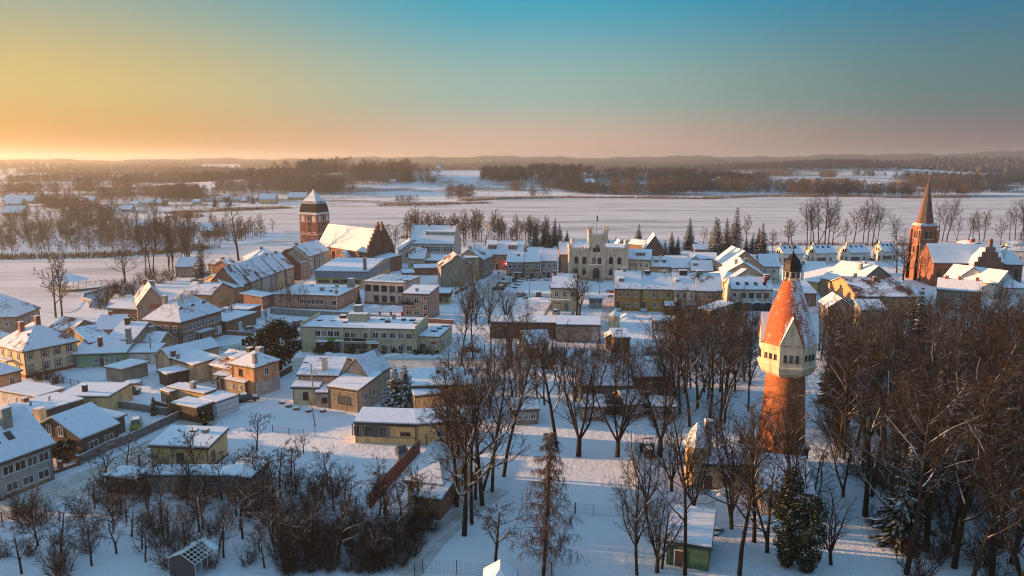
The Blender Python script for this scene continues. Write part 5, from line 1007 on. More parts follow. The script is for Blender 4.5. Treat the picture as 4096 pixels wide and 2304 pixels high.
cx, cy, _ = w.loc(w.W / 2, w.Dp / 2); hw = w.W / 2; zz = lambda y: zat((cx, cy), rh(0, y)[1]); b = MB(); loft4(b, [(hw * 1.12, zt + .1), (hw * .85, zz(535))], w.ang); b.build('spire_foot', slopesnow('spire_foot_slate', (.05, .05, .05), .42, .75, scale=.7, nz=.35), r, r.location)
prof = [(hw * .95, zz(545)), (hw * .68, zz(440)), (hw * .45, zz(330)), (hw * .24, zz(240)), (hw * .05, zz(165))]; b = MB(); b.lathe([(a * 1.04, z) for a, z in prof], 8, 0, cx, cy, w.ang + pi / 8)
for i in range(len(b.F) - 2): b.M[i] = 0 if (i % 8) % 2 == 0 else 1
b.build('spire', [plain('spire_slate', (.045, .045, .045), .6, .4, 2), brickmat('spire_tile', (.30, .09, .045), (.22, .065, .035), (.12, .07, .06))], r, r.location)
b = MB(); b.tube((cx, cy, zz(170)), (cx, cy, zz(48)), .12, .04); b.lathe([(.05, zz(118)), (.3, zz(112)), (.05, zz(106))], 6, 0, cx, cy); b.box(cx - .6, cy - .03, zz(58), cx + .7, cy + .03, zz(50)); b.build('weather_vane', METAL, r, r.location)
nl = P((rh(755, 0)[0], base_y)); w = Wing(r, rh(758, 895), rh(1390, 905), 8.4, 14, roof='gx', rp=rh(1000, 732), wall=BRICKR, snow=S_F, oh=.3); w.win('f', 5, 2.5, 1.4, 4, .03, .55, 'arch', DKF)
w2 = Wing(r, rh(1112, 915), rh(1372, 920), 8.4, 7, roof='gy', rz=w.rz - .6, wall=BRICKR, snow=S_F, oh=.1); w2.win('f', 3, 2.5, 1.2, 4, .15, .85, 'arch', DKF)
g = MB(); L = w2.loc
for i in range(4):
    for sgn in (0, 1):
        x0 = i * w2.W / 9; x1 = x0 + w2.W / 9 + .01
        if sgn: x0, x1 = w2.W - x1, w2.W - x0
        z1 = 9.6 + i * 1.75; g.add([L(x0, -.5, 0), L(x1, -.5, 0), L(x1, .0, 0), L(x0, .0, 0), L(x0, -.5, z1), L(x1, -.5, z1), L(x1, 0, z1), L(x0, 0, z1)], BOXF, 0); g.add([L(x0, -.5, z1 + .002), L(x1, -.5, z1 + .002), L(x1, .0, z1 + .002), L(x0, .0, z1 + .002), L(x0, -.5, z1 + .2), L(x1, -.5, z1 + .2), L(x1, 0, z1 + .2), L(x0, 0, z1 + .2)], BOXF, 1)
x0, x1 = 4 * w2.W / 9, 5 * w2.W / 9; g.add([L(x0, -.5, 0), L(x1, -.5, 0), L(x1, .3, 0), L(x0, .3, 0), L(x0, -.5, 17.6), L(x1, -.5, 17.6), L(x1, .3, 17.6), L(x0, .3, 17.6)], BOXF, 0); g.build('stepped_gable', [BRICKR, SNOWR], r, r.location)
Wing(r, w.loc(w.W + .1, 2, 0), w.loc(w.W + 7, 2, 0), 8.0, 10, roof='hip', rz=13.0, wall=BRICKR, snow=S_F, world=True).win('f', 2, 2.5, 1.2, 4, style='arch', fm=DKF)
# ---------- houses in front of the spire church
r = building('grey_long_house', 'grey-brown two-storey house with sunlit snow roof below the brick church'); w = Wing(r, rh(785, 1130), rh(1178, 1160), 6.0, 9, roof='gx', rp=rh(960, 1045), wall=BROWN2, snow=S_F, oh=.25); w.win('f', 3, 3.7, 1.1, 1.4, .1, .95, 'two').win('f', 3, 1.0, 1.1, 1.4, .1, .95, 'two').chim(.2, .5, .9, 1.0).chim(.5, .5, .9, 1.0).chim(.9, .5, .9, 1.0)
r = building('white_gabled_house', 'white house with front gable directly below the brick church nave'); w = Wing(r, rh(850, 1018), rh(1320, 1085), 5.0, 10, roof='gx', rp=rh(960, 915), wall=WHITEW, snow=S_F); Wing(r, rh(1005, 1010), rh(1208, 1020), 6.2, 6, roof='gy', rp=rh(1105, 928), wall=WHITEW, snow=S_F).win('f', 2, 3.4, 1, 1.2).win('f', 1, 6.0, 1, 1.2, .35, .65); w.win('l', 2, 3.6, 1, 1.4)
r = building('white_cottage_right', 'white cottage with snow roof at the right edge below the church'); Wing(r, rh(1400, 1120), rh(1620, 1125), 4.0, 10, roof='hip', rp=rh(1460, 1050), wall=WHITEW, snow=S_F).win('f', 3, 1.2)
r = building('church_house', 'white-roofed house at the right edge beyond the brick church'); Wing(r, rh(1440, 785), rh(1620, 790), 5.5, 10, roof='gx', rp=rh(1520, 708), wall=WHITEW, snow=S_F).win('f', 3, 2).dormer(.3, 2, 2, 1)
r = building('red_gable_house', 'house with orange gable and red chimney behind the church nave'); Wing(r, rh(1080, 735), rh(1215, 735), 7.5, 10, roof='gy', rp=rh(1120, 712), wall=ORANGE, snow=S_F).chim(.3, .2, 1.5, 2, BRICKP)  # gable and walls share the orange plaster
# white new houses near the lake
WHH = [(rg(1075, 540), rg(1330, 535), rg(990, 520), rg(1180, 432), 'first new white gabled house from the left in the lakeside row'), (rg(1498, 532), rg(1758, 527), rg(1415, 512), rg(1600, 426), 'second new white gabled house from the left in the lakeside row'),
       (rg(1938, 525), rg(2188, 518), rg(1833, 505), rg(2030, 418), 'third new white gabled house from the left in the lakeside row'), (rg(2362, 508), rg(2560, 505), rg(2256, 490), rg(2450, 402), 'rightmost new white gabled house with sunlit gable in the lakeside row')]
for A, B, C, rp_, lb in WHH:
    r = building('white_new_house', lb, group='new white houses by the lake'); w = Wing(r, A, B, 4.3, 8.5, roof='gx', rp=rp_, wall=plaster((.72, .71, .68)), snow=S_F, oh=.2)
    w.win('f', 1, 1.2, 4.2, 1.4, .08, .45, 'three', DKF).win('f', 1, 1.2, .8, 1.4, .55, .9, 'plain', DKF).win('l', 2, 4.4, 1.0, 1.4, .3, .7, 'plain', DKF).win('l', 2, 1.0, 1.2, 1.4, .1, .9, 'plain', DKF).skylight(3, 2.6, .9, 1.1, .1, .9).chim(.1, .5, .7, 1.0, WHITEW)
# ---------- between ochre terrace and the right church
r = building('arcade_house', 'white house with four snow-topped arches and roof windows right of the ochre terrace'); w = Wing(r, rg(408, 992), rg(935, 998), 6.2, 10, roof='gx', rp=rg(650, 842), wall=WHITEW, snow=S_F, oh=.25, fas=BROWN)
w.win('f', 5, 3.8, 1.5, 1.4, .02, .95, 'two', DKF, skip=(0,)).win('f', 1, 4.2, .8, 1.0, .04, .12, 'plain', DKF).skylight(4, 1.4, .9, 1.2, .07, .95).chim(.93, .45, 1.6, 1.3).chim(.88, .3, .9, 1.2)
for i in range(4):
    x0 = .06 + i * .235; L = w.loc; b = MB(); n = 8; rad = w.W * .11; c_ = w.W * (x0 + .1)
    ar = [(c_ + rad * cos(pi * k / n), 2.0 + rad * .42 * sin(pi * k / n)) for k in range(n + 1)]
    V = [L(x, -1.5, z) for x, z in ar] + [L(x, 0, z) for x, z in ar]; V += [(a, c, d_ + .3) for a, c, d_ in V]; k = n + 1
    Fc = [(i_, i_ + 1, k + i_ + 1, k + i_) for i_ in range(n)] + [(2 * k + i_ + 1, 2 * k + i_, 3 * k + i_, 3 * k + i_ + 1) for i_ in range(n)] + [(i_ + 1, i_, 2 * k + i_, 2 * k + i_ + 1) for i_ in range(n)] + [(0, k, 3 * k, 2 * k), (k - 1, 2 * k - 1, 4 * k - 1, 3 * k - 1)]
    b.add(V, Fc, 0); b.add([L(c_ - rad * .92, -1.2, 0), L(c_ + rad * .92, -1.2, 0), L(c_ + rad * .92, -1.2, 2.0), L(c_ + rad * .6, -1.2, 2.0 + rad * .32), L(c_ - rad * .6, -1.2, 2.0 + rad * .32), L(c_ - rad * .92, -1.2, 2.0)], [(0, 1, 2, 3, 4, 5)], 1); b.build('arch', [SNOWR, GLASS], r, r.location)
OT = [('cream_hall', 'large cream house with stepped long roofs and sunlit snow above the arcade house', rg(340, 690), rg(800, 690), 7.5, 16, 'gy', rg(565, 500), SANDY, S_F), ('cream_gable_house', 'cream gabled house with two chimneys right behind the arcade house', rg(290, 800), rg(815, 815), 7.2, 14, 'gy', rg(530, 615), SANDY, S_F),
      ('hipped_back_house', 'beige house with pyramidal snow roof just behind the arcade house', rg(300, 870), rg(800, 845), 6.4, 12, 'hip', rg(560, 735), SANDY, S_F), ('white_gable_roof_house', 'white two-storey house with big plain white roof beside the tower top', rg(775, 695), rg(1028, 700), 6.2, 10, 'gx', rg(900, 545), WHITEW, S_F),
      ('low_house', 'low beige house with flat snow roof right of the tower lantern', rg(1268, 790), rg(1418, 792), 3.4, 8, 'gx', rg(1330, 670), SANDY, S_F), ('long_low_house', 'dark low house with patchy snow roof in front of the new white houses', rg(1420, 765), rg(1650, 765), 3.4, 9, 'gx', rg(1550, 640), BROWN, S_F),
      ('yellow_gable_house', 'small house with sunlit snow slope and yellow-green gable', rg(1520, 905), rg(1900, 825), 3.8, 8, 'gy', rg(1770, 720), LIME, S_F), ('grey_manor', 'large grey house with broad sunlit roof and several chimneys', rg(2010, 930), rg(2530, 880), 6.0, 14, 'gy', rg(2230, 690), BROWN2, S_F),
      ('orange_tiled_house', 'orange house with dark tiled roof and two red dormers right of the tower', rg(1650, 905), rg(2030, 1085), 6.5, 16, 'gy', rg(1840, 835), LORANGE, S_TT), ('flat_white_roof_house', 'beige house with flat snow roof directly right of the tower cone', rg(1290, 1045), rg(1500, 1045), 4.0, 12, 'shed', rg(1380, 885), BROWN2, S_F),
      ('white_roof_cottage', 'small snow-roofed cottage left of the sunlit grey manor', rg(1890, 770), rg(2010, 770), 4.0, 8, 'gx', rg(1950, 690), GREY, S_F), ('lane_house', 'snowy house beside the lane of the new white houses', rg(1950, 690), rg(2260, 700), 3.5, 8, 'gx', rg(2100, 640), GREY, S_F),
      ('hidden_house', 'grey house with white gable behind the bare trees right of the tower', rg(1650, 1230), rg(1990, 1240), 4.5, 10, 'gy', rg(1800, 1100), GREY, S_F), ('hidden_house', 'white house half hidden by trees below the orange tiled house', rg(2080, 1260), rg(2400, 1260), 5.0, 10, 'gx', rg(2250, 1130), GREYB, S_F),
      ('brown_side_wing', 'tan narrow house between the ochre terrace and the arcade house', rg(298, 890), rg(352, 900), 7, 8, 'shed', None, SANDY, S_F)]
for nm, lb, A, B, h, dp, rfk, rp_, wm, sm in OT:
    r = building(nm, lb); w = Wing(r, A, B, h, dp, roof=rfk, rp=rp_, wall=wm, snow=sm)
    n = max(1, int(w.W / 3)); w.win('f', n, 1.1, 1, 1.3)
    if h > 5.5: w.win('f', n, 3.9, 1, 1.4)
    if nm in ('grey_manor', 'cream_gable_house', 'low_house', 'orange_tiled_house'): w.chim(.35, .3, .9, 1.2, CONC).chim(.62, .5, .9, 1.2, CONC if nm != 'orange_tiled_house' else BRICKP)
# ---------- water tower
r = empty('water_tower', (*P((3116, 1905))[:2], 0), 'tall round brick water tower with cream octagonal head and snow-streaked orange tile cone', 'water tower')
wx, wy = r.location[0], r.location[1]; hd = hypot(wx, wy)
ZT = lambda y: zat((wx, wy), 950 + y / 1.07); mpp = wy / F / cos(0)  # metres per picture pixel near the axis
px = lambda d_: d_ / 1.07 * (wy / (CP + 0 * SP)) / F * 1.0
k0 = sqrt(wx * wx + wy * wy) / wy
R = lambda d_: px(d_) / 2
b = MB(); b.lathe([(R(212), 0), (R(205), ZT(930)), (R(198), ZT(860)), (R(178), ZT(720)), (R(166), ZT(610)), (R(160), ZT(572))], 40, 0, wx, wy); b.build('brick_shaft', BRICKT, r, r.location, True)
fa = -pi / 2 + radians(3) - atan2(wx, wy) * .7   # direction of the gabled front face
ro8 = fa + pi / 8; R8 = R(250); c8 = cos(pi / 8)
ze, zl, zb = ZT(438), ZT(540), ZT(572)
HEADM = plaster((.70, .62, .50), 'head')
b = MB(); b.lathe([(R(150), ZT(585)), (R8 * .80, zb), (R8 * .93, ZT(560)), (R8 * .97, zl), (R8 * 1.02, zl + .05), (R8 * 1.02, zl + .3), (R8 * .96, zl + .35), (R8 * .96, ze)], 8, 0, wx, wy, ro8); b.build('octagonal_head', HEADM, r, r.location)
ap = R8 * .96 * c8; fw = 2 * R8 * .96 * sin(pi / 8)
for k in range(8):
    a = fa + k * pi / 4; d = np.array((cos(a), sin(a))); t = np.array((-sin(a), cos(a)))
    for i in (-1, 0, 1):
        q = np.array((wx, wy)) + d * (ap + .01) + t * (i * fw * .26)
        put_window(r, (q[0], q[1], ZT(507) if k % 2 == 0 else ZT(500)), a + pi / 2, fw * (.14 if k % 2 == 0 else .12), (ZT(478) - ZT(507)) * (1 if k % 2 == 0 else .72), 'plain', DKF)
    if k % 2 == 0:   # gables over every other face
        zg = ZT(330); V = []
        for e in (.06, -.5):
            for s_, z in ((-fw / 2, ze - .05), (fw / 2, ze - .05), (0, zg)): q = np.array((wx, wy)) + d * (ap + e) + t * s_; V.append((q[0], q[1], z))
        obj('gable', V, [(0, 1, 2), (5, 4, 3), (0, 2, 5, 3), (1, 4, 5, 2)], HEADM, r, off=r.location)
        bk = np.array((wx, wy)) + d * (ap * .25); V2 = []
        gp = []
        for s_ in (-1, 1):
            q0 = np.array((wx, wy)) + d * (ap + .22) + t * (s_ * (fw / 2 + .12)); q1 = np.array((wx, wy)) + d * (ap + .22); q2 = bk; q3 = np.array((wx, wy)) + d * (ap * .72) + t * (s_ * (fw / 2 + .05))
            f4 = [(q0[0], q0[1], ze - .15), (q1[0], q1[1], zg + .12), (q2[0], q2[1], zg + .12), (q3[0], q3[1], ze + .2)]; gp.append(f4 if s_ < 0 else f4[::-1])
        obj('gable_roof', *slab(gp, .0, .14), slopesnow('gable_tile', (.40, .09, .03), -.2, .15, scale=1.6, nz=.3), r, off=r.location)
# stepped tile courses of the cone
zc0, zc1 = ze - .15, ZT(180); n = 44; prof = []; r0, r1 = R8 * .975, R(66)
for i in range(n):
    t = i / n; z = zc0 + (zc1 - zc0) * t; f = lambda q: r1 + (r0 - r1) * (1 - q) 
    prof += [(f(t) + .035, z), (f((i + 1) / n), zc0 + (zc1 - zc0) * (i + 1) / n - .004)]
def conemat():
    m, nt, b_ = newmat('orange_tiles_snow'); p = pos(nt); g_ = N(nt, 'ShaderNodeNewGeometry'); s = N(nt, 'ShaderNodeSeparateXYZ'); nt.links.new(p, s.inputs[0]); sn_ = N(nt, 'ShaderNodeSeparateXYZ'); nt.links.new(g_.outputs['Normal'], sn_.inputs[0])
    mp = N(nt, 'ShaderNodeMapping'); mp.inputs['Scale'].default_value = (1, 1, .35); nt.links.new(p, mp.inputs[0])
    n1 = noise(nt, mp.outputs[0], 1.1, 4, .7); n2 = noise(nt, p, 7, 2, .7)
    course = math_(nt, 'FRACT', math_(nt, 'DIVIDE', math_(nt, 'SUBTRACT', s.outputs[2], zc0), (zc1 - zc0) / n))
    f = math_(nt, 'ADD', math_(nt, 'MULTIPLY', n1, .55), math_(nt, 'MULTIPLY', n2, .5)); f = math_(nt, 'ADD', f, math_(nt, 'MULTIPLY', sn_.outputs[0], .11)); f = math_(nt, 'SUBTRACT', f, math_(nt, 'MULTIPLY', course, .12))
    rr2 = ramp(nt, f, [(.495, 0.), (.54, 1.)]); tl_ = ramp(nt, n2, [(.3, (.30, .055, .018)), (.7, (.56, .13, .035))])
    nt.links.new(mixc(nt, rr2.outputs[0], tl_.outputs[0], SNOWC), b_.inputs['Base Color']); b_.inputs['Roughness'].default_value = .7; bump(nt, b_, n2, .03, .5); return m
b = MB(); ns = 64; V = []; Fc = []
for rad, z in prof:
    t = (z - zc0) / (zc1 - zc0); bl = max(0., 1 - t / .55)
    for i in range(ns):
        th = fa + 2 * pi * i / ns; oc = cos(pi / 8) / cos(((2 * pi * i / ns + pi / 8) % (pi / 4)) - pi / 8); q = rad * (1 - bl + bl * oc * 1.005); V.append((wx + q * cos(th), wy + q * sin(th), z))
Fc = [(j * ns + i, j * ns + (i + 1) % ns, (j + 1) * ns + (i + 1) % ns, (j + 1) * ns + i) for j in range(len(prof) - 1) for i in range(ns)]; b.add(V, Fc); b.build('tile_cone', conemat(), r, r.location)
b = MB(); b.lathe([(R(64), zc1 - .2), (R(70), zc1 + .05), (R(62), zc1 + .15), (R(60), ZT(140))], 8, 0, wx, wy, ro8); b.build('lantern', HEADM, r, r.location)
for k in range(8):
    a = fa + k * pi / 4; put_window(r, (wx + cos(a) * R(60) * c8, wy + sin(a) * R(60) * c8, ZT(166)), a + pi / 2, .45, ZT(146) - ZT(166), 'plain', DKF)
b = MB(); b.lathe([(R(78), ZT(142)), (R(74), ZT(132)), (R(68), ZT(110)), (R(56), ZT(95)), (R(30), ZT(80)), (R(12), ZT(70)), (R(6), ZT(58))], 8, 0, wx, wy, ro8); b.build('dome', slopesnow('black_dome', (.018, .016, .015), .9, 1.1, .5), r, r.location)
b = MB(); b.lathe([(R(5), ZT(62)), (R(4), ZT(50)), (R(14), ZT(46)), (R(14), ZT(38)), (R(4), ZT(33))], 10, 0, wx, wy); b.build('finial', METAL, r, r.location)
for s_ in (-1, 1): b = MB(); b.box(wx + s_ * R(82) - .12, wy - .5, ZT(182), wx + s_ * R(82) + .12, wy - .2, ZT(136)); b.tube((wx + s_ * R(82), wy - .3, ZT(160)), (wx + s_ * R(55), wy - .3, ZT(160)), .05); b.build('antenna', WHITE, r, r.location)
# buildings at the tower's foot
r = building('tower_base_house', 'dark brick base house wrapped around the foot of the water tower'); Wing(r, rv(468, 200), rv(722, 195), 4.4, 7, roof='flat', wall=BRICKD, snow=S_F, oh=.2)
r = building('pump_house', 'pale pump house with pitched snow roof in front of the water tower'); w = Wing(r, rv(488, 395), rv(745, 418), 3.6, 7.5, roof='shed', rz=5.2, wall=CREAM, snow=S_F, oh=.3); w.win('f', 2, 1.5, 1.6, 1.0, .05, .95, 'two', DKF)
r = building('turret_house', 'yellowish house with small pointed turret and chimney left of the water tower'); w = Wing(r, rv(205, 268), rv(460, 275), 3.8, 7, roof='gx', rp=rv(330, 190), wall=SANDY, snow=S_F, oh=.25); w.door('f', .1, 1.1, 2.2).win('f', 2, 1.4, 1.2, 1.2, .3, .95, 'two', DKF)
tb = P(rv(160, 372)); zt = zat(tb, rv(0, 165)[1]); b = MB(); b.lathe([(1.55, 0), (1.55, zt)], 8, 0, tb[0], tb[1], pi / 8); b.build('turret', SANDY, r, r.location)
b = MB(); b.lathe([(1.85, zt), (1.8, zt + .1), (.9, zt + 1.9), (.08, zat(tb, rv(0, 62)[1]))], 8, 0, tb[0], tb[1], pi / 8); b.build('turret_roof', SNOWR, r, r.location); put_window(r, (tb[0] - .5, tb[1] - 1.38, zt - 1.6), 0, .6, .7, 'plain', DKF)
b = MB(); b.box(tb[0] + 1.1, tb[1] - .2, 0, tb[0] + 2.0, tb[1] + .7, zat(tb, rv(0, 60)[1])); b.box(tb[0] + 1.05, tb[1] - .25, zat(tb, rv(0, 60)[1]) + .01, tb[0] + 2.05, tb[1] + .75, zat(tb, rv(0, 50)[1]), m=1); b.build('chimney', [CONC, SNOWR], r, r.location)
r = building('green_shed', 'green timber shed with single-slope snow roof at the bottom of the park', 'shed'); w = Wing(r, rv(22, 645), rv(232, 678), 2.9, 6.5, roof='shed', rz=3.9, wall=plain('green_boards', (.06, .13, .07), .8, .3), snow=S_F, oh=.3); w.door('f', .3, .9, 1.9)
r = building('pyramid_gatehouse', 'pointed snow roof of a small building at the bottom edge'); Wing(r, rq(1800, 1470), rq(2060, 1470), 2.2, 4.6, roof='hip', rz=4.0, wall=SANDY, snow=S_F)
# ---------- houses far across the bay
FAR = [(rt(10, 395), rt(150, 395), 3.2, 12, rt(90, 372), SANDY), (rt(130, 400), rt(232, 395), 3.2, 12, rt(180, 362), SANDY), (rt(20, 420), rt(145, 418), 3, 10, rt(90, 395), SANDY), (rt(5, 490), rt(155, 492), 3, 11, rt(80, 440), SANDY), (rt(490, 420), rt(610, 422), 3.4, 12, rt(560, 370), LORANGE), (rt(610, 405), rt(682, 400), 3.4, 10, rt(640, 362), LORANGE),
       (rt(945, 425), rt(1000, 425), 3, 10, rt(970, 385), WHITEW), (rt(1040, 410), rt(1110, 410), 3, 9, rt(1080, 380), WHITEW), (rt(1140, 410), rt(1200, 412), 3, 9, rt(1165, 385), LORANGE), (rt(1410, 405), rt(1460, 405), 3, 8, rt(1430, 370), WHITEW), (rt(1630, 370), rt(1675, 372), 3, 8, rt(1650, 342), SANDY), (rt(1765, 392), rt(1810, 392), 2.6, 7, rt(1790, 368), LORANGE),
       (rt(1905, 400), rt(2020, 400), 5, 11, rt(1960, 340), SANDY), (rt(2115, 370), rt(2250, 370), 3, 12, rt(2180, 348), SANDY), (rt(1465, 640), rt(1610, 640), 3.6, 9, rt(1540, 572), LORANGE), (rt(985, 590), rt(1080, 600), 3, 8, rt(1030, 545), GREY), (rt(1340, 610), rt(1400, 610), 3, 8, rt(1370, 582), GREY), (rt(430, 628), rt(496, 628), 2.4, 6, rt(460, 614), DKGREY), (rt(620, 545), rt(672, 545), 2.2, 6, rt(645, 525), BROWN),
       (rt(885, 460), rt(960, 458), 2.4, 7, rt(920, 442), GREY), (ru(468, 250), ru(515, 250), 3, 12, ru(490, 230), WHITEW), (ru(1912, 260), ru(1985, 265), 4, 12, ru(1945, 232), DKGREY), (ru(810, 158), ru(848, 158), 5, 14, ru(828, 146), WHITEW), (ru(1065, 150), ru(1145, 150), 5, 18, ru(1105, 136), WHITEW), (rw(1140, 210), rw(1180, 210), 4, 10, rw(1160, 190), BROWN), (rw(1730, 235), rw(1785, 236), 4, 12, rw(1755, 222), GREY),
       (rw(465, 210), rw(490, 210), 3, 8, rw(478, 202), GREY), (rw(1585, 252), rw(1620, 252), 3, 9, rw(1602, 242), GREY), (rt(135, 200), rt(205, 200), 4, 14, rt(170, 182), GREY), (rt(265, 200), rt(330, 200), 4, 14, rt(300, 182), GREY), (rt(1640, 160), rt(1745, 160), 5, 20, rt(1690, 148), WHITEW)]
FLB = ['leftmost far house across the bay', 'hipped far house second from the left edge', 'lower far house at the left edge', 'twin-gabled far house near the left edge', 'yellow far house with broad roof across the bay', 'right wing house beside the yellow far house', 'white far house by the farm road', 'pale far house behind bare willows', 'orange far cottage right of the willows', 'white far house at the reed edge', 'sunlit roof slope far house left of the dark trees', 'tiny far hut on the snowy bank',
       'tall far house between dark conifers left of the church tower', 'long far barn roof left of the church tower', 'house on the wooded peninsula', 'snowy roof hidden in peninsula woods', 'small roof behind peninsula pines', 'dark hut by the allotments', 'open pavilion hut on the far snowy field', 'dark shed beside the farm road', 'lone white far house on the snowy hill', 'dark villa on the wooded lake slope', 'tiny white farm on the plain', 'long white barn on the distant plain', 'small brown far barn on the white field', 'far snowy roof left of the spire', 'hidden roof in the far lakeside wood', 'second hidden roof in the far lakeside wood', 'far roof row, first at left horizon fields', 'far roof row, second at left horizon fields', 'long far greenhouse on the plain']
for (A, B, h, dp, rp_, wm), lb in zip(FAR, FLB):
    a = np.array(PT(A)); b_ = np.array(PT(B)); z = (a[2] + b_[2]) / 2; m_ = (a + b_) / 2; dst = hypot(m_[0], m_[1]); wd = (B[0] - A[0]) / F * m_[1]; r = building('far_house', lb + ', with snowy roof', group='houses far across the lake')
    w = Wing(r, (m_[0] - wd / 2, m_[1] + 2, 0), (m_[0] + wd / 2, m_[1] + 2, 0), h, min(dp, 1.2 * wd + 3), roof='gx', rz=h + min(5, max(2.0, wd * .35)), wall=wm, snow=SNOWR, world=True); n = max(1, int(wd / 4)); w.win('f', n, 1.0, 1.2, 1.3, style='plain'); r.location[2] += z - .2
# ================================================================== trees
BARK = slopesnow('bark_snow', (.024, .017, .012), .50, .70, scale=1.5, nz=.30); BARKL = slopesnow('bark_warm', (.085, .052, .032), .50, .72, scale=1.5, nz=.25); TWIG = slopesnow('twig_snow', (.034, .023, .016), .88, 1.08, scale=.8, nz=.30); TWIG2 = slopesnow('twig_ochre', (.052, .036, .020), .90, 1.1, scale=.8, nz=.30); TWIG3 = slopesnow('twig_grey', (.026, .021, .018), .80, 1.0, scale=.8, nz=.30); BARK2 = slopesnow('bark_grey', (.034, .027, .021), .5, .72, scale=1.5, nz=.3)
TWIGF = slopesnow('far_twigs', (.11, .075, .054), .85, 1.1, scale=.2, nz=.2); NEEDLE = slopesnow('needles_snow', (.012, .020, .012), .90, 1.1, scale=1.0, nz=.28); NEEDLED = slopesnow('dark_needles', (.012, .018, .010), .88, 1.08, scale=1.1, nz=.3); LARCHM = slopesnow('larch_twigs', (.055, .032, .016), .75, .98, scale=.8)  # TWIGF: paler brown, haze over the far woods put into the colour
PINEF = slopesnow('far_pines', (.022, .026, .020), .84, 1.2, scale=.08, nz=.3); REEDM = plain('reeds', (.20, .125, .06), .9, .35, .3); IVY = slopesnow('ivy_leaves', (.020, .030, .010), .78, .95, scale=1.3, nz=.3)
def tubes(segs, nmin=3):
    """segs: list of (p0,p1,r0,r1,n) -> verts, faces"""
    V = []; Fc = []; o = 0; groups = {}
    for s in segs: groups.setdefault(s[4], []).append(s)
    for n, ss in groups.items():
        p = np.array([s[0] for s in ss]); q = np.array([s[1] for s in ss]); r0 = np.array([s[2] for s in ss]); r1 = np.array([s[3] for s in ss])
        d = q - p; d /= np.maximum(np.linalg.norm(d, axis=1, keepdims=True), 1e-6)
        ref = np.where(np.abs(d[:, 2:3]) < .9, np.array([[0, 0, 1.]]), np.array([[1., 0, 0]])); a = np.cross(d, ref); a /= np.linalg.norm(a, axis=1, keepdims=True); b = np.cross(d, a)
        ang = np.arange(n) * 2 * pi / n; ca, sa = np.cos(ang), np.sin(ang)
        off = ca[None, :, None] * a[:, None, :] + sa[None, :, None] * b[:, None, :]
        v = np.concatenate([p[:, None] + off * r0[:, None, None], q[:, None] + off * r1[:, None, None]], 1).reshape(-1, 3)
        base = o + np.arange(len(ss))[:, None] * 2 * n; i = np.arange(n)[None]; j = (np.arange(n) + 1)[None] % n
        f = np.stack([base + i, base + j, base + n + j, base + n + i], -1).reshape(-1, 4)
        V.append(v); Fc.append(f); o += len(v)
    return np.vstack(V), np.vstack(Fc)
def fastmesh(name, V, Fc, mat, smooth=False):
    me = bpy.data.meshes.new(name); k = Fc.shape[1]; me.vertices.add(len(V)); me.vertices.foreach_set('co', V.astype(np.float32).ravel())
    me.loops.add(Fc.size); me.loops.foreach_set('vertex_index', Fc.astype(np.int32).ravel()); me.polygons.add(len(Fc))
    me.polygons.foreach_set('loop_start', np.arange(0, Fc.size, k, dtype=np.int32)); me.polygons.foreach_set('loop_total', np.full(len(Fc), k, dtype=np.int32))
    me.materials.append(mat); me.update(calc_edges=True)
    if smooth: me.polygons.foreach_set('use_smooth', np.ones(len(Fc), dtype=bool))
    return me
def rot_dir(d, ang, az):
    d = d / np.linalg.norm(d); a = np.cross(d, (0, 0, 1) if abs(d[2]) < .95 else (1, 0, 0)); a /= np.linalg.norm(a); b = np.cross(d, a)
    return d * cos(ang) + (a * cos(az) + b * sin(az)) * sin(ang)
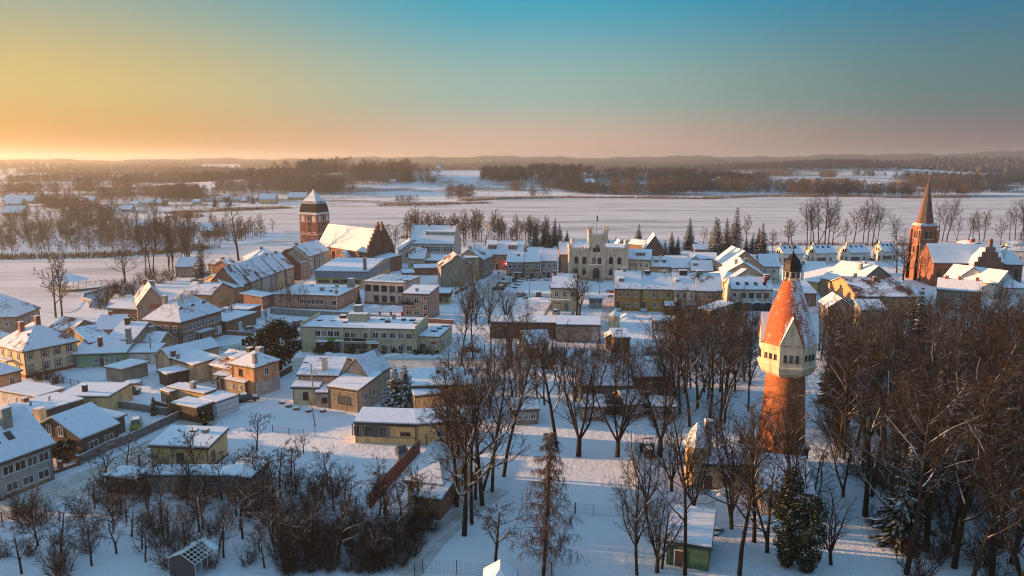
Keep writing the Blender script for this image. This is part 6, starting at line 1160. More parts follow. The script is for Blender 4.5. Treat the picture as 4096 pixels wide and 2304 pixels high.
def bare_tree(seed, H=16, clear=.3, nl=9, kids=(6, 6, 4), spread=.75, up=.25, r0=.32, lean=0, wig=.10, rt=.02, lens=(.5, .45, .45), crook=1.0, fork=False, multi=0):
    R_ = random.Random(seed); tr = []; cr = []
    def branch(p, d, L, r, lv):
        ns = (5, 4, 3, 2)[min(lv, 3)]; pts = [p]; dirs = []
        w = wig * crook * (.42, 1.5, 2.2, 2.4)[min(lv, 3)]
        for i in range(ns):
            d = d + np.array([R_.gauss(0, w), R_.gauss(0, w), R_.gauss(0, w) * .7 + up * .16 * (1 if lv > 0 else .2)]); d = d / np.linalg.norm(d)
            q = pts[-1] + d * (L / ns); pts.append(q); dirs.append(d)
        for i in range(ns):
            a = r * (1 - .72 * i / ns); c = r * (1 - .72 * (i + 1) / ns); (tr if lv <= 1 else cr).append((pts[i], pts[i + 1], max(a, rt), max(c, rt * .8), 7 if lv == 0 else 5 if lv == 1 else 3))
        if lv <= 2 and lv < len(kids) + 0 + 1:
            n = nl if lv == 0 else kids[lv - 1]
            if lv > 0: n = max(2, int(round(n * R_.uniform(.7, 1.2))))
            for k in range(n):
                t = (clear + (1 - clear) * ((k + R_.random()) / n) ** .9) if lv == 0 else .18 + .80 * (k + R_.random() * .9) / n
                f = min(t * ns, ns - .001); i = int(f); q = pts[i] + (pts[i + 1] - pts[i]) * (f - i)
                an = R_.uniform(.55, 1.0) * spread if lv == 0 else R_.uniform(.5, 1.0)
                if lv == 0: an *= (1.15 - .5 * t)
                nd = rot_dir(dirs[i], an, k * 2.4 + R_.uniform(-.6, .6)); ll = L * lens[min(lv, 2)] * R_.uniform(.7, 1.15) * ((1.15 - .55 * t) if lv == 0 else (1.1 - .5 * t))
                branch(q, nd, ll, max(rt, r * (1 - .72 * t) * (.62 if lv == 0 else .55)), lv + 1)
        if lv == 3 or (lv == 2 and len(kids) < 2): pass
    if multi:
        top = np.array([R_.gauss(0, .1), R_.gauss(0, .1), H * .15]); tr.append((np.zeros(3), top, r0 * 1.15, r0, 8))
        for k in range(multi):
            a = k * 6.28 / multi + R_.uniform(-.3, .3); t_ = R_.uniform(.22, .6); branch(top - np.array([0, 0, .15]), np.array([cos(a) * t_, sin(a) * t_, 1.0]), H * R_.uniform(.68, .85), r0 * R_.uniform(.42, .6), 1)
    else: branch(np.zeros(3), np.array([lean, lean * .3, 1.0]), H * .93, r0, 0)
    if fork: branch(np.array([.1, .1, H * .12]), np.array([.35, .1, 1.0]), H * .8, r0 * .7, 0)
    # fine twigs at the ends of what has grown
    ends = [s for s in cr if s[4] == 3]
    for s in ends:
        if R_.random() < .8:
            d = s[1] - s[0]; L = np.linalg.norm(d)
            for _ in range(2):
                nd = rot_dir(d, R_.uniform(.3, .9), R_.uniform(0, 6.28)); nd[2] += .15; t = R_.random(); p = s[0] + d * t; cr.append((p, p + nd / np.linalg.norm(nd) * L * R_.uniform(.5, 1.0), rt * .75, rt * .4, 3))
    return tr, cr
class Kind: pass
def make_kind(name, tr, cr, bm, cm):
    k = Kind(); k.name = name
    k.parts = [('trunk', fastmesh('trunk', *tubes(tr), bm)), ('crown', fastmesh('crown', *tubes(cr), cm))]; k.n = sum(len(m.polygons) for _, m in k.parts); return k
def leafy(name, tr, V, Fc, bm, cm):
    k = Kind(); k.name = name; k.parts = [('trunk', fastmesh('trunk', *tubes(tr), bm)), ('crown', fastmesh('crown', V, Fc, cm))]; return k
TREECOUNT = 0
def place(kind, p, s=1.0, label=None, cat='tree', group=None, name=None, rz=None, sz=None):
    global TREECOUNT; TREECOUNT += 1
    r_ = random.Random(TREECOUNT * 7 + 1); e = bpy.data.objects.new(name or kind.name, None); e.location = (p[0], p[1], (p[2] if len(p) > 2 else 0) - .05); e.rotation_euler = (r_.gauss(0, .035), r_.gauss(0, .035), r_.uniform(0, 6.28) if rz is None else rz)
    e.scale = (s, s, s * (sz or r_.uniform(.93, 1.08))); COL.objects.link(e); tag(e, label, cat, group); e.empty_display_size = .5
    for n, me in kind.parts: o = bpy.data.objects.new(n, me); COL.objects.link(o); o.parent = e
    return e
TW = [TWIG, TWIG3, TWIG2]; BK = [BARK, BARK2]
BIG = [make_kind('broad_bare_tree', *bare_tree(10 + i, 15 + 1.5 * (i % 3), (.26, .2, .32)[i % 3], 10 + i % 2, (7, 6, 4), 1.05 + .12 * (i % 2), .28 + .06 * (i % 3), .34, lens=((.58, .45, .45), (.66, .42, .45))[i % 2], crook=1.1 + .25 * (i % 2), fork=i % 2), BK[i % 2], TW[i % 3]) for i in range(5)]
TALL = [make_kind('tall_bare_tree', *bare_tree(30 + i, 19, .30 + .04 * (i % 4), 11 + i % 3, (7, 6, 3), (1.0, 1.2, .85)[i % 3], .36 + .05 * (i % 3), .25 + .02 * (i % 3), lens=((.44, .46, .46), (.52, .44, .46))[i % 2], crook=1 + .2 * (i % 3), fork=i == 3), BK[i % 2], TW[i % 3]) for i in range(6)]
VASE = [make_kind('vase_shaped_tree', *bare_tree(50 + i, 17, .12, 7, (13, 6, 4), .62, .5, .36, lens=(.75, .36, .44), wig=.08, multi=5 + i % 2), BK[i % 2], TW[i % 3]) for i in range(3)]
FRUIT = [make_kind('fruit_tree', *bare_tree(60 + i, 5.4, .22, 8, (6, 5, 4), 1.15, .18, .15, wig=.14, rt=.018, lens=(.66, .5, .5), crook=1.15), BARK, TWIG) for i in range(3)]
def shrub(seed, H, n, spread, rt=.015):
    R_ = random.Random(seed); cr = []
    for k in range(n):
        a = R_.uniform(0, 6.28); p = np.array([cos(a), sin(a), 0]) * R_.uniform(0, spread * .5); d = np.array([cos(a) * .45, sin(a) * .45, 1]); L = H * R_.uniform(.6, 1.05)
        for i in range(4):
            d = d + np.array([R_.gauss(0, .16), R_.gauss(0, .16), .03]); d /= np.linalg.norm(d); q = p + d * L / 4; cr.append((p, q, rt * (1.7 - .3 * i), rt * (1.4 - .3 * i), 3))
            for _ in range(3):
                nd = rot_dir(d, R_.uniform(.4, 1.0), R_.uniform(0, 6.28)); t = R_.random(); b = p + (q - p) * t; e = b + nd * L * R_.uniform(.12, .3); cr.append((b, e, rt, rt * .6, 3))
                for _ in range(2): n2 = rot_dir(nd, R_.uniform(.4, .9), R_.uniform(0, 6.28)); cr.append((b + (e - b) * R_.random(), e + n2 * L * .12, rt * .7, rt * .4, 3))
            p = q
    return cr
def shrub_kind(name, seed, H, n, sp, mat, rt=.018):
    cr = shrub(seed, H, n, sp, rt); k = Kind(); k.name = name; half = max(1, len(cr) // 8); k.parts = [('branches', fastmesh('branches', *tubes(cr), mat))]; return k
SHRUB = [shrub_kind('shrub', 70 + i, 3.0, 20, 1.6, TWIG) for i in range(3)]; TALLSH = [shrub_kind('sapling_thicket', 80 + i, 4.6, 24, 2.2, TWIG, .02) for i in range(2)]
def conifer(seed, H=14, R0=3.2, base=.04, tiers=26, per=13, droop=.35, mat=NEEDLE, name='spruce', dens=1.0, irregular=.2, quads=5):
    R_ = random.Random(seed); V = []; Fc = []; tr = [(np.zeros(3), np.array([0, 0, H * .5]), H * .016, H * .010, 7), (np.array([0, 0, H * .5]), np.array([0, 0, H]), H * .010, .02, 6)]
    for t in range(tiers):
        f = base + (1 - base) * t / tiers; z = H * f; L0 = R0 * (1 - f) ** .85 * R_.uniform(1 - irregular, 1 + irregular) + .15
        n = max(4, int(per * (1 - f * .6) * dens)); ph = R_.uniform(0, 6.28)
        for k in range(n):
            a = ph + 2 * pi * k / n + R_.gauss(0, .15); L = L0 * R_.uniform(.65, 1.12); d = np.array([cos(a), sin(a)]); s = np.array([-sin(a), cos(a)])
            wd = L * .22 + .10; steps = 3; prev = None
            for i in range(steps + 1):
                u = i / steps; rr_ = L * u; zz_ = z + R_.gauss(0, .05) - droop * L * (u ** 1.4) + (.10 * L * u ** 3); w_ = wd * (1 - u) * (.55 + u) + .02; c = d * rr_
                row = [(c[0] + s[0] * w_, c[1] + s[1] * w_, zz_ - .14 * L * .5), (c[0], c[1], zz_), (c[0] - s[0] * w_, c[1] - s[1] * w_, zz_ - .14 * L * .5)]; o = len(V); V += row
                if prev is not None: Fc += [(prev, prev + 1, o + 1, o), (prev + 1, prev + 2, o + 2, o + 1)]
                prev = o
            for q in range(quads):   # hanging sprays
                u = R_.uniform(.25, 1); c = d * L * u + s * R_.gauss(0, wd * .5); zz_ = z - droop * L * u ** 1.4; h = R_.uniform(.25, .5) * (.4 + L * .16); e = R_.uniform(.1, .22) * (.6 + L * .15); a2 = R_.uniform(0, 6.28); o = len(V)
                V += [(c[0] - cos(a2) * e, c[1] - sin(a2) * e, zz_), (c[0] + cos(a2) * e, c[1] + sin(a2) * e, zz_), (c[0] + cos(a2) * e * .2 + d[0] * .15, c[1] + d[1] * .15, zz_ - h), (c[0] - cos(a2) * e * .3 + d[0] * .1, c[1] + d[1] * .1, zz_ - h * .9)]; Fc.append((o, o + 1, o + 2, o + 3))
    return leafy(name, tr, np.array(V), np.array(Fc), BARK, mat)
SPRUCE = [conifer(90 + i, 14, 3.3, per=17, tiers=30) for i in range(3)]; DARKSP = [conifer(95, 16, 3.6, .08, 26, 11, .42, NEEDLED, 'dark_spruce', irregular=.35)]
THUJA = [conifer(97, 4.5, .75, .02, 24, 9, .0, NEEDLED, 'thuja', irregular=.25)]
def larch(seed, H=16):
    R_ = random.Random(seed); tr = [(np.zeros(3), np.array([.1, 0, H * .5]), .22, .15, 7), (np.array([.1, 0, H * .5]), np.array([0, .1, H]), .15, .02, 6)]; cr = []
    for t in range(74):
        f = .14 + .84 * t / 74; a = t * 2.4 + R_.uniform(-.3, .3); L = 4.6 * (1 - f) ** .7 * R_.uniform(.7, 1.15) + .2; p = np.array([.1 * (1 - abs(2 * f - 1)), 0, H * f]); d = np.array([cos(a), sin(a), .12])
        for i in range(4):
            q = p + d * L / 4; cr.append((p, q, .05 * (1 - i / 5), .05 * (1 - (i + 1) / 5), 3)); d = d + np.array([R_.gauss(0, .1), R_.gauss(0, .1), -.10 + .07 * i])
            for _ in range(6):
                b = p + (q - p) * R_.random(); e = b + np.array([R_.gauss(0, .3), R_.gauss(0, .3), -R_.uniform(.3, .95)]) * (.5 + L * .18); cr.append((b, e, .022, .012, 3)); 
                for _ in range(2): cr.append((b + (e - b) * R_.random(), e + np.array([R_.gauss(0, .25), R_.gauss(0, .25), -.1]), .016, .009, 3))
            p = q
    return make_kind('larch', tr, cr, BARK, LARCHM)
LARCH = larch(5)
def leafball(name, seed, H, rx, z0, n, mat, size=.35, clumps=30, tr=None, cr=(.14, .36)):
    R_ = random.Random(seed); V = []; Fc = []; cl = []
    for _ in range(clumps):
        u = R_.random(); z = z0 + (H - z0) * u; k = sin(pi * min(.97, max(.08, u * .95 + .06))) ** .7; a = R_.uniform(0, 6.28); rr_ = rx * k * sqrt(R_.random()); cl.append((rr_ * cos(a), rr_ * sin(a), z, rx * R_.uniform(*cr)))
    for i in range(n):
        c = cl[i % clumps]; v = np.array([R_.gauss(0, 1), R_.gauss(0, 1), R_.gauss(0, .8)]); v = v / np.linalg.norm(v) * c[3] * R_.uniform(.75, 1.05); p = np.array(c[:3]) + v; a = np.array([R_.gauss(0, 1) for _ in range(3)]); b = np.cross(a, v + .01); a /= np.linalg.norm(a); b /= np.linalg.norm(b); s = size * R_.uniform(.6, 1.3)
        o = len(V); V += [p - a * s - b * s * .6, p + a * s - b * s * .5, p + a * s * .7 + b * s * .6, p - a * s * .8 + b * s * .5]; Fc.append((o, o + 1, o + 2, o + 3))
    tr = tr or [(np.zeros(3), np.array([0, 0, H * .8]), .3, .08, 7)]
    return leafy(name, tr, np.array(V), np.array(Fc), BARK, mat)
PINE = [leafball('pine', 110 + i, 11, 3.4, 3.2, 2200, NEEDLED, .33, 26) for i in range(2)]; IVYT = leafball('ivy_tree', 120, 13, 2.0, .6, 12000, IVY, .14, 120, cr=(.25, .5)); YEW = leafball('yew_tree', 121, 10, 4.6, 2.4, 9000, NEEDLED, .22, 120, [(np.zeros(3), np.array([0, 0, 4.]), .55, .4, 8), (np.array([0, 0, 4.]), np.array([0, 0, 8.5]), .4, .1, 7)]); BUSHE = leafball('evergreen_bush', 125, 2.6, 1.5, .2, 900, NEEDLED, .2, 14, [(np.zeros(3), np.array([0, 0, 1.2]), .08, .03, 5)])
FARB = [make_kind('shore_tree', *bare_tree(130 + i, 15, .22, 9, (6, 5, 2), .85, .4, .3, rt=.05, lens=(.5, .45, .45)), BARKL, TWIGF) for i in range(3)]
def PG(f, x, y): return P(f(x, y))
# ---- single trees one can point at
place(BIG[0], PG(rq, 1625, 948), 1.02, 'bare tree with two wide sunlit limbs in front of the pointed roof building', rz=.4)
place(TALL[0], PG(rq, 1690, 850), 1.0, 'bare tree close behind the wide-limbed tree by the footpath'); place(BIG[1], PG(rq, 1780, 690), .98, 'thick leaning bare tree right of the pointed roof building')
place(TALL[1], PG(rq, 1865, 575), .95, 'bare tree third back in the grove by the pointed roof'); place(TALL[2], PG(rq, 1965, 440), 1.0, 'bare tree at the far right of the pointed roof grove'); place(BIG[2], PG(rq, 1560, 700), .9, 'bare tree growing against the brown wall'); place(TALL[3], PG(rq, 1720, 640), .9, 'bare slim tree in the middle of the grove')
place(BIG[1], PG(rq, 1600, 520), .85, 'bare tree behind the yellow hall end'); place(BIG[0], PG(rq, 1480, 430), .8, 'bare tree in front of the yellow long hall')
place(LARCH, PG(rq, 2305, 1290), .98, 'larch with hanging brown twigs at the bottom centre'); place(FRUIT[0], PG(rq, 1895, 1250), 1.35, 'small leaning bare tree left of the larch')
place(VASE[0], PG(rr, 235, 462), 1.0, 'vase-shaped bare tree, left of the pair by the fence'); place(VASE[1], PG(rr, 555, 465), .95, 'vase-shaped bare tree, right of the pair by the fence'); place(VASE[0], PG(rr, 905, 462), 1.05, 'forked bare tree beside the parked tractor', rz=2); place(BIG[2], PG(rr, 55, 395), .95, 'leaning bare tree left of the vase-shaped pair')
place(TALL[1], PG(rr, 715, 1440), .72, 'slender crooked bare tree by the green shed'); place(TALL[0], PG(rr, 1110, 1440), .95, 'bare tree standing in front of the green shed', rz=1); place(TALL[2], PG(rr, 1560, 1440), .92, 'bare tree right of the green shed', rz=1.2); place(BIG[0], PG(rr, 1680, 1170), .8, 'curved bare tree behind the old tyres'); place(TALL[3], PG(rr, 1490, 1010), .8, 'bare tree in front of the turret house'); place(VASE[1], PG(rr, 880, 1420), .6, 'young bare tree just left of the green shed')
place(IVYT, PG(rn, 480, 1410), .80, 'dark ivy-covered tree in front of the pump house'); place(IVYT, PG(rn, 560, 1430), .7, 'shorter ivy-clad tree at the bottom right of the pump house'); place(BIG[2], PG(rn, 500, 1380), .95, 'bare tree with snowy limbs in front of the water tower', rz=.5)
place(DARKSP[0], PG(rs, 600, 1290), .9, 'tall snow-speckled dark spruce in the right wood'); place(DARKSP[0], PG(rs, 640, 560), 1.0, 'dark spruce rising above the wood below the spire church', sz=1.35); place(DARKSP[0], PG(rs, 285, 620), .9, 'dark spruce just right of the water tower head', sz=1.2)
place(SPRUCE[0], PG(rk, 1400, 1275), .62, 'snowy spruce, left of the twin spruces by the yellow workshop').scale[:2] = (.95, .95); place(SPRUCE[1], PG(rk, 1510, 1280), .66, 'snowy spruce, right of the twin spruces by the yellow workshop').scale[:2] = (1.0, 1.0)
yv = place(YEW, PG(rk, 60, 835), 1.0, 'broad dark yew on a thick trunk left of the green block', name='yew_tree'); place(PINE[1], PG(rj, 1420, 470), .42, 'olive evergreen bush left of the broad yew', name='evergreen_bush'); place(BUSHE, PG(rj, 1270, 460), 1.0, 'dark snowy evergreen bush beside the manor garden', 'bush')
place(SPRUCE[2], PG(rd, 110, 1230), .42, 'small spruce between the pink block and the office block'); place(BUSHE, PG(rj, 700, 1445), 1.0, 'clipped dark hedge bush in front of the bungalow', 'bush')
place(THUJA[0], PG(rj, 265, 1360), 1.0, 'columnar thuja by the concrete fence corner'); place(THUJA[0], PG(ri, 1620, 690), .75, 'short thuja left of the fence corner'); place(THUJA[0], PG(ri, 80, 1430), 1.3, 'big columnar thuja at the white house wall'); place(THUJA[0], PG(rm, 808, 815), 1.25, 'snowy columnar cypress by the yard house'); place(SPRUCE[1], PG(rm, 890, 740), .4, 'pale snow-laden young spruce beside the cypress')
place(SPRUCE[0], PG(ri, 720, 1120), .42, 'snowy spruce in front of the dark grey house'); place(BUSHE, PG(ri, 680, 1190), 1.3, 'low dark hedge under the spruce by the grey house', 'bush'); place(SPRUCE[2], PG(re_, 1955, 1310), .48, 'bushy spruce in front of the white terrace house'); place(FRUIT[1], PG(ri, 1330, 1305), 1.0, 'pollarded fruit tree by the lane gate'); place(FRUIT[2], P((1028, 1802)), 1.0, 'lone fruit tree on the white lawn right of the bungalow'); place(FRUIT[0], P((1215, 1815)), .6, 'small bare bush-tree by the yard lamp'); place(FRUIT[1], P((1195, 1825)), .5, 'tiny bare tree next to the yard lamp')
place(BIG[1], PG(rd, 1600, 1010), .62, 'dark bushy bare tree in front of the derelict gable', sz=1.0); place(BIG[0], PG(re_, 665, 1345), .92, 'tall bare tree with many stems before the town hall', rz=.2); place(VASE[1], PG(re_, 700, 1330), .75, 'leaning second stem tree before the town hall')
for i, (x, y, s, lb) in enumerate(((1500, 1440, .8, 'bare tree at the left of the snowy lot behind the green block'), (1620, 1435, .7, 'bare tree second in the snowy lot behind the green block'), (1790, 1430, .72, 'bare tree third in the snowy lot behind the green block'), (2015, 1425, .66, 'bare tree at the right of the snowy lot by the brick shed'))): place(VASE[i % 2], PG(rd, x, y), s, lb)
for i, (x, y, s, lb) in enumerate(((1190, 905, .85, 'bare roadside tree left of the brick chimney'), (1235, 915, .75, 'bare roadside tree beside the street lamp'), (1160, 925, .8, 'bare tree at the annex end of the green block'), (1300, 905, .7, 'bare tree behind the brick chimney'), (1275, 935, .7, 'pollarded tree around the brick chimney'))): place(TALL[i % 4], PG(D, x, y), s, lb)
GL_ = 'row of small bare trees before the pink low block'
for i, x in enumerate((1370, 1440, 1515, 1580, 1700)): place(TALL[i % 4], PG(rc, x, 500 + 8 * (i % 2)), .42, 'one of the small bare trees in the row before the pink low block', group=GL_)
place(FRUIT[0], PG(rc, 710, 640), 1.1, 'bare small tree in front of the long brown garage'); place(TALL[2], PG(rc, 1190, 760), .36, 'thin bare tree by the parked snowy car'); place(FRUIT[1], PG(rb, 2390, 1040), 1.15, 'round bare tree against the sunlit nave roof')
for i, (x, y, s_, lb) in enumerate(((1625, 1290, .62, 'low spreading bare tree left of the turret house'), (1690, 1235, .62, 'bare tree close before the turret'), (1745, 1300, .7, 'many-stemmed bare tree below the turret house'), (1800, 1210, .66, 'bare tree against the turret house wall'), (1840, 1330, .74, 'wide bare tree between the green shed and the pump house'), (1885, 1270, .7, 'snowy-limbed bare tree by the pump house corner'), (1930, 1390, .72, 'bare tree left of the ivy-clad trees'), (1985, 1230, .72, 'bare tree rising before the tower shaft'), (2035, 1300, .66, 'bare tree right of the pump house'), (2090, 1420, .55, 'bare bushy tree at the bottom right of the ivy tree'), (1600, 1400, .5, 'young bare tree on the lawn left of the green shed'), (1665, 1430, .5, 'young bare tree beside the green shed corner'), (2120, 1250, .6, 'thin bare tree on the open snow right of the tower'))):
    place((VASE + BIG)[i % 8], PG(D, x, y), s_, lb)
# ---- around the bay and behind
place(BIG[0], PG(rb, 820, 1105), 1.55, 'huge bare tree with thick trunk beside the bay', rz=.3); place(BIG[1], PG(ra, 1610, 420), 1.0, 'wide leaning willow by the bay', sz=.8); place(FARB[0], PG(ra, 720, 870), 1.0, 'broad bare tree at the shore, left of the pier'); place(FARB[1], PG(ra, 800, 860), .95, 'bare tree at the shore, right twin by the pier')
place(DARKSP[0], PG(rb, 330, 1370), .95, 'dark spruce above the terrace roofs'); 
for i, (x, y) in enumerate(((1880, 330), (1940, 310), (1975, 300), (2180, 280), (2230, 290))): place(TALL[i % 4], PG(ra, x, y), 1.0, 'tall bare tree in the clump behind the bay shore', group='clump behind the bay shore')
GB = 'bushes on the bay bank'
for i, (x, y) in enumerate(((1330, 700), (1420, 620), (1500, 560), (1580, 600), (1680, 560), (1760, 600), (1850, 470), (1950, 420), (2080, 430), (2200, 400), (1300, 760))): place(TALLSH[i % 2], PG(ra, x, y), 1.2, 'dense bare bush on the bank between the bay and the tall gable', 'bush', GB)
for i, (x, y, s) in enumerate(((505, 170, 1), (575, 165, 1), (480, 200, .8))): place(FARB[i % 3], PG(rd, x, y + 400), s * .9, 'lopped dark tree beside the church gable', group='lopped trees beside the church gable')
# trees behind the school and at the near shore
G = 'shore wood behind the school'
rnd = random.Random(4)
for i in range(85):
    x = rnd.uniform(1625, 2190); y = rnd.uniform(950, 988) + (0 if x > 1700 else -10); p = P((x, y)); place(FARB[i % 3], p, rnd.uniform(.75, 1.05) * (1.0 if x < 2000 else .8), 'bare tree in the shore wood behind the school', group=G)
for i, (x, y, s) in enumerate(((2140, 985, .9), (2175, 985, .8), (2215, 982, 1.05), (2240, 985, .85), (2265, 985, .6), (2195, 990, .8))): place(SPRUCE[i % 3], P((x, y)), s, 'dark spruce in the clump left of the town hall', group='spruce clump left of the town hall')
for i, (x, y, h, lb) in enumerate(((re_(1450, 470), 0, .98, 'lone spruce left of the red barn'), (re_(2110, 480), 0, 1.15, 'tall spruce right of the red barn'), (re_(2440, 520), 0, 1.35, 'tallest spruce left of the twin gable house'), (re_(1895, 540), 0, .8, 'slim spruce in front of the red barn'), (re_(1960, 540), 0, .6, 'short spruce right of the slim one'), (re_(1175, 450), 0, .45, 'little spruce right of the hall tower'), (re_(1075, 460), 0, .35, 'tiny spruce beside the hall tower'), (re_(1700, 545), 0, .5, 'spruce hedge end under the red barn'), (re_(1800, 545), 0, .55, 'spruce in the hedge under the red barn'),
        (rg(195, 560), 0, 1.35, 'first tall spruce by the lake, left of the smoke'), (rg(330, 500), 0, 1.2, 'second tall spruce by the lake'), (rg(445, 520), 0, 1.5, 'highest lakeside spruce of the trio'), (rg(790, 540), 0, 1.1, 'double spruce right of the trio'), (rg(745, 530), 0, .95, 'left half of the double spruce'), (rg(655, 520), 0, .7, 'small spruce between the trio and the double one'), (rg(590, 520), 0, .6, 'smallest spruce by the smoky willow'))): place(SPRUCE[i % 3], P(x), h, lb)
for i, (x, y, s) in enumerate(((400, 590, 1.0), (590, 420, .9), (935, 520, .7), (40, 450, .6), (1130, 470, .9), (1180, 460, .9))): place(FARB[i % 3], PG(rg, x, y), s, 'bare tree among the lakeside spruces and roofs', group='bare trees among the lakeside spruces')
G = 'lake shore trees at the right'
for i, (x, y, s) in enumerate(((1375, 480, 1.15), (1420, 470, 1.1), (1465, 470, 1.1), (1520, 465, 1.2), (1600, 460, 1.35), (1650, 455, 1.2), (1700, 455, 1.0), (1870, 440, .9), (1975, 410, 1.2), (2095, 440, 1.1), (2160, 430, 1.2), (2220, 440, 1.1), (2280, 440, 1.0), (2500, 420, .7), (2540, 425, .8))): place((TALL + FARB)[i % 9], PG(rg, x, y), s, 'bare lake shore tree behind the new white houses', group=G)
for i, (x, y, s) in enumerate(((800, 700, 1.1), (830, 705, 1.1), (870, 705, 1.15), (960, 725, .7), (1060, 720, .9), (1100, 715, .8), (1160, 700, 1.0), (1200, 700, 1.0), (1350, 735, .8), (1430, 700, .9), (1480, 690, 1.0), (1530, 690, 1.1), (1560, 690, 1.1))): place((TALL + FARB)[i % 9], PG(rh, x, y), s, 'bare lake shore tree behind the spire church', group='lake shore trees behind the spire church')
for i, (x, y, s, lb) in enumerate(((425, 985, .95, 'bare tree left of the spire church tower'), (480, 1075, .95, 'bare tree at the foot of the spire church tower'), (1560, 900, .7, 'bare tree at the right edge by the church'), (620, 1060, .6, 'dark bare tree right before the spire tower'))): place(BIG[i % 3], PG(rh, x, y), s, lb)
# ---- scattered woods
def scatter(poly, n, mind, seed, f=D):
    r_ = random.Random(seed); W_ = [P(f(*q))[:2] for q in poly]; xs = [p[0] for p in W_]; ys = [p[1] for p in W_]; out = []; t = 0
    while len(out) < n and t < n * 60:
        t += 1; x = r_.uniform(min(xs), max(xs)); y = r_.uniform(min(ys), max(ys))
        if not inpoly(x, y, W_) or any((x - a) ** 2 + (y - b) ** 2 < mind * mind for a, b in out): continue
        out.append((x, y))
    return out
for i, p in enumerate(scatter([(1690, 950), (1880, 900), (1900, 1060), (1800, 1080), (1700, 1075), (1660, 1010)], 34, 2.6, 1)): place((TALL + BIG)[i % 11], p, rnd.uniform(.9, 1.08) * float(np.interp(p[1], [105, 150], [1.0, .68])), 'tall bare tree of the park wood left of the water tower', group='park wood left of the water tower')
for i, p in enumerate(scatter([(1330, 985), (1700, 985), (1690, 1050), (1330, 1060)], 16, 4.5, 2)): place((TALL + VASE)[i % 9], p, rnd.uniform(.52, .68), 'bare tree along the park edge before the grey garages', group='park edge trees')
for i, p in enumerate(scatter([(1080, 980), (1330, 960), (1330, 1060), (1200, 1060), (1090, 1040)], 12, 4.5, 3)): place((BIG + TALL)[i % 11], p, rnd.uniform(.48, .62), 'bare tree around the yellow hall and workshop yard', group='trees of the workshop yard')
def woodscale(p): return float(np.interp(p[1], [75, 120, 150, 200], [1.02, .90, .75, .55]))
for i, p in enumerate(scatter([(2060, 880), (2300, 850), (2576, 840), (2800, 900), (2860, 1500), (2330, 1520), (2170, 1330), (2080, 1140)], 185, 3.2, 5)): place((TALL + BIG + VASE)[i % 14], p, rnd.uniform(.85, 1.1) * woodscale(p), 'tall bare tree of the dense wood right of the water tower', group='dense wood right of the water tower')
for i, p in enumerate(scatter([(1700, 790), (2300, 800), (2576, 790), (2576, 830), (2050, 850), (1900, 870), (1720, 860)], 34, 4.0, 6)): place((TALL + BIG)[i % 11], p, rnd.uniform(.32, .5), 'smaller bare tree between the wood and the houses behind', group='small trees between the wood and the houses')
for i, p in enumerate(scatter([(2080, 880), (2576, 850), (2800, 1000), (2860, 1500), (2250, 1500), (2100, 1150)], 130, 2.2, 7)): place((SHRUB + TALLSH)[i % 5], p, rnd.uniform(.9, 1.5), 'undergrowth bush in the wood right of the water tower', 'bush', 'undergrowth in the right wood')
for i, p in enumerate(scatter([(230, 1260), (300, 1200), (640, 1190), (700, 1210), (980, 1300), (1100, 1290), (1060, 1400), (900, 1440), (300, 1350)], 42, 3.6, 8)): place(FRUIT[i % 3], p, rnd.uniform(.75, 1.15), 'old snow-dusted fruit tree of the overgrown orchard', group='overgrown orchard trees')
for i, p in enumerate(scatter([(180, 1290), (260, 1220), (650, 1200), (1060, 1290), (1080, 1350), (1000, 1449), (0, 1460), (0, 1400), (240, 1330)], 92, 2.1, 9)): place((SHRUB + TALLSH + FRUIT)[i % 8], p, rnd.uniform(.7, 1.05), 'bare brown thicket bush in the lower left orchard', 'bush', 'thicket of the lower left orchard')
for i, p in enumerate(scatter([(700, 1350), (960, 1330), (1080, 1300), (1090, 1340), (1000, 1440), (720, 1449)], 60, 1.3, 10)): place(TALLSH[i % 2], p, rnd.uniform(.4, .62), 'dense sapling thicket left of the footpath', 'bush', 'sapling thicket by the footpath')
for i, p in enumerate(scatter([(720, 1180), (960, 1200), (960, 1270), (740, 1260)], 9, 5, 11)): place(FRUIT[i % 3], p, rnd.uniform(.7, 1.0), 'fruit tree on the snowy slope above the thicket', group='fruit trees on the snowy slope')
for i, (x, y) in enumerate(((75, 1320), (100, 1320), (60, 1300))): place(TALLSH[i % 2], PG(D, x, y), .9, 'bare bush clump at the left lane fence', 'bush', 'bush clump at the left lane fence')
for i, (x, y) in enumerate(((330, 430), (395, 420), (440, 410), (520, 460), (560, 450))): place(SHRUB[i % 3], PG(ri, x + 60, y - 100), .8, 'garden bush beside the cream villa', 'bush', 'garden bushes by the cream villa')
for i, x in enumerate(np.linspace(460, 1880, 24)): place((SHRUB + [BUSHE])[i % 4], PG(rk, x, 612 + 12 * sin(i * 2.1) + x * .012), .5 + .15 * sin(i), 'low snowy bush in the bed along the green block', 'bush', 'bed in front of the green block')
for i, p in enumerate(scatter([(1700, 800), (1905, 790), (1905, 870), (1690, 880)], 22, 2.5, 12)): place(TALLSH[i % 2], p, rnd.uniform(.9, 1.4), 'brown bush below the arcade house', 'bush', 'bushes below the arcade house')
for i, p in enumerate(scatter([(1300, 880), (1700, 890), (1700, 960), (1330, 960)], 22, 3.0, 13)): place((TALLSH + SHRUB)[i % 5], p, rnd.uniform(.5, .8), 'brown bush among the yard sheds', 'bush', 'bushes among the yard sheds')
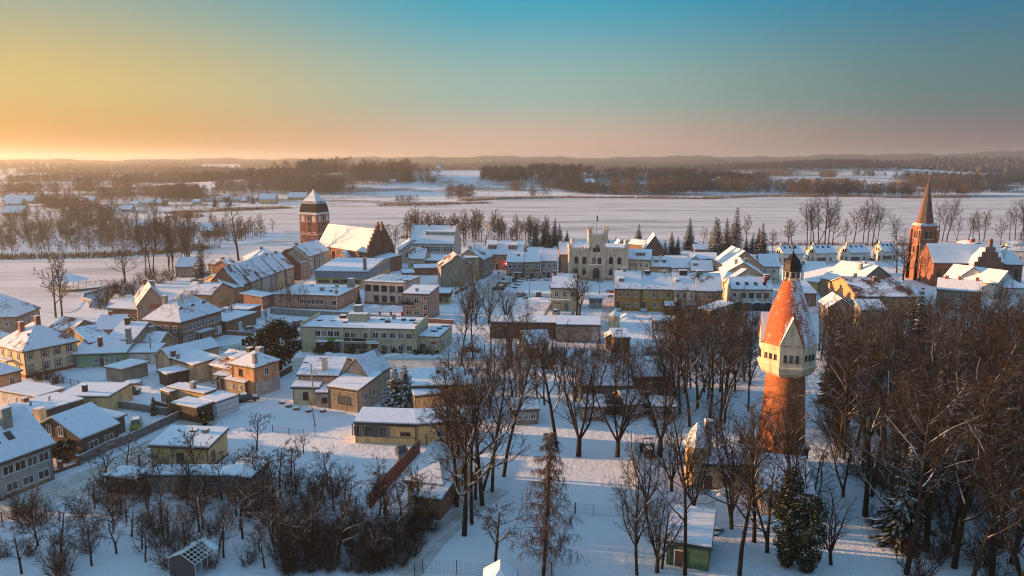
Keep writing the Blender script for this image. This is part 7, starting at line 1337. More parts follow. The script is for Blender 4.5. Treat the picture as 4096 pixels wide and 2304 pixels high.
# the town goes on to the left of the picture
for i, (x, y, h_) in enumerate(((-80, 80, 6), (-90, 98, 5), (-104, 116, 6.5), (-72, 62, 5.5))):
    r = building('neighbour_house', ('first', 'second', 'third', 'fourth')[i] + ' gabled house just beyond the left edge of the view', group='houses beyond the left edge'); Wing(r, (x - 6, y, 0), (x + 4, y + 2, 0), h_, 9, roof='gx', rz=h_ + 4, wall=BEIGE, snow=S_F, world=True).win('f', 3, 1.2)
# ---- trees on the peninsula and far bank (countable, hazy)
PENIN = scatter([(0, 560), (250, 560), (460, 570), (690, 585), (640, 605), (520, 618), (400, 632), (0, 640)], 210, 3.6, 14)
for i, p in enumerate(scatter([(340, 640), (470, 625), (520, 690), (420, 700)], 16, 5, 15)): place((TALL + FARB)[i % 9], p, rnd.uniform(.7, 1.0), 'bare tree at the peninsula tip beside the bay', group='trees at the peninsula tip')
for i, p in enumerate(scatter([(0, 520), (420, 520), (640, 522), (640, 505), (300, 490), (0, 490)], 44, 9, 16)): place((FARB * 2 + SPRUCE)[i % 9], p, rnd.uniform(.5, .9), 'garden tree between the far houses', group='garden trees between the far houses')
# ------------------------------------------------------------------ far woods (one mass each)
def proto_bush(seed, n, conif):
    R_ = random.Random(seed); V = []; Fc = []
    for i in range(n):
        u = R_.random(); z = .15 + .82 * u; k = (1 - u) ** .8 * .36 + .04 if conif else .30 * sin(pi * min(1, .18 + u * .8)) + .05; a = R_.uniform(0, 6.28); rr_ = k * sqrt(R_.random()); c = np.array((rr_ * cos(a), rr_ * sin(a), z)); v1 = np.array([R_.gauss(0, 1) for _ in range(3)]); v1 /= np.linalg.norm(v1)
        if conif: s = R_.uniform(.05, .11); v2 = np.array([R_.gauss(0, 1), R_.gauss(0, 1), R_.gauss(0, .5)]); e = s
        else: s = R_.uniform(.012, .022); v2 = np.array([cos(a) * .6 + R_.gauss(0, .4), sin(a) * .6 + R_.gauss(0, .4), R_.uniform(.2, 1.4)]); e = R_.uniform(.10, .24)
        v2 /= np.linalg.norm(v2); o = len(V); V += [c - v1 * s, c + v1 * s, c + v2 * e]; Fc.append((o, o + 1, o + 2))
    o = len(V); V += [(-.015, 0, 0), (.015, 0, 0), (0, 0, .8), (0, -.015, 0), (0, .015, 0), (0, 0, .8)]; Fc += [(o, o + 1, o + 2), (o + 3, o + 4, o + 5)]
    return np.array(V, float), np.array(Fc)
PB = [proto_bush(i, 120, False) for i in range(4)]; PC = [proto_bush(10 + i, 70, True) for i in range(3)] + [proto_bush(20 + i, 110, False) for i in range(2)]
def mass(name, label, pts, protos, mat, seed):
    R_ = np.random.RandomState(seed); Vs = []; Fs = []; o = 0
    for k, (V, Fc) in enumerate(protos):
        q = np.array(pts[k::len(protos)])
        if not len(q): continue
        a = R_.uniform(0, 6.28, len(q)); h = q[:, 3] * R_.uniform(.75, 1.2, len(q)); ca, sa = np.cos(a)[:, None], np.sin(a)[:, None]
        X = (V[None, :, 0] * ca - V[None, :, 1] * sa) * h[:, None] + q[:, 0:1]; Y = (V[None, :, 0] * sa + V[None, :, 1] * ca) * h[:, None] + q[:, 1:2]; Z = V[None, :, 2] * h[:, None] + q[:, 2:3]
        Vs.append(np.stack([X, Y, Z], -1).reshape(-1, 3)); Fs.append((Fc[None] + (np.arange(len(q)) * len(V))[:, None, None] + o).reshape(-1, 3)); o += len(q) * len(V)
    ob = bpy.data.objects.new(name, fastmesh(name, np.vstack(Vs), np.vstack(Fs), mat)); COL.objects.link(ob); tag(ob, label, None, None, 'stuff')
def meshvf(me):
    V = np.empty(len(me.vertices) * 3, np.float32); me.vertices.foreach_get('co', V); F_ = np.empty(len(me.loops), np.int32); me.loops.foreach_get('vertex_index', F_); F_ = F_.reshape(-1, 4); return V.reshape(-1, 3).astype(float), np.vstack([F_[:, :3], F_[:, [0, 2, 3]]])
def whole(k):
    (a, fa_), (b, fb_) = meshvf(k.parts[0][1]), meshvf(k.parts[1][1]); return np.vstack([a, b]) / 15., np.vstack([fa_, fb_ + len(a)])
mass('peninsula_wood', 'hazy bare wood covering the peninsula across the bay', [(x, y, 0, 9.5) for x, y in PENIN[:130]], [whole(k) for k in FARB], TWIGF, 4)
def band(x0, y0, x1, y1, depth, H, sp, seed, f):
    a = np.array(PT(f(x0, y0))); b = np.array(PT(f(x1, y1))); L = np.linalg.norm((b - a)[:2]); d = (b - a)[:2] / max(L, 1); n_ = np.array((-d[1], d[0])); n_ = n_ if n_[1] > 0 else -n_; R_ = np.random.RandomState(seed); n = int(L * depth / (sp * sp) * .8) + 3
    X = a[0] + d[0] * R_.rand(n) * L; u = R_.rand(n); t = R_.rand(n); X = a[0] + d[0] * t * L + n_[0] * u * depth; Y = a[1] + d[1] * t * L + n_[1] * u * depth + R_.randn(n) * 3
    return np.stack([X, Y, hz(X, Y) - .3, np.full(n, H)], 1)
WB = [(0, 335, 430, 325, 50, 13, 6.5, rt), (500, 327, 700, 325, 40, 17, 7, rt), (770, 292, 905, 290, 60, 17, 7, rt), (930, 345, 1230, 372, 60, 13, 7, rt), (700, 372, 930, 372, 30, 14, 6, rt), (1190, 372, 1420, 388, 25, 16, 6, rt), (1530, 322, 1800, 322, 60, 15, 7, rt), (1790, 312, 2250, 337, 90, 19, 7, rt), (2020, 217, 2260, 222, 120, 22, 10, rt), (240, 410, 420, 455, 30, 10, 6, rt), (430, 470, 700, 460, 20, 8, 5, rt), (560, 560, 900, 540, 40, 11, 5.5, rt),
      (110, 256, 580, 266, 90, 21, 8, ru), (0, 292, 100, 292, 60, 13, 7, ru), (905, 362, 1110, 360, 25, 14, 5, ru), (1390, 305, 1500, 300, 30, 11, 5, ru), (1500, 345, 1660, 343, 15, 11, 6, ru), (2100, 333, 2576, 340, 50, 16, 6, ru), (680, 222, 830, 222, 30, 14, 8, ru), (520, 392, 720, 388, 12, 7, 4, ru), (0, 305, 250, 308, 40, 14, 6, rw), (520, 302, 960, 303, 80, 15, 7, rw), (960, 315, 1510, 322, 70, 17, 6.5, rw), (1540, 322, 1900, 325, 60, 14, 6.5, rw), (2050, 318, 2320, 315, 40, 14, 6.5, rw), (820, 190, 1040, 180, 80, 15, 9, rw), (1640, 250, 2050, 265, 80, 16, 8, rw), (1230, 190, 1290, 175, 20, 12, 8, rw)]
WC = [(0, 252, 800, 237, 110, 14, 8, rt), (800, 237, 1940, 256, 170, 15, 9, rt), (20, 182, 380, 168, 150, 18, 12, rt), (1000, 182, 1340, 192, 150, 19, 12, rt), (1140, 236, 1500, 242, 70, 15, 5, ru), (1500, 250, 1930, 330, 60, 12, 5.5, ru), (1440, 215, 1900, 235, 130, 14, 7, ru), (1900, 225, 2576, 290, 110, 13, 7, ru), (560, 258, 640, 255, 40, 16, 7, ru), (640, 254, 820, 252, 20, 9, 6, ru), (0, 250, 290, 300, 90, 13, 6.5, rw), (290, 298, 540, 262, 60, 13, 6.5, rw), (600, 215, 830, 200, 120, 14, 8, rw), (1640, 205, 2576, 250, 200, 15, 9, rw), (2050, 250, 2576, 300, 60, 13, 8, rw), (0, 160, 900, 155, 250, 16, 12, rw), (900, 150, 1780, 150, 350, 18, 11, rw), (1500, 185, 1640, 180, 60, 12, 8, rw)]
mass('bare_woods', 'brown bare woods scattered over the far shore and plain', np.vstack([band(*q[:7], 100 + i, q[7]) for i, q in enumerate(WB)]), PB, TWIGF, 1)
mass('pine_woods', 'dark pine woods on the far slopes across the lake', np.vstack([band(*q[:7], 200 + i, q[7]) for i, q in enumerate(WC)]), PC, PINEF, 2)
def farring():
    R_ = np.random.RandomState(9); n = 90000; az = np.radians(R_.uniform(-44, 44, n)); r_ = np.sqrt(R_.uniform(2300. ** 2, 7200. ** 2, n)); X = r_ * np.sin(az); Y = r_ * np.cos(az)
    g = np.sin(X * .0031 + 1.3) * np.sin(Y * .0047 + .4) + .6 * np.sin(X * .0071 + Y * .004) + .5 * np.sin(Y * .011 - X * .0023); az_ = np.degrees(az)
    thr = np.interp(r_, [2300, 3000, 3600, 4600, 5200, 7200], [.1, .1, -.2, .0, -1.6, -3]) - np.clip((az_ + 10) * .03, -.35, .9); k = g > thr; k &= R_.rand(n) < np.interp(r_, [2300, 4000, 7200], [1, .9, .75])
    X, Y = X[k], Y[k]; H = R_.uniform(13, 22, len(X)); pr = []
    for s in range(3):
        m = 4; a = np.arange(m) * 2 * pi / m + s; V = np.vstack([np.stack([.48 * np.cos(a), .48 * np.sin(a), np.full(m, .35 + .1 * s)], 1), [[.05 * s, 0, 1.0]], np.stack([.4 * np.cos(a), .4 * np.sin(a), np.zeros(m)], 1)]); Fc = [(i, (i + 1) % m, m) for i in range(m)] + [(m + 1 + i, m + 1 + (i + 1) % m, (i + 1) % m) for i in range(m)] + [(m + 1 + i, (i + 1) % m, i) for i in range(m)]; pr.append((V, np.array(Fc)))
    mass('distant_forest', 'hazy distant forest along the horizon hills', np.stack([X, Y, hz(X, Y) - .5, H], 1), pr, plain('distant_wood', (.045, .040, .034), .95, .4, .02), 3)
farring()
# ------------------------------------------------------------------ reeds along the shores
def reeds(label, pts, depth, h, f, dens, seed):
    R_ = np.random.RandomState(seed); q = [np.array(P(f(*p))[:2]) for p in pts]; Vs = []
    for a, b in zip(q, q[1:]):
        L = np.linalg.norm(b - a); d = (b - a) / L; n_ = np.array((-d[1], d[0])); n_ = n_ if n_[1] > 0 else -n_; n = int(L * depth * dens); t = R_.rand(n); u = R_.rand(n); edge = depth * (.8 + .3 * np.sin(t * L * .07)); X = a[None] + d[None] * (t * L)[:, None] + n_[None] * (u * edge)[:, None]
        an = R_.uniform(0, 3.14, n); w = R_.uniform(.15, .4, n); hh = h * R_.uniform(.6, 1.15, n); dx = np.stack([np.cos(an) * w, np.sin(an) * w], 1)
        p0 = np.c_[X - dx, np.zeros(n)]; p1 = np.c_[X + dx, np.zeros(n)]; p2 = np.c_[X + R_.randn(n, 2) * .25, hh]; Vs.append(np.stack([p0, p1, p2], 1).reshape(-1, 3))
    V = np.vstack(Vs); Fc = np.arange(len(V)).reshape(-1, 3); o = bpy.data.objects.new('reeds', fastmesh('reeds', V, Fc, REEDM)); COL.objects.link(o); tag(o, label, None, None, 'stuff')
mass('field_scrub', 'brown scrub and hedges over the snowy fields beyond the bay', [(x, y, 0, 5.0) for x, y in scatter([(-100, 560), (420, 545), (640, 515), (720, 470), (500, 455), (0, 455)], 1700, 2.0, 25)], PB, TWIGF, 7)
mass('peninsula_scrub', 'brown scrub filling the peninsula between its trees', [(x, y, 0, 5.5) for x, y in scatter([(0, 575), (250, 575), (460, 578), (690, 588), (640, 605), (520, 618), (400, 634), (0, 646), (-150, 640)], 520, 1.2, 24)], PB, TWIGF, 6)
reeds('brown reeds along the peninsula shore', [(-100, 658), (120, 652), (260, 650), (400, 641), (480, 634), (560, 622)], 16, 2.4, D, .9, 1)
reeds('brown reeds on the far bank left of the church', [(395, 553), (450, 540), (540, 533), (640, 529), (740, 524)], 24, 2.2, D, .5, 2)
reeds('reed bed island in the middle of the lake', [(950, 520), (1100, 518), (1240, 512)], 34, 2.2, D, .35, 3)
reeds('russet reeds along the far right shore', [(1180, 507), (1270, 502), (1400, 499), (1600, 499), (1800, 501), (1900, 496), (2100, 495), (2300, 499), (2450, 497)], 26, 2.6, D, .5, 4)
reeds('russet reeds on the near shore beside the new houses', [(1000, 600), (1060, 603)], 10, 2.2, D, 1, 5); reeds('russet reeds behind the new white houses', [(1900, 618), (2150, 617), (2300, 619)], 6, 1.8, D, 1, 6)
# ================================================================== cars
CARP = {}
def carpaint(c):
    k = 'car_paint_%02d%02d%02d' % tuple(int(v * 99) for v in c)
    if k in MATS: return MATS[k]
    m, nt, b = newmat(k); b.inputs['Base Color'].default_value = (*c, 1); b.inputs['Roughness'].default_value = .3; b.inputs['Coat Weight'].default_value = .4; MATS[k] = m; return m
TYRE = plain('tyre_rubber', (.02, .02, .02), .9); RIM = plain('rim_alloy', (.3, .3, .32), .4, .1, metal=.6); LAMPW = plain('headlight_glass', (.6, .6, .58), .2, .05); LAMPR = plain('tail_light', (.3, .02, .02), .3, .1)
def car(p, head, c, label, kind='car', snow=.5, name='parked_car', cat='car', group='parked cars', s=1.0):
    L, Wd, H = {'car': (4.3, 1.75, 1.45), 'suv': (4.5, 1.85, 1.7), 'van': (5.4, 2.0, 2.35), 'mpv': (4.3, 1.8, 1.8)}[kind]
    r = empty(name, (p[0], p[1], .03), label, cat, group, rz=radians(head)); r.scale = (s, s, s); P_ = carpaint(c); h = L / 2; w = Wd / 2; belt = .92 if kind != 'van' else 1.25
    side = {'car': [(-h, .35), (-h, .75), (-h + .15, belt), (h - 1.25, belt), (h - .35, .78), (h, .68), (h, .35)], 'suv': [(-h, .4), (-h, .95), (-h + .1, belt + .1), (h - 1.2, belt + .12), (h - .2, .95), (h, .8), (h, .4)],
            'van': [(-h, .35), (-h, belt), (h - 1.3, belt), (h - .25, .95), (h, .75), (h, .35)], 'mpv': [(-h, .38), (-h, .9), (-h + .05, belt + .08), (h - 1.1, belt + .1), (h - .2, .85), (h, .7), (h, .38)]}[kind]
    top = {'car': [(-h + .25, belt), (-h + .85, H), (h - 2.1, H), (h - 1.3, belt)], 'suv': [(-h + .1, belt + .1), (-h + .45, H), (h - 2.1, H), (h - 1.3, belt + .1)], 'van': [(-h + .02, belt), (-h + .08, H), (h - 1.9, H), (h - 1.25, belt)], 'mpv': [(-h + .06, belt + .08), (-h + .4, H), (h - 1.8, H), (h - .95, belt + .08)]}[kind]
    b = MB(); n = len(side); e = .05
    V = [(x, -w + e, z) for x, z in side] + [(x, -w, min(z, belt - .08) if z > .5 else z) for x, z in side] + [(x, w, min(z, belt - .08) if z > .5 else z) for x, z in side] + [(x, w - e, z) for x, z in side]
    Fc = [tuple(range(n - 1, -1, -1))] if False else []
    Fc += [tuple(n + i for i in range(n))[::-1], tuple(2 * n + i for i in range(n))]
    for i in range(n - 1): Fc += [(n + i, i, i + 1, n + i + 1), (i, 3 * n + i, 3 * n + i + 1, i + 1), (3 * n + i, 2 * n + i, 2 * n + i + 1, 3 * n + i + 1)]
    Fc.append((0, n, 2 * n, 3 * n)) ; b.add(V, Fc); b.build('body', P_, r)
    k = len(top); iw = w - .06; tw = w - .22; V = [(x, -(iw if z < H else tw), z) for x, z in top] + [(x, (iw if z < H else tw), z) for x, z in top]
    b = MB(); b.add(V, [(3, 2, 1, 0), (4, 5, 6, 7), (0, 1, 5, 4), (1, 2, 6, 5), (2, 3, 7, 6)]); b.build('cabin', P_, r)
    def inset(f, t, out):
        q = [np.array(V[i]) for i in f]; c_ = sum(q) / len(q); nn = np.cross(q[1] - q[0], q[2] - q[0]); nn /= np.linalg.norm(nn); nn = nn if np.dot(nn, c_ - np.array((0, 0, .9))) > 0 else -nn
        return [tuple(c_ + (v - c_) * t + nn * out) for v in q]
    for nm, f in (('windscreen', (2, 3, 7, 6)), ('rear_window', (0, 1, 5, 4)), ('side_window', (0, 1, 2, 3)), ('side_window', (4, 5, 6, 7))):
        if kind == 'van' and nm == 'rear_window': continue
        q = inset(f, .84, .02)
        if kind == 'van' and nm == 'side_window': q = [(x if x > h - 2.9 else h - 2.9, y, z) for x, y, z in q]
        obj(nm, q, [(0, 1, 2, 3), (3, 2, 1, 0)][:1], GLASS, r)
    wm = CARP.get('w')
    if not wm:
        a = MB(); a.lathe([(.2, -.1), (.31, -.1), (.33, 0), (.31, .1), (.2, .1)], 14); t_ = a.mesh('wheel', TYRE, True); a = MB(); a.lathe([(.05, -.08), (.21, -.08), (.21, .08), (.05, .08)], 10); wm = CARP['w'] = (t_, a.mesh('rim', RIM))
    for x in (-h + .8, h - .85):
        for y in (-w + .08, w - .08): o = link(bpy.data.objects.new('wheel', wm[0]), r); o.location = (x, y, .32); o.rotation_euler = (pi / 2, 0, 0); link(bpy.data.objects.new('rim', wm[1]), o)
    for y in (-1, 1):
        b = MB(); b.box(h - .12, y * (w - .35) - .16, .62, h + .012, y * (w - .35) + .16, .76); b.build('headlight', LAMPW, r); b = MB(); b.box(-h - .012, y * (w - .3) - .14, .68, -h + .1, y * (w - .3) + .14, .84); b.build('tail_light', LAMPR, r)
    if snow > 0:
        b = MB(); b.add([(top[1][0] + .08, -tw + .05, H + .01), (top[2][0] - .08, -tw + .05, H + .01), (top[2][0] - .08, tw - .05, H + .01), (top[1][0] + .08, tw - .05, H + .01), (top[1][0] + .16, -tw + .13, H + .1), (top[2][0] - .16, -tw + .13, H + .1), (top[2][0] - .16, tw - .13, H + .1), (top[1][0] + .16, tw - .13, H + .1)], BOXF)
        if snow > .6 and kind != 'van': b.add([(h - 1.15, -w + .2, belt + .01), (h - .3, -w + .25, .82), (h - .3, w - .25, .82), (h - 1.15, w - .2, belt + .01), (h - 1.15, -w + .25, belt + .1), (h - .4, -w + .3, .9), (h - .4, w - .3, .9), (h - 1.15, w - .25, belt + .1)], BOXF)
        b.build('snow_cover', SNOWR, r)
    return r
car(PG(rd, 1990, 912), 175, (.6, .6, .6), 'white panel van parked on the left of the square', 'van', .5, 'panel_van', 'van'); car(PG(rd, 2062, 893), 170, (.03, .03, .035), 'black car half hidden behind the white panel van', 'car', .3)
car(PG(rd, 1958, 955), 172, (.05, .055, .06), 'dark estate car between the van and the black off-roader', 'mpv', .6); car(PG(rd, 1915, 998), 172, (.015, .015, .018), 'black off-roader nearest in the parked trio', 'suv', .3)
car(PG(rd, 2205, 1078), 60, (.22, .23, .24), 'silver car with snow on the near edge of the square', 'car', .8); car(PG(rd, 2430, 1082), 88, (.02, .025, .03), 'dark car seen from behind on the square', 'suv', .3)
car(PG(re_, 400, 1308), 80, (.25, .25, .26), 'snow-topped silver car in the fenced yard of the cream house', 'car', 1); car(PG(rj, 1255, 1140), 22, (.025, .028, .04), 'dark blue saloon with snowy bonnet beside the white container', 'car', .8)
car(PG(rj, 1310, 248), 20, (.3, .31, .32), 'snowed-in pale car by the low wall near the manor', 'car', 1); car(PG(rj, 1930, 175), 60, (.06, .07, .08), 'snowed-in dark car at the corner of the green block', 'suv', 1); car(PG(rj, 1895, 300), 10, (.3, .31, .33), 'pale car just left of the green block', 'car', .8)
car(PG(ri, 1440, 812), 115, (.36, .38, .03), 'yellow-green minivan in the snowy garden behind the concrete fence', 'mpv', .6, 'minivan', 'minivan'); car(PG(rq, 1100, 280), -72, (.03, .03, .03), 'black car beside the long rust-brown wall', 'car', 0); car(PG(rk, 1765, 1300), 185, (.6, .6, .6), 'white delivery van parked behind the twin spruces', 'van', .5, 'delivery_van', 'van', s=1.1)
car(PG(rk, 2285, 605), 5, (.25, .03, .02), 'red car under the bare trees right of the green block', 'car', .5); car(PG(ri, 1360, 470), 20, (.05, .05, .05), 'snow-covered car at the garden sheds', 'mpv', 1); car(PG(rg, 2190, 622), 5, (.05, .08, .09), 'dark car in the lane of the new white houses', 'car', .3)
# tractor
r = empty('tractor', P(rr(803, 440)), 'old red-brown tractor with snowy hood beside the forked tree', 'tractor', rz=radians(-88)); TR = plain('tractor_paint', (.14, .03, .02), .6)
b = MB(); b.box(.1, -.4, .7, 1.9, .4, 1.35); b.box(1.9, -.3, .6, 2.1, .3, 1.2); b.build('hood', TR, r); b = MB(); b.box(-1.0, -.75, 1.0, .15, .75, 1.15); [b.tube((x, y, 1.1), (x, y, 2.4), .04, n=4) for x in (-.95, .1) for y in (-.7, .7)]; b.build('cab_frame', METAL, r); b = MB(); b.box(-1.05, -.8, 2.4, .2, .8, 2.5); b.build('cab_roof', TR, r); b = MB(); b.box(-1.0, -.75, 2.505, .15, .75, 2.65); b.box(.2, -.35, 1.355, 1.8, .35, 1.45); b.build('snow_cover', SNOWR, r)
for x, y, R_, w_ in ((-.6, -.85, .75, .35), (-.6, .85, .75, .35), (1.6, -.65, .42, .22), (1.6, .65, .42, .22)): a = MB(); a.lathe([(R_ * .55, -w_ / 2), (R_ * .95, -w_ / 2), (R_, 0), (R_ * .95, w_ / 2), (R_ * .55, w_ / 2)], 16); o = a.build('wheel', TYRE, r); o.location = (x, y, R_); o.rotation_euler = (pi / 2, 0, 0); a = MB(); a.lathe([(.05, -w_ * .3), (R_ * .56, -w_ * .3), (R_ * .56, w_ * .3), (.05, w_ * .3)], 12); a.build('rim', TR, o)
b = MB(); b.box(2.1, -.9, .25, 2.4, .9, .5); b.build('front_blade', TR, r)
# ================================================================== poles, lamps, signs
def pole(p, h, label, lamp=None, r0=.14, mat=CONC, lean=0, cat='pole', name='street_pole', box=False, arm=0):
    o = empty(name, (p[0], p[1], 0), label, cat); b = MB(); b.tube((0, 0, -.1), (lean, 0, h), r0, r0 * .6, 7); b.build('post', mat, o)
    if lamp is not None:
        b = MB(); b.tube((lean, 0, h - .1), (lean + lamp, -.3, h + .35), .045, n=5); b.build('arm', METAL, o); b = MB(); b.box(lean + lamp - .35, -.45, h + .27, lean + lamp + .35, -.15, h + .42); b.build('lamp_head', METAL, o)
    if box: b = MB(); b.box(-.45, -.35, h * .8, .45, .1, h * .92); b.build('switch_box', CONC, o)
    if arm: b = MB(); b.box(-arm, -.06, h - .5, arm, .06, h - .4); b.build('crossarm', DARKWOOD, o)
    return o
def ph(base, topy): q = P(base); return q, zat(q, topy)
POLES = []
for f, x, y, ty, lb, lamp, lean, kw in ((rk, 458, 1225, 742, 'tall concrete street lamp in front of the beige gabled house', -.9, -.3, {}), (rk, 1362, 1000, 740, 'leaning wooden pole on the lane right of the beige gabled house', None, .4, {'mat': DARKWOOD}), (rc, 2092, 485, 172, 'concrete pole with switch box at the pink low block', -1.0, 0, {'box': True}), (ra, 1955, 1449, 1125, 'dark wooden pole right of the pink cottage', None, 0, {'mat': DARKWOOD}),
        (rc, 930, 375, 180, 'wooden pole at the foot of the street terrace', None, 0, {'mat': DARKWOOD, 'arm': .8}), (rk, 2124, 790, 452, 'street lamp with long arm under the roadside trees', -1.6, 0, {}), (rm, 1694, 705, 366, 'street lamp behind the dark brick hut', -.5, 0, {}), (rb, 712, 1135, 1030, 'lamp post between terrace roofs and the bay', -1.0, 0, {}), (rc, 362, 985, 740, 'dark pole in front of the manor steps', None, 0, {'mat': METAL}),
        (rn, 683, 940, 752, 'leaning wooden pole right of the water tower, left of two', None, 1.0, {'mat': DARKWOOD}), (rn, 706, 930, 752, 'wooden pole right of the water tower, right of two', None, -.2, {'mat': DARKWOOD}), (re_, 1090, 1450, 1205, 'lattice pole beside the octagonal kiosk', None, 0, {'mat': METAL}), (rd, 1028, 690, 445, 'wooden pole before the brick shop', None, 0, {'mat': DARKWOOD}), (rk, 467, 1460, 1192, 'thin dark pole below the tall street lamp', None, -.5, {'mat': METAL, 'r0': .1}), (re_, 2308, 775, 630, 'wooden pole by the low white-roofed house', None, 0, {'mat': DARKWOOD, 'arm': .8}), (rg, 1360, 845, 690, 'pole behind the water tower dome at right', None, 0, {'mat': DARKWOOD}), (rg, 2440, 720, 590, 'pole by the lane of the new white houses', None, 0, {'mat': DARKWOOD}), (rt, 393, 535, 475, 'tall mast across the bay', None, 0, {'mat': DARKWOOD}), (rq, 345, 100, -40, 'pole with round sign at the yard entrance', None, 0, {'mat': METAL, 'r0': .07}), (rj, 928, 1449, 1390, 'thin post in front of the bungalow garden', None, 0, {'mat': METAL, 'r0': .06})):
    q, h = ph(f(x, y), f(0, ty)[1]); POLES.append((q, h)); pole(q, h, lb, lamp, lean=lean, **kw)
for f, x, y, ty, lb in ((ru, 450, 325, 275, 'left power mast on the snowy hill'), (ru, 1207, 322, 265, 'right power mast on the snowy hill')):
    q = PT(f(x, y)); o = pole(q, 11, lb, None, .3, plain('mast_rust', (.20, .09, .10), .8), name='power_mast', arm=1.6); o.location[2] = q[2]
def cable(label, a, b, sag=1.0):
    bm = MB(); pts = [(a[0] + (b[0] - a[0]) * t, a[1] + (b[1] - a[1]) * t, a[2] + (b[2] - a[2]) * t - sag * 4 * t * (1 - t)) for t in np.linspace(0, 1, 11)]
    off = (a[0], a[1], a[2])
    for p, q in zip(pts, pts[1:]): bm.tube(p, q, .022, n=3)
    o = bm.build('overhead_cable', METAL, None, off); o.location = off; tag(o, label, 'cable')
T = lambda i, d=.3: (POLES[i][0][0], POLES[i][0][1], POLES[i][1] - d)
cable('overhead cable from the tall street lamp to the roadside lamp', T(0), T(5), 1.2); cable('overhead cable from the tall street lamp to the leaning lane pole', T(0, .8), T(1), .8); cable('overhead cable from the tall street lamp to the salmon house', T(0), (*P(rj(1345, 715), 6)[:2], 6), .8); cable('overhead cable from the tall lamp down to the garden post', T(0, .6), T(19, 0), 1.0); cable('overhead cable from the wooden pole to the salmon house roof', T(3), (*P(rj(800, 650), 6)[:2], 6), .7); cable('overhead cable from the wooden pole to the terrace corner', T(3), T(8), .5); cable('overhead cable from the terrace pole to the pink block pole', T(4), T(2), .8); cable('overhead cable along the yard from the hut lamp to the roadside lamp', T(6), T(5), 1.0)
def square_lamp(p, h, label):
    o = empty('square_lamp', (p[0], p[1], 0), label, 'street lamp', 'black lamps on the square'); b = MB(); b.lathe([(.16, 0), (.16, .9), (.08, 1.0), (.06, h)], 8); b.build('post', METAL, o); b = MB(); b.tube((-.8, 0, h - .25), (.8, 0, h - .25), .04, n=5); b.build('arm', METAL, o)
    for x in (-.75, .75): b = MB(); b.lathe([(.06, h - .28), (.22, h - .2), (.24, h + .15), (.05, h + .32)], 8, cx=x); b.build('lantern', METAL, o)
for f, x, y, ty, lb in ((rd, 2310, 1045, 872, 'black twin lamp in the middle of the square'), (rd, 2056, 955, 795, 'black twin lamp beside the parked cars'), (re_, 960, 1048, 892, 'black twin lamp before the town hall steps')): q, h = ph(f(x, y), f(0, ty)[1]); square_lamp(q, h, lb)
def signpost(p, h, label, plate, mat, ang=0, text=None):
    o = empty('road_sign', (p[0], p[1], 0), label, 'sign', rz=ang); b = MB(); b.tube((0, 0, 0), (0, 0, h), .04, n=6); b.build('post', METAL, o)
    if plate == 'disc': b = MB(); b.lathe([(.02, -.02), (.36, -.02), (.36, .02), (.02, .02)], 16); q = b.build('plate', mat, o); q.location = (0, -.06, h - .35); q.rotation_euler = (pi / 2, 0, 0)
    else: b = MB(); b.box(-.36, -.08, h - .75, .36, -.05, h); q = b.build('plate', mat, o)
    if text: lettering(text, q, (0, -.10, h - .66), .75, WHITE)
    return o
BLUE = plain('sign_blue', (.01, .05, .25), .5, .05); SRED = plain('sign_red', (.35, .02, .02), .5, .05)
for f, x, y, lb in ((rk, 552, 640, 'blue P parking sign, leftmost before the green block'), (rk, 766, 660, 'blue P parking sign, middle before the green block'), (rk, 1484, 660, 'blue P parking sign, right before the green block'), (re_, 325, 1065, 'blue P parking sign at the corner of the cream house')): signpost(P(f(x, y)), 3.0, lb, 'box', BLUE, 0, 'P')
signpost(P(rc(982, 400)), 2.6, 'round red and blue no-parking sign on the terrace street', 'disc', BLUE); signpost(P(rd(1782, 1040)), 3.6, 'no-entry sign at the corner of the square', 'disc', SRED); signpost(P(rd(1912, 905)), 4.2, 'tall square sign near the orange house', 'box', METAL)
r = empty('lit_sign', P(rd(2020, 742)), 'glowing red round sign on the pharmacy corner', 'sign'); b = MB(); b.tube((0, 0, 0), (0, 0, 2.2), .05, n=6); b.build('post', METAL, r)
b = MB(); b.lathe([(.02, -.06), (.62, -.06), (.62, .06), (.02, .06)], 20); o = b.build('red_light', emit('red_glow', (1, .01, .01), 6), r); o.location = (0, -.1, 2.6); o.rotation_euler = (pi / 2, 0, 0); b = MB(); b.box(-.42, -.22, 2.53, .42, -.165, 2.68); b.build('white_bar', emit('white_glow', (1, .9, .9), 5), r)
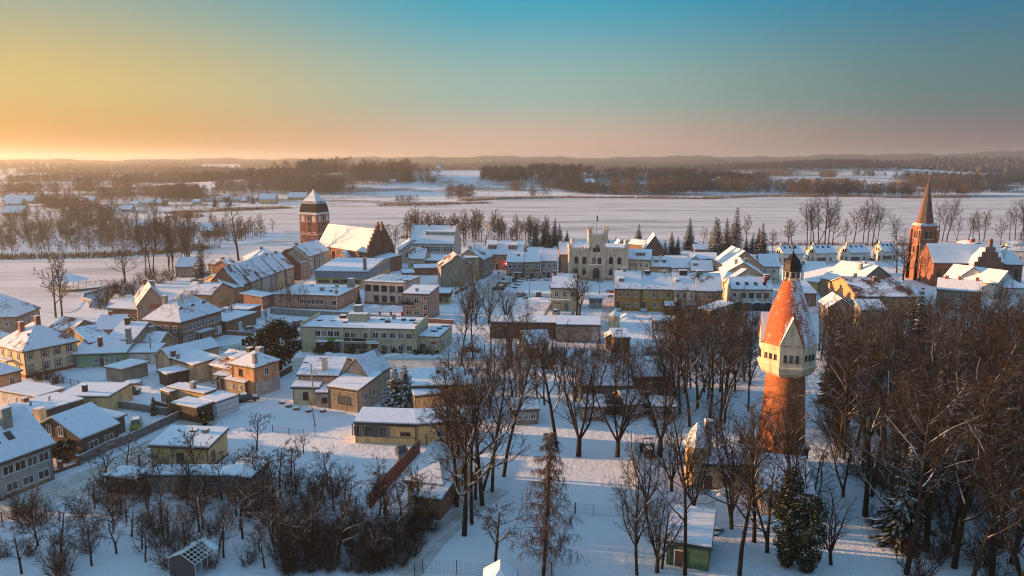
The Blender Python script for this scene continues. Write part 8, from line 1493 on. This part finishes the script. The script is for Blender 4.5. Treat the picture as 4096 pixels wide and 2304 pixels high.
# ================================================================== fences and walls
def fence(name, label, pts, h, step, style, mat, pmat=None, base=None, group=None, pw=.1):
    o = empty(name, (*pts[0][:2], 0), label, 'fence', group); X, Y = pts[0][0], pts[0][1]; pmat = pmat or mat
    for s, (a, b_) in enumerate(zip(pts, pts[1:])):
        l = hypot(b_[0] - a[0], b_[1] - a[1]); n = max(1, round(l / step)); d = ((b_[0] - a[0]) / l, (b_[1] - a[1]) / l); ang = atan2(d[1], d[0]); st = l / n
        for i in range(n + (1 if s == len(pts) - 2 else 0)):
            x, y = a[0] + d[0] * st * i - X, a[1] + d[1] * st * i - Y; b = MB(); b.box(-pw, -pw, -.05, pw, pw, h * 1.04); 
            if style in ('concrete', 'pillar'): b.box(-pw * .9, -pw * .9, h * 1.04 + .003, pw * .9, pw * .9, h * 1.04 + .12, m=1)
            q = b.build('post', [pmat, SNOWR], o); q.location = (x, y, 0); q.rotation_euler = (0, 0, ang)
            if i >= n: continue
            b = MB(); e = pw
            if style == 'concrete':
                for k in range(4): b.box(e, -.04, h * k / 4 + .01, st - e, .04, h * (k + 1) / 4 - .03, m=0)
                b.box(e, -.05, h - .02, st - e, .05, h + .08, m=1)
            elif style == 'pillar':
                b.box(e, -.1, 0, st - e, .1, .45); b.box(e, -.09, .453, st - e, .09, .55, m=1); [b.tube((e + (st - 2 * e) * t, 0, .55), (e + (st - 2 * e) * t, 0, h * (.65 + .3 * abs(2 * t - 1))), .018, n=3) for t in np.linspace(0, 1, 9)]
                ar = [(e + (st - 2 * e) * t, 0, h * (.65 + .3 * abs(2 * t - 1))) for t in np.linspace(0, 1, 7)]; [b.tube(p, q2, .025, n=3) for p, q2 in zip(ar, ar[1:])]
            elif style == 'board': b.box(e, -.03, .05, st - e, .03, h)
            elif style == 'rail':
                [b.tube((0, 0, h * t), (st, 0, h * t), .03, n=4) for t in (.25, .95)]; [b.tube((st * t, 0, h * .25), (st * t, 0, h * .95), .015, n=3) for t in np.linspace(.06, .94, max(3, int(st / .25)))]
            else:
                [b.tube((0, 0, h * t), (st, 0, h * t), .012, n=3) for t in (.05, .2, .35, .5, .65, .8, .95)]; [b.tube((st * t, 0, .05), (st * t, 0, h * .95), .008, n=3) for t in np.linspace(.1, .9, 7)]
            q = b.build('panel', [mat, SNOWR], o); q.location = (x, y, 0); q.rotation_euler = (0, 0, ang)
    return o
FCON = plain('fence_concrete', (.17, .165, .16), .9, .3); FBR = plain('fence_brick', (.20, .075, .05), .85, .35, 6); WIRE = plain('fence_wire', (.10, .10, .10), .6)
PP = lambda f, *q: [P(f(*a)) for a in q]
fence('concrete_fence', 'grey concrete panel fence around the dark grey house, along the lane', PP(ri, (848, 1215), (1005, 1130), (1180, 1045), (1380, 975), (1600, 870), (1912, 722)), 1.5, 2.2, 'concrete', FCON); fence('concrete_fence', 'concrete panel fence behind the yellow-green minivan garden', PP(ri, (1912, 722), (1640, 672), (1440, 640), (1150, 600)), 1.4, 2.2, 'concrete', FCON)
fence('pillar_fence', 'fence of brick pillars with curved iron railings before the white house', PP(ri, (40, 1475), (170, 1430), (445, 1345), (830, 1215)), 1.5, 3.1, 'pillar', FBR, FBR, pw=.28)
fence('mesh_fence', 'dark mesh fence with tall posts before the yellow long hall', PP(rl, (30, 550), (400, 610), (885, 680)), 1.9, 2.6, 'wire', WIRE, METAL, pw=.07); fence('board_fence', 'long thin board fence running up the snowy lawn by the tractor', PP(rr, (715, 960), (703, 640), (700, 350)), 1.5, 3.0, 'board', plain('sunlit_board', (.20, .15, .10), .8), pw=.06)
fence('wire_fence', 'wire fence across the snowy lawn left of the board fence', PP(rr, (210, 935), (360, 950), (645, 965)), 1.5, 3.2, 'wire', WIRE, METAL, pw=.04); fence('wire_fence', 'wire fence running down beside the larch', PP(rr, (205, 940), (120, 1150), (10, 1440)), 1.5, 2.8, 'wire', WIRE, METAL, pw=.04); fence('wire_fence', 'wire fence along the bottom edge before the pointed roof', PP(rq, (1200, 1310), (1270, 1270), (1560, 1280), (1880, 1310)), 1.6, 3.4, 'wire', WIRE, METAL, pw=.04)
fence('railing_fence', 'dark railing around the snowy front garden of the manor', PP(rc, (215, 945), (600, 975), (830, 985)), 1.1, 2.4, 'rail', METAL, pw=.05); fence('wire_fence', 'wire fence on the left of the cream house yard', PP(re_, (245, 1385), (330, 1245)), 1.7, 2.6, 'rail', METAL, pw=.05); fence('wire_fence', 'wire fence on the right of the cream house yard', PP(re_, (585, 1405), (650, 1265)), 1.7, 2.6, 'rail', METAL, pw=.05)
fence('ranch_fence', 'dark rail fence along the lane of the new white houses', PP(rg, (1340, 640), (1760, 638), (2180, 625), (2520, 612)), 1.2, 4, 'rail', DARKWOOD, pw=.08); fence('wire_fence', 'garden wire fence right of the cream villa', PP(ri, (590, 340), (830, 395), (1000, 440), (1290, 520)), 1.4, 2.8, 'rail', METAL, pw=.05); fence('wire_fence', 'wire fence beside the lane below the pillar fence', PP(ro, (20, 680), (160, 610), (430, 600), (560, 660), (790, 690)), 1.3, 3.0, 'wire', WIRE, DARKWOOD, pw=.05)
fence('wire_fence', 'thin wire fence on the white lawn right of the bungalow', PP(rq, (-20, 60), (120, 85), (250, 100)), 1.2, 3.2, 'wire', WIRE, METAL, pw=.04); fence('gate_frame', 'black metal gate frame beside the twin spruces', PP(rk, (1128, 1300), (1265, 1292)), 1.9, 2.2, 'rail', METAL, pw=.06); fence('railing_fence', 'red-pillared railing before the office block', PP(rd, (165, 1320), (385, 1330), (670, 1335)), 1.2, 4.2, 'rail', WIRE, BRICKP, pw=.25); fence('lattice_gate', 'metal lattice gate beside the pollarded fruit tree', PP(ro, (1195, 225), (1305, 150)), 1.7, 2, 'rail', METAL, pw=.07)
wallrun('stone_wall', 'long dark retaining wall behind the green block', PP(rc, (1232, 500), (1840, 545), (2240, 565)), 1.9, .4, CONC); wallrun('garden_wall', 'low dark wall between the manor garden and the snowy car', PP(rc, (665, 765), (1020, 790)), 1.0, .3, BROWN); wallrun('lot_wall', 'snow-capped wall behind the green block annex', PP(rd, (200, 1370), (780, 1400), (1330, 1440)), 1.2, .4, BRICKD); wallrun('yard_wall', 'low plank wall left of the garage yard', PP(rj, (30, 1210), (230, 1270)), 1.3, .2, DARKWOOD); wallrun('square_wall', 'low wall in front of the derelict gable', PP(rd, (1350, 1060), (1530, 960)), 1.0, .3, BROWN); wallrun('garden_wall', 'low dark fence beneath the broad yew', PP(rj, (1655, 850), (1830, 755)), 1.3, .2, DARKWOOD)
wallrun('park_wall', 'dark garden wall at the back of the park lawn', PP(rm, (1500, 1330), (1960, 1320), (2300, 1300)), 1.6, .3, BRICKD); wallrun('quay_wall', 'snowy quay wall zigzagging along the bay', PP(ra, (1515, 470), (1075, 595), (1062, 650), (1180, 680), (1160, 745)), .9, .5, CONC)
# ================================================================== pier with pavilion
r = empty('lake_pier', P(ra(1000, 545)), 'wooden pier with open roofed pavilion and cross-braced railing on the bay', 'pier'); WD = plain('pier_wood', (.10, .075, .055), .8, .3)
def runrail(a, b_, z, h, nm='railing'):
    l = hypot(b_[0] - a[0], b_[1] - a[1]); n = max(2, int(l / 1.8)); b = MB(); q = [(a[0] + (b_[0] - a[0]) * i / n, a[1] + (b_[1] - a[1]) * i / n) for i in range(n + 1)]
    for i in range(n): b.tube((*q[i], z), (*q[i + 1], z + h), .05, n=3); b.tube((*q[i], z + h), (*q[i + 1], z), .05, n=3); b.tube((*q[i], z + h), (*q[i + 1], z + h), .06, n=4)
    for p in q: b.tube((*p, z - .5), (*p, z + h), .07, n=4)
    b.build(nm, WD, r, r.location)
dk = PP(ra, (780, 545), (1000, 535), (1330, 500), (1420, 470), (1380, 455), (1010, 490), (790, 500))
obj('deck', *slab([[(p[0], p[1], .5) for p in dk]], 0, .2), WD, r, off=r.location); obj('deck_snow', *slab([[(p[0], p[1], .5) for p in dk]], .205, .3), SNOWR, r, off=r.location); runrail(dk[5], dk[4], .8, 1.2); runrail(dk[0], dk[1], .8, 1.2); runrail(dk[0], dk[6], .8, 1.2)
pc = P(ra(900, 520)); b = MB(); [b.tube((pc[0] + x, pc[1] + y, .5), (pc[0] + x, pc[1] + y, 3.6), .1, n=4) for x in (-4.5, 0, 4.5) for y in (-2.5, 2.5)]; b.build('pavilion_posts', WD, r, r.location)
b = MB(); b.add([(pc[0] - 5.5, pc[1] - 3.4, 3.6), (pc[0] + 5.5, pc[1] - 3.4, 3.6), (pc[0] + 5.5, pc[1] + 3.4, 3.6), (pc[0] - 5.5, pc[1] + 3.4, 3.6), (pc[0], pc[1], 6.0)], [(0, 1, 4), (1, 2, 4), (2, 3, 4), (3, 0, 4), (3, 2, 1, 0)]); b.build('pavilion_roof', SNOWR, r, r.location)
# ================================================================== brick chimney, planters, benches, heaps
q, h = ph(rm(402, 800), rm(0, 455)[1]); r = empty('brick_chimney', (*q[:2], 0), 'free-standing soot-dark brick chimney among the roadside trees', 'chimney'); b = MB(); b.lathe([(.95, 0), (.9, h * .55), (.98, h * .56), (.98, h * .58), (.8, h * .6), (.72, h * .95)], 4, rot=pi / 4); b.build('shaft', BRICKD, r); b = MB(); b.lathe([(.95, h * .95), (1.0, h * .97), (.95, h)], 4, rot=pi / 4); b.build('crown_band', DARKWOOD, r); b = MB(); [b.tube((-.7, -.55, z), (-1.0, -.55, z), .03, n=4) for z in np.linspace(1, h - 1, 9)]; b.build('rungs', METAL, r)
for i, (x, y) in enumerate(((1700, 1172), (1785, 1215), (1887, 1250), (2042, 1278), (2228, 1278))):
    r = empty('planter', P(rj(x, y)), ('smallest', 'second', 'third', 'fourth', 'rightmost')[i] + ' brick planter from the left in the snowy yard', 'planter', 'brick planters in the yard'); b = MB(); b.lathe([(.55, 0), (.62, .4)], 6); b.build('tub', BRICKP, r); b = MB(); b.lathe([(.6, .402), (.5, .52), (.1, .58)], 6); b.build('snow_cap', SNOWR, r)
for i, (x, y) in enumerate(((2118, 968), (2155, 932), (2190, 893), (2225, 867), (2375, 872), (2540, 872))):
    r = empty('ring_bench', P(rd(x, y)), ('first', 'second', 'third', 'fourth', 'fifth', 'sixth')[i] + ' round tree bench on the square, counted from the parked cars', 'bench', 'round benches on the square'); b = MB(); b.lathe([(.7, .35), (1.3, .35), (1.3, .45), (.7, .45)], 14); b.build('seat', DARKWOOD, r); b = MB(); b.lathe([(.72, .455), (1.28, .455), (1.2, .53), (.8, .53)], 14); b.build('snow_cap', SNOWR, r)
    for k in range(6): b = MB(); b.tube((cos(k * pi / 3), sin(k * pi / 3), 0), (cos(k * pi / 3), sin(k * pi / 3), .36), .06, n=4); b.build('leg', METAL, r)
    place(FRUIT[i % 3], P(rd(x, y)), .5, 'young bare tree inside the ' + ('first', 'second', 'third', 'fourth', 'fifth', 'sixth')[i] + ' round bench', group='young trees of the square')
r = empty('round_planter', P(re_(1105, 1028)), 'round brick flower bed before the town hall', 'planter'); b = MB(); b.lathe([(1.6, 0), (1.6, .5), (1.35, .52), (1.3, .4)], 16); b.build('brick_ring', BRICKR, r)
for f, x, y, lb in ((rd, 2260, 1132, 'bench at the near edge of the square'), (re_, 1105, 1105, 'dark bench right of the kiosk')):
    r = empty('park_bench', P(f(x, y)), lb, 'bench'); b = MB(); b.box(-.9, -.25, .42, .9, .2, .48); b.build('seat', DARKWOOD, r); b = MB(); b.box(-.9, .2, .55, .9, .26, .95); b.build('backrest', DARKWOOD, r)
    for sx in (-.75, .75): b = MB(); b.box(sx - .06, -.2, 0, sx + .06, .2, .42); b.build('leg', CONC, r)
def heap(name, label, p, rx, ry, h, mat, seed, cat='heap', rough=.3):
    R_ = random.Random(seed); V = []; Fc = []; n = 14
    for j in range(5):
        for i in range(n): a = 2 * pi * i / n; k = 1 - j / 5; q = k * R_.uniform(1 - rough, 1 + rough); V.append((rx * cos(a) * q, ry * sin(a) * q, h * (j / 5) ** .7 * R_.uniform(.85, 1.15)))
    V.append((0, 0, h)); 
    for j in range(4): Fc += [(j * n + i, j * n + (i + 1) % n, (j + 1) * n + (i + 1) % n, (j + 1) * n + i) for i in range(n)]
    Fc += [(4 * n + i, 4 * n + (i + 1) % n, 5 * n) for i in range(n)]; o = obj(name, V, Fc, mat, smooth=True); o.location = (p[0], p[1], -.05); tag(o, label, cat)
heap('snow_pile', 'snow pile left of two before the office block', PG(rd, 320, 1235), 3, 1.6, 1.3, SNOWR, 1); heap('snow_pile', 'snow pile right of two before the office block', PG(rd, 560, 1238), 3.2, 1.6, 1.2, SNOWR, 2); heap('snow_pile', 'big snow heap behind the mustard terrace house', PG(re_, 1320, 1360), 2.6, 1.8, 1.7, SNOWR, 3); heap('snow_pile', 'snow mound at the garage yard on the left', PG(ri, 100, 545), 3, 1.8, 1.2, SNOWR, 4); heap('rubble_heap', 'heap of snowy rubble before the pump house', PG(rv, 510, 555), 2.2, 1.4, 1.0, slopesnow('rubble', (.2, .15, .12), .3, .7, nz=.5), 5, rough=.45); heap('wood_pile', 'pile of split logs before the turret house', PG(rv, 310, 415), 2.4, 1.0, 1.0, slopesnow('logs', (.24, .13, .06), .5, .8, nz=.5), 6, rough=.45); heap('snow_pile', 'snow ridge along the main street before the green block', PG(rk, 250, 655), 5, 1.2, .8, SNOWR, 7)
r = empty('trampoline', P(ri(1405, 375)), 'round snow-covered trampoline in the garden', 'trampoline'); b = MB(); b.lathe([(1.7, .75), (1.75, .8), (1.7, .85)], 18); b.build('rim', METAL, r); b = MB(); b.lathe([(1.68, .82), (1.6, .95), (.2, 1.0)], 18); b.build('snow_cap', SNOWR, r)
for k in range(6): b = MB(); b.tube((1.7 * cos(k), 1.7 * sin(k), 0), (1.7 * cos(k), 1.7 * sin(k), 1.9), .03, n=4); b.build('leg', METAL, r)
for i, (x, y, t) in enumerate(((245, 605, .25), (262, 592, -.3))):
    b = MB(); V = []; n, m = 18, 8
    for a in range(n):
        for c in range(m): A = 2 * pi * a / n; B_ = 2 * pi * c / m; V.append(((.75 + .22 * cos(B_)) * cos(A), (.75 + .22 * cos(B_)) * sin(A), .22 * sin(B_)))
    b.add(V, [(a * m + c, ((a + 1) % n) * m + c, ((a + 1) % n) * m + (c + 1) % m, a * m + (c + 1) % m) for a in range(n) for c in range(m)]); o = b.build('discarded_truck_tyre', slopesnow('tyre_snow', (.02, .02, .02), .3, .6)); o.location = (*P(rv(x, y))[:2], .3); o.rotation_euler = (t, .2, 0); tag(o, ('flat lying old tyre by the thin birches', 'tilted old tyre by the thin birches')[i], 'tyre')
r = building('notice_kiosk', 'flat-roofed kiosk with a lettered white board by the leaning tree', 'kiosk'); w = Wing(r, re_(832, 1110), re_(1000, 1112), 3.0, 4, roof='flat', wall=GREYB, snow=S_F, oh=.45)
pb = plain('board_ink', (.05, .06, .14), .6)
for z, segs in ((2.45, ((.1, .3), (.34, .62), (.66, .92))), (2.05, ((.1, .2), (.24, .52), (.58, .92))), (1.65, ((.1, .36), (.4, .52), (.58, .92)))):
    b = MB(); [b.add([w.loc(w.W * a, -.02, z), w.loc(w.W * c, -.02, z), w.loc(w.W * c, -.02, z + .2), w.loc(w.W * a, -.02, z + .2)], [(0, 1, 2, 3)]) for a, c in segs]; b.build('lettered_line', pb, r, r.location)
q = P(rq(2018, 1296)); r = empty('globe_lamp', (*P((2041, 2330))[:2], 0), 'red post with round globe lamp at the bottom edge', 'lamp'); h = zat(r.location, 2262); b = MB(); b.lathe([(.14, 0), (.14, h - .9), (.3, h - .85), (.3, h - .75), (.1, h - .7), (.1, h - .25)], 8); b.build('post', BRICKP, r); b = MB(); b.lathe([(.05, h - .3), (.22, h - .22), (.3, h - .02), (.22, h + .18), (.04, h + .26)], 12); b.build('globe', WHITE, r)
for i, (x, y, s) in enumerate(((755, 445, 1), (2180, 1170, 1))): o = empty('waste_bin', P(rj(x + (0 if i else 15), y + 15)), ('dark bin on the manor railing', 'dark bin beside the tall street lamp')[i], 'bin'); b = MB(); b.lathe([(.3, 0), (.36, .95)], 10); b.build('drum', METAL, o); b = MB(); b.lathe([(.36, .952), (.3, 1.05)], 10); b.build('snow_cap', SNOWR, o)
# ================================================================== chimney smoke
def smoke(label, pts, r0, r1, dens, seed):
    """soft-edged plume: density falls off from its axis"""
    A, B = np.array(pts[0]), np.array(pts[-1]); Lg = np.linalg.norm(B - A); dr = (B - A) / Lg
    m = bpy.data.materials.new('chimney_smoke'); m.use_nodes = True; nt = m.node_tree; nt.nodes.clear(); o_ = nt.nodes.new('ShaderNodeOutputMaterial'); v = nt.nodes.new('ShaderNodeVolumePrincipled'); v.inputs['Color'].default_value = (.92, .92, .93, 1); p = pos(nt)
    def vm(op, a, b_=None):
        n = nt.nodes.new('ShaderNodeVectorMath'); n.operation = op
        for i, q in enumerate((a, b_)):
            if q is None: continue
            if hasattr(q, 'links'): nt.links.new(q, n.inputs[i])
            else: n.inputs[i].default_value = tuple(q)
        return n
    nz_ = N(nt, 'ShaderNodeTexNoise', Scale=.35, Detail=3.0); nt.links.new(p, nz_.inputs['Vector']); wob = vm('MULTIPLY', vm('SUBTRACT', nz_.outputs['Color'], (.5, .5, .5)).outputs[0], (r1 * 1.6,) * 3).outputs[0]
    q = vm('SUBTRACT', vm('ADD', p, wob).outputs[0], A).outputs[0]; t = vm('DOT_PRODUCT', q, dr).outputs['Value']; ax = nt.nodes.new('ShaderNodeVectorMath'); ax.operation = 'SCALE'; ax.inputs[0].default_value = tuple(dr); nt.links.new(t, ax.inputs['Scale'])
    perp = vm('LENGTH', vm('SUBTRACT', q, ax.outputs[0]).outputs[0]).outputs['Value']; u = math_(nt, 'DIVIDE', t, Lg); Rr = math_(nt, 'ADD', math_(nt, 'MULTIPLY', u, (r1 - r0) * .55), r0 * .9)
    fall = math_(nt, 'MAXIMUM', math_(nt, 'SUBTRACT', 1.0, math_(nt, 'DIVIDE', perp, Rr)), 0.0); fade = math_(nt, 'MAXIMUM', math_(nt, 'SUBTRACT', 1.02, u), 0.0)
    den = math_(nt, 'MULTIPLY', math_(nt, 'MULTIPLY', fall, math_(nt, 'MULTIPLY', fade, fade)), dens * 3.0); nt.links.new(den, v.inputs['Density']); nt.links.new(v.outputs[0], o_.inputs['Volume'])
    b = MB(); k = len(pts); n = 10; V = []; rm_ = r1 * 1.15
    for j, f_ in enumerate((-.06, 1.0)):
        c = A + dr * Lg * f_; r_ = (r0 * 2.2, rm_)[j]; V += [(c[0] + r_ * cos(2 * pi * i / n), c[1] + r_ * sin(2 * pi * i / n), c[2]) for i in range(n)]
    Fc = [(i, (i + 1) % n, n + (i + 1) % n, n + i) for i in range(n)] + [tuple(range(n - 1, -1, -1)), tuple(n + i for i in range(n))]
    o = obj('chimney_smoke', V, Fc, m, off=pts[0]); o.location = pts[0]; tag(o, label, None, None, 'stuff')
def smk(label, f, base, tops, y0, r0, r1, dens, s):
    B = P(f(*base), y0); pts = [B]
    for x, y in tops: d = ray(*f(x, y)); t = B[1] / d[1]; pts.append((d[0] * t, B[1], CAMZ + d[2] * t))
    smoke(label, pts, r0, r1, dens, s)
smk('white smoke rising left from the orange house chimney', rd, (1895, 325), ((1870, 262), (1815, 205), (1740, 130), (1640, 40)), 11.5, .35, 3.2, .5, 1); smk('grey smoke rising from the low house behind the square', rd, (2305, 482), ((2290, 400), (2250, 310), (2190, 220), (2120, 120)), 8.6, .35, 3.2, .4, 2); smk('wisp of sunlit smoke above the leftmost hipped house', ra, (70, 540), ((75, 470), (110, 440), (160, 410)), 12.5, .3, 1.0, .6, 3); smk('puff of smoke before the old church tower', rb, (1690, 890), ((1660, 850), (1640, 800)), 12.5, .3, 1.2, .6, 4); smk('small smoke puff above the workshop roof', ra, (1590, 925), ((1540, 900), (1450, 890)), 7.2, .25, 1.2, .5, 5)
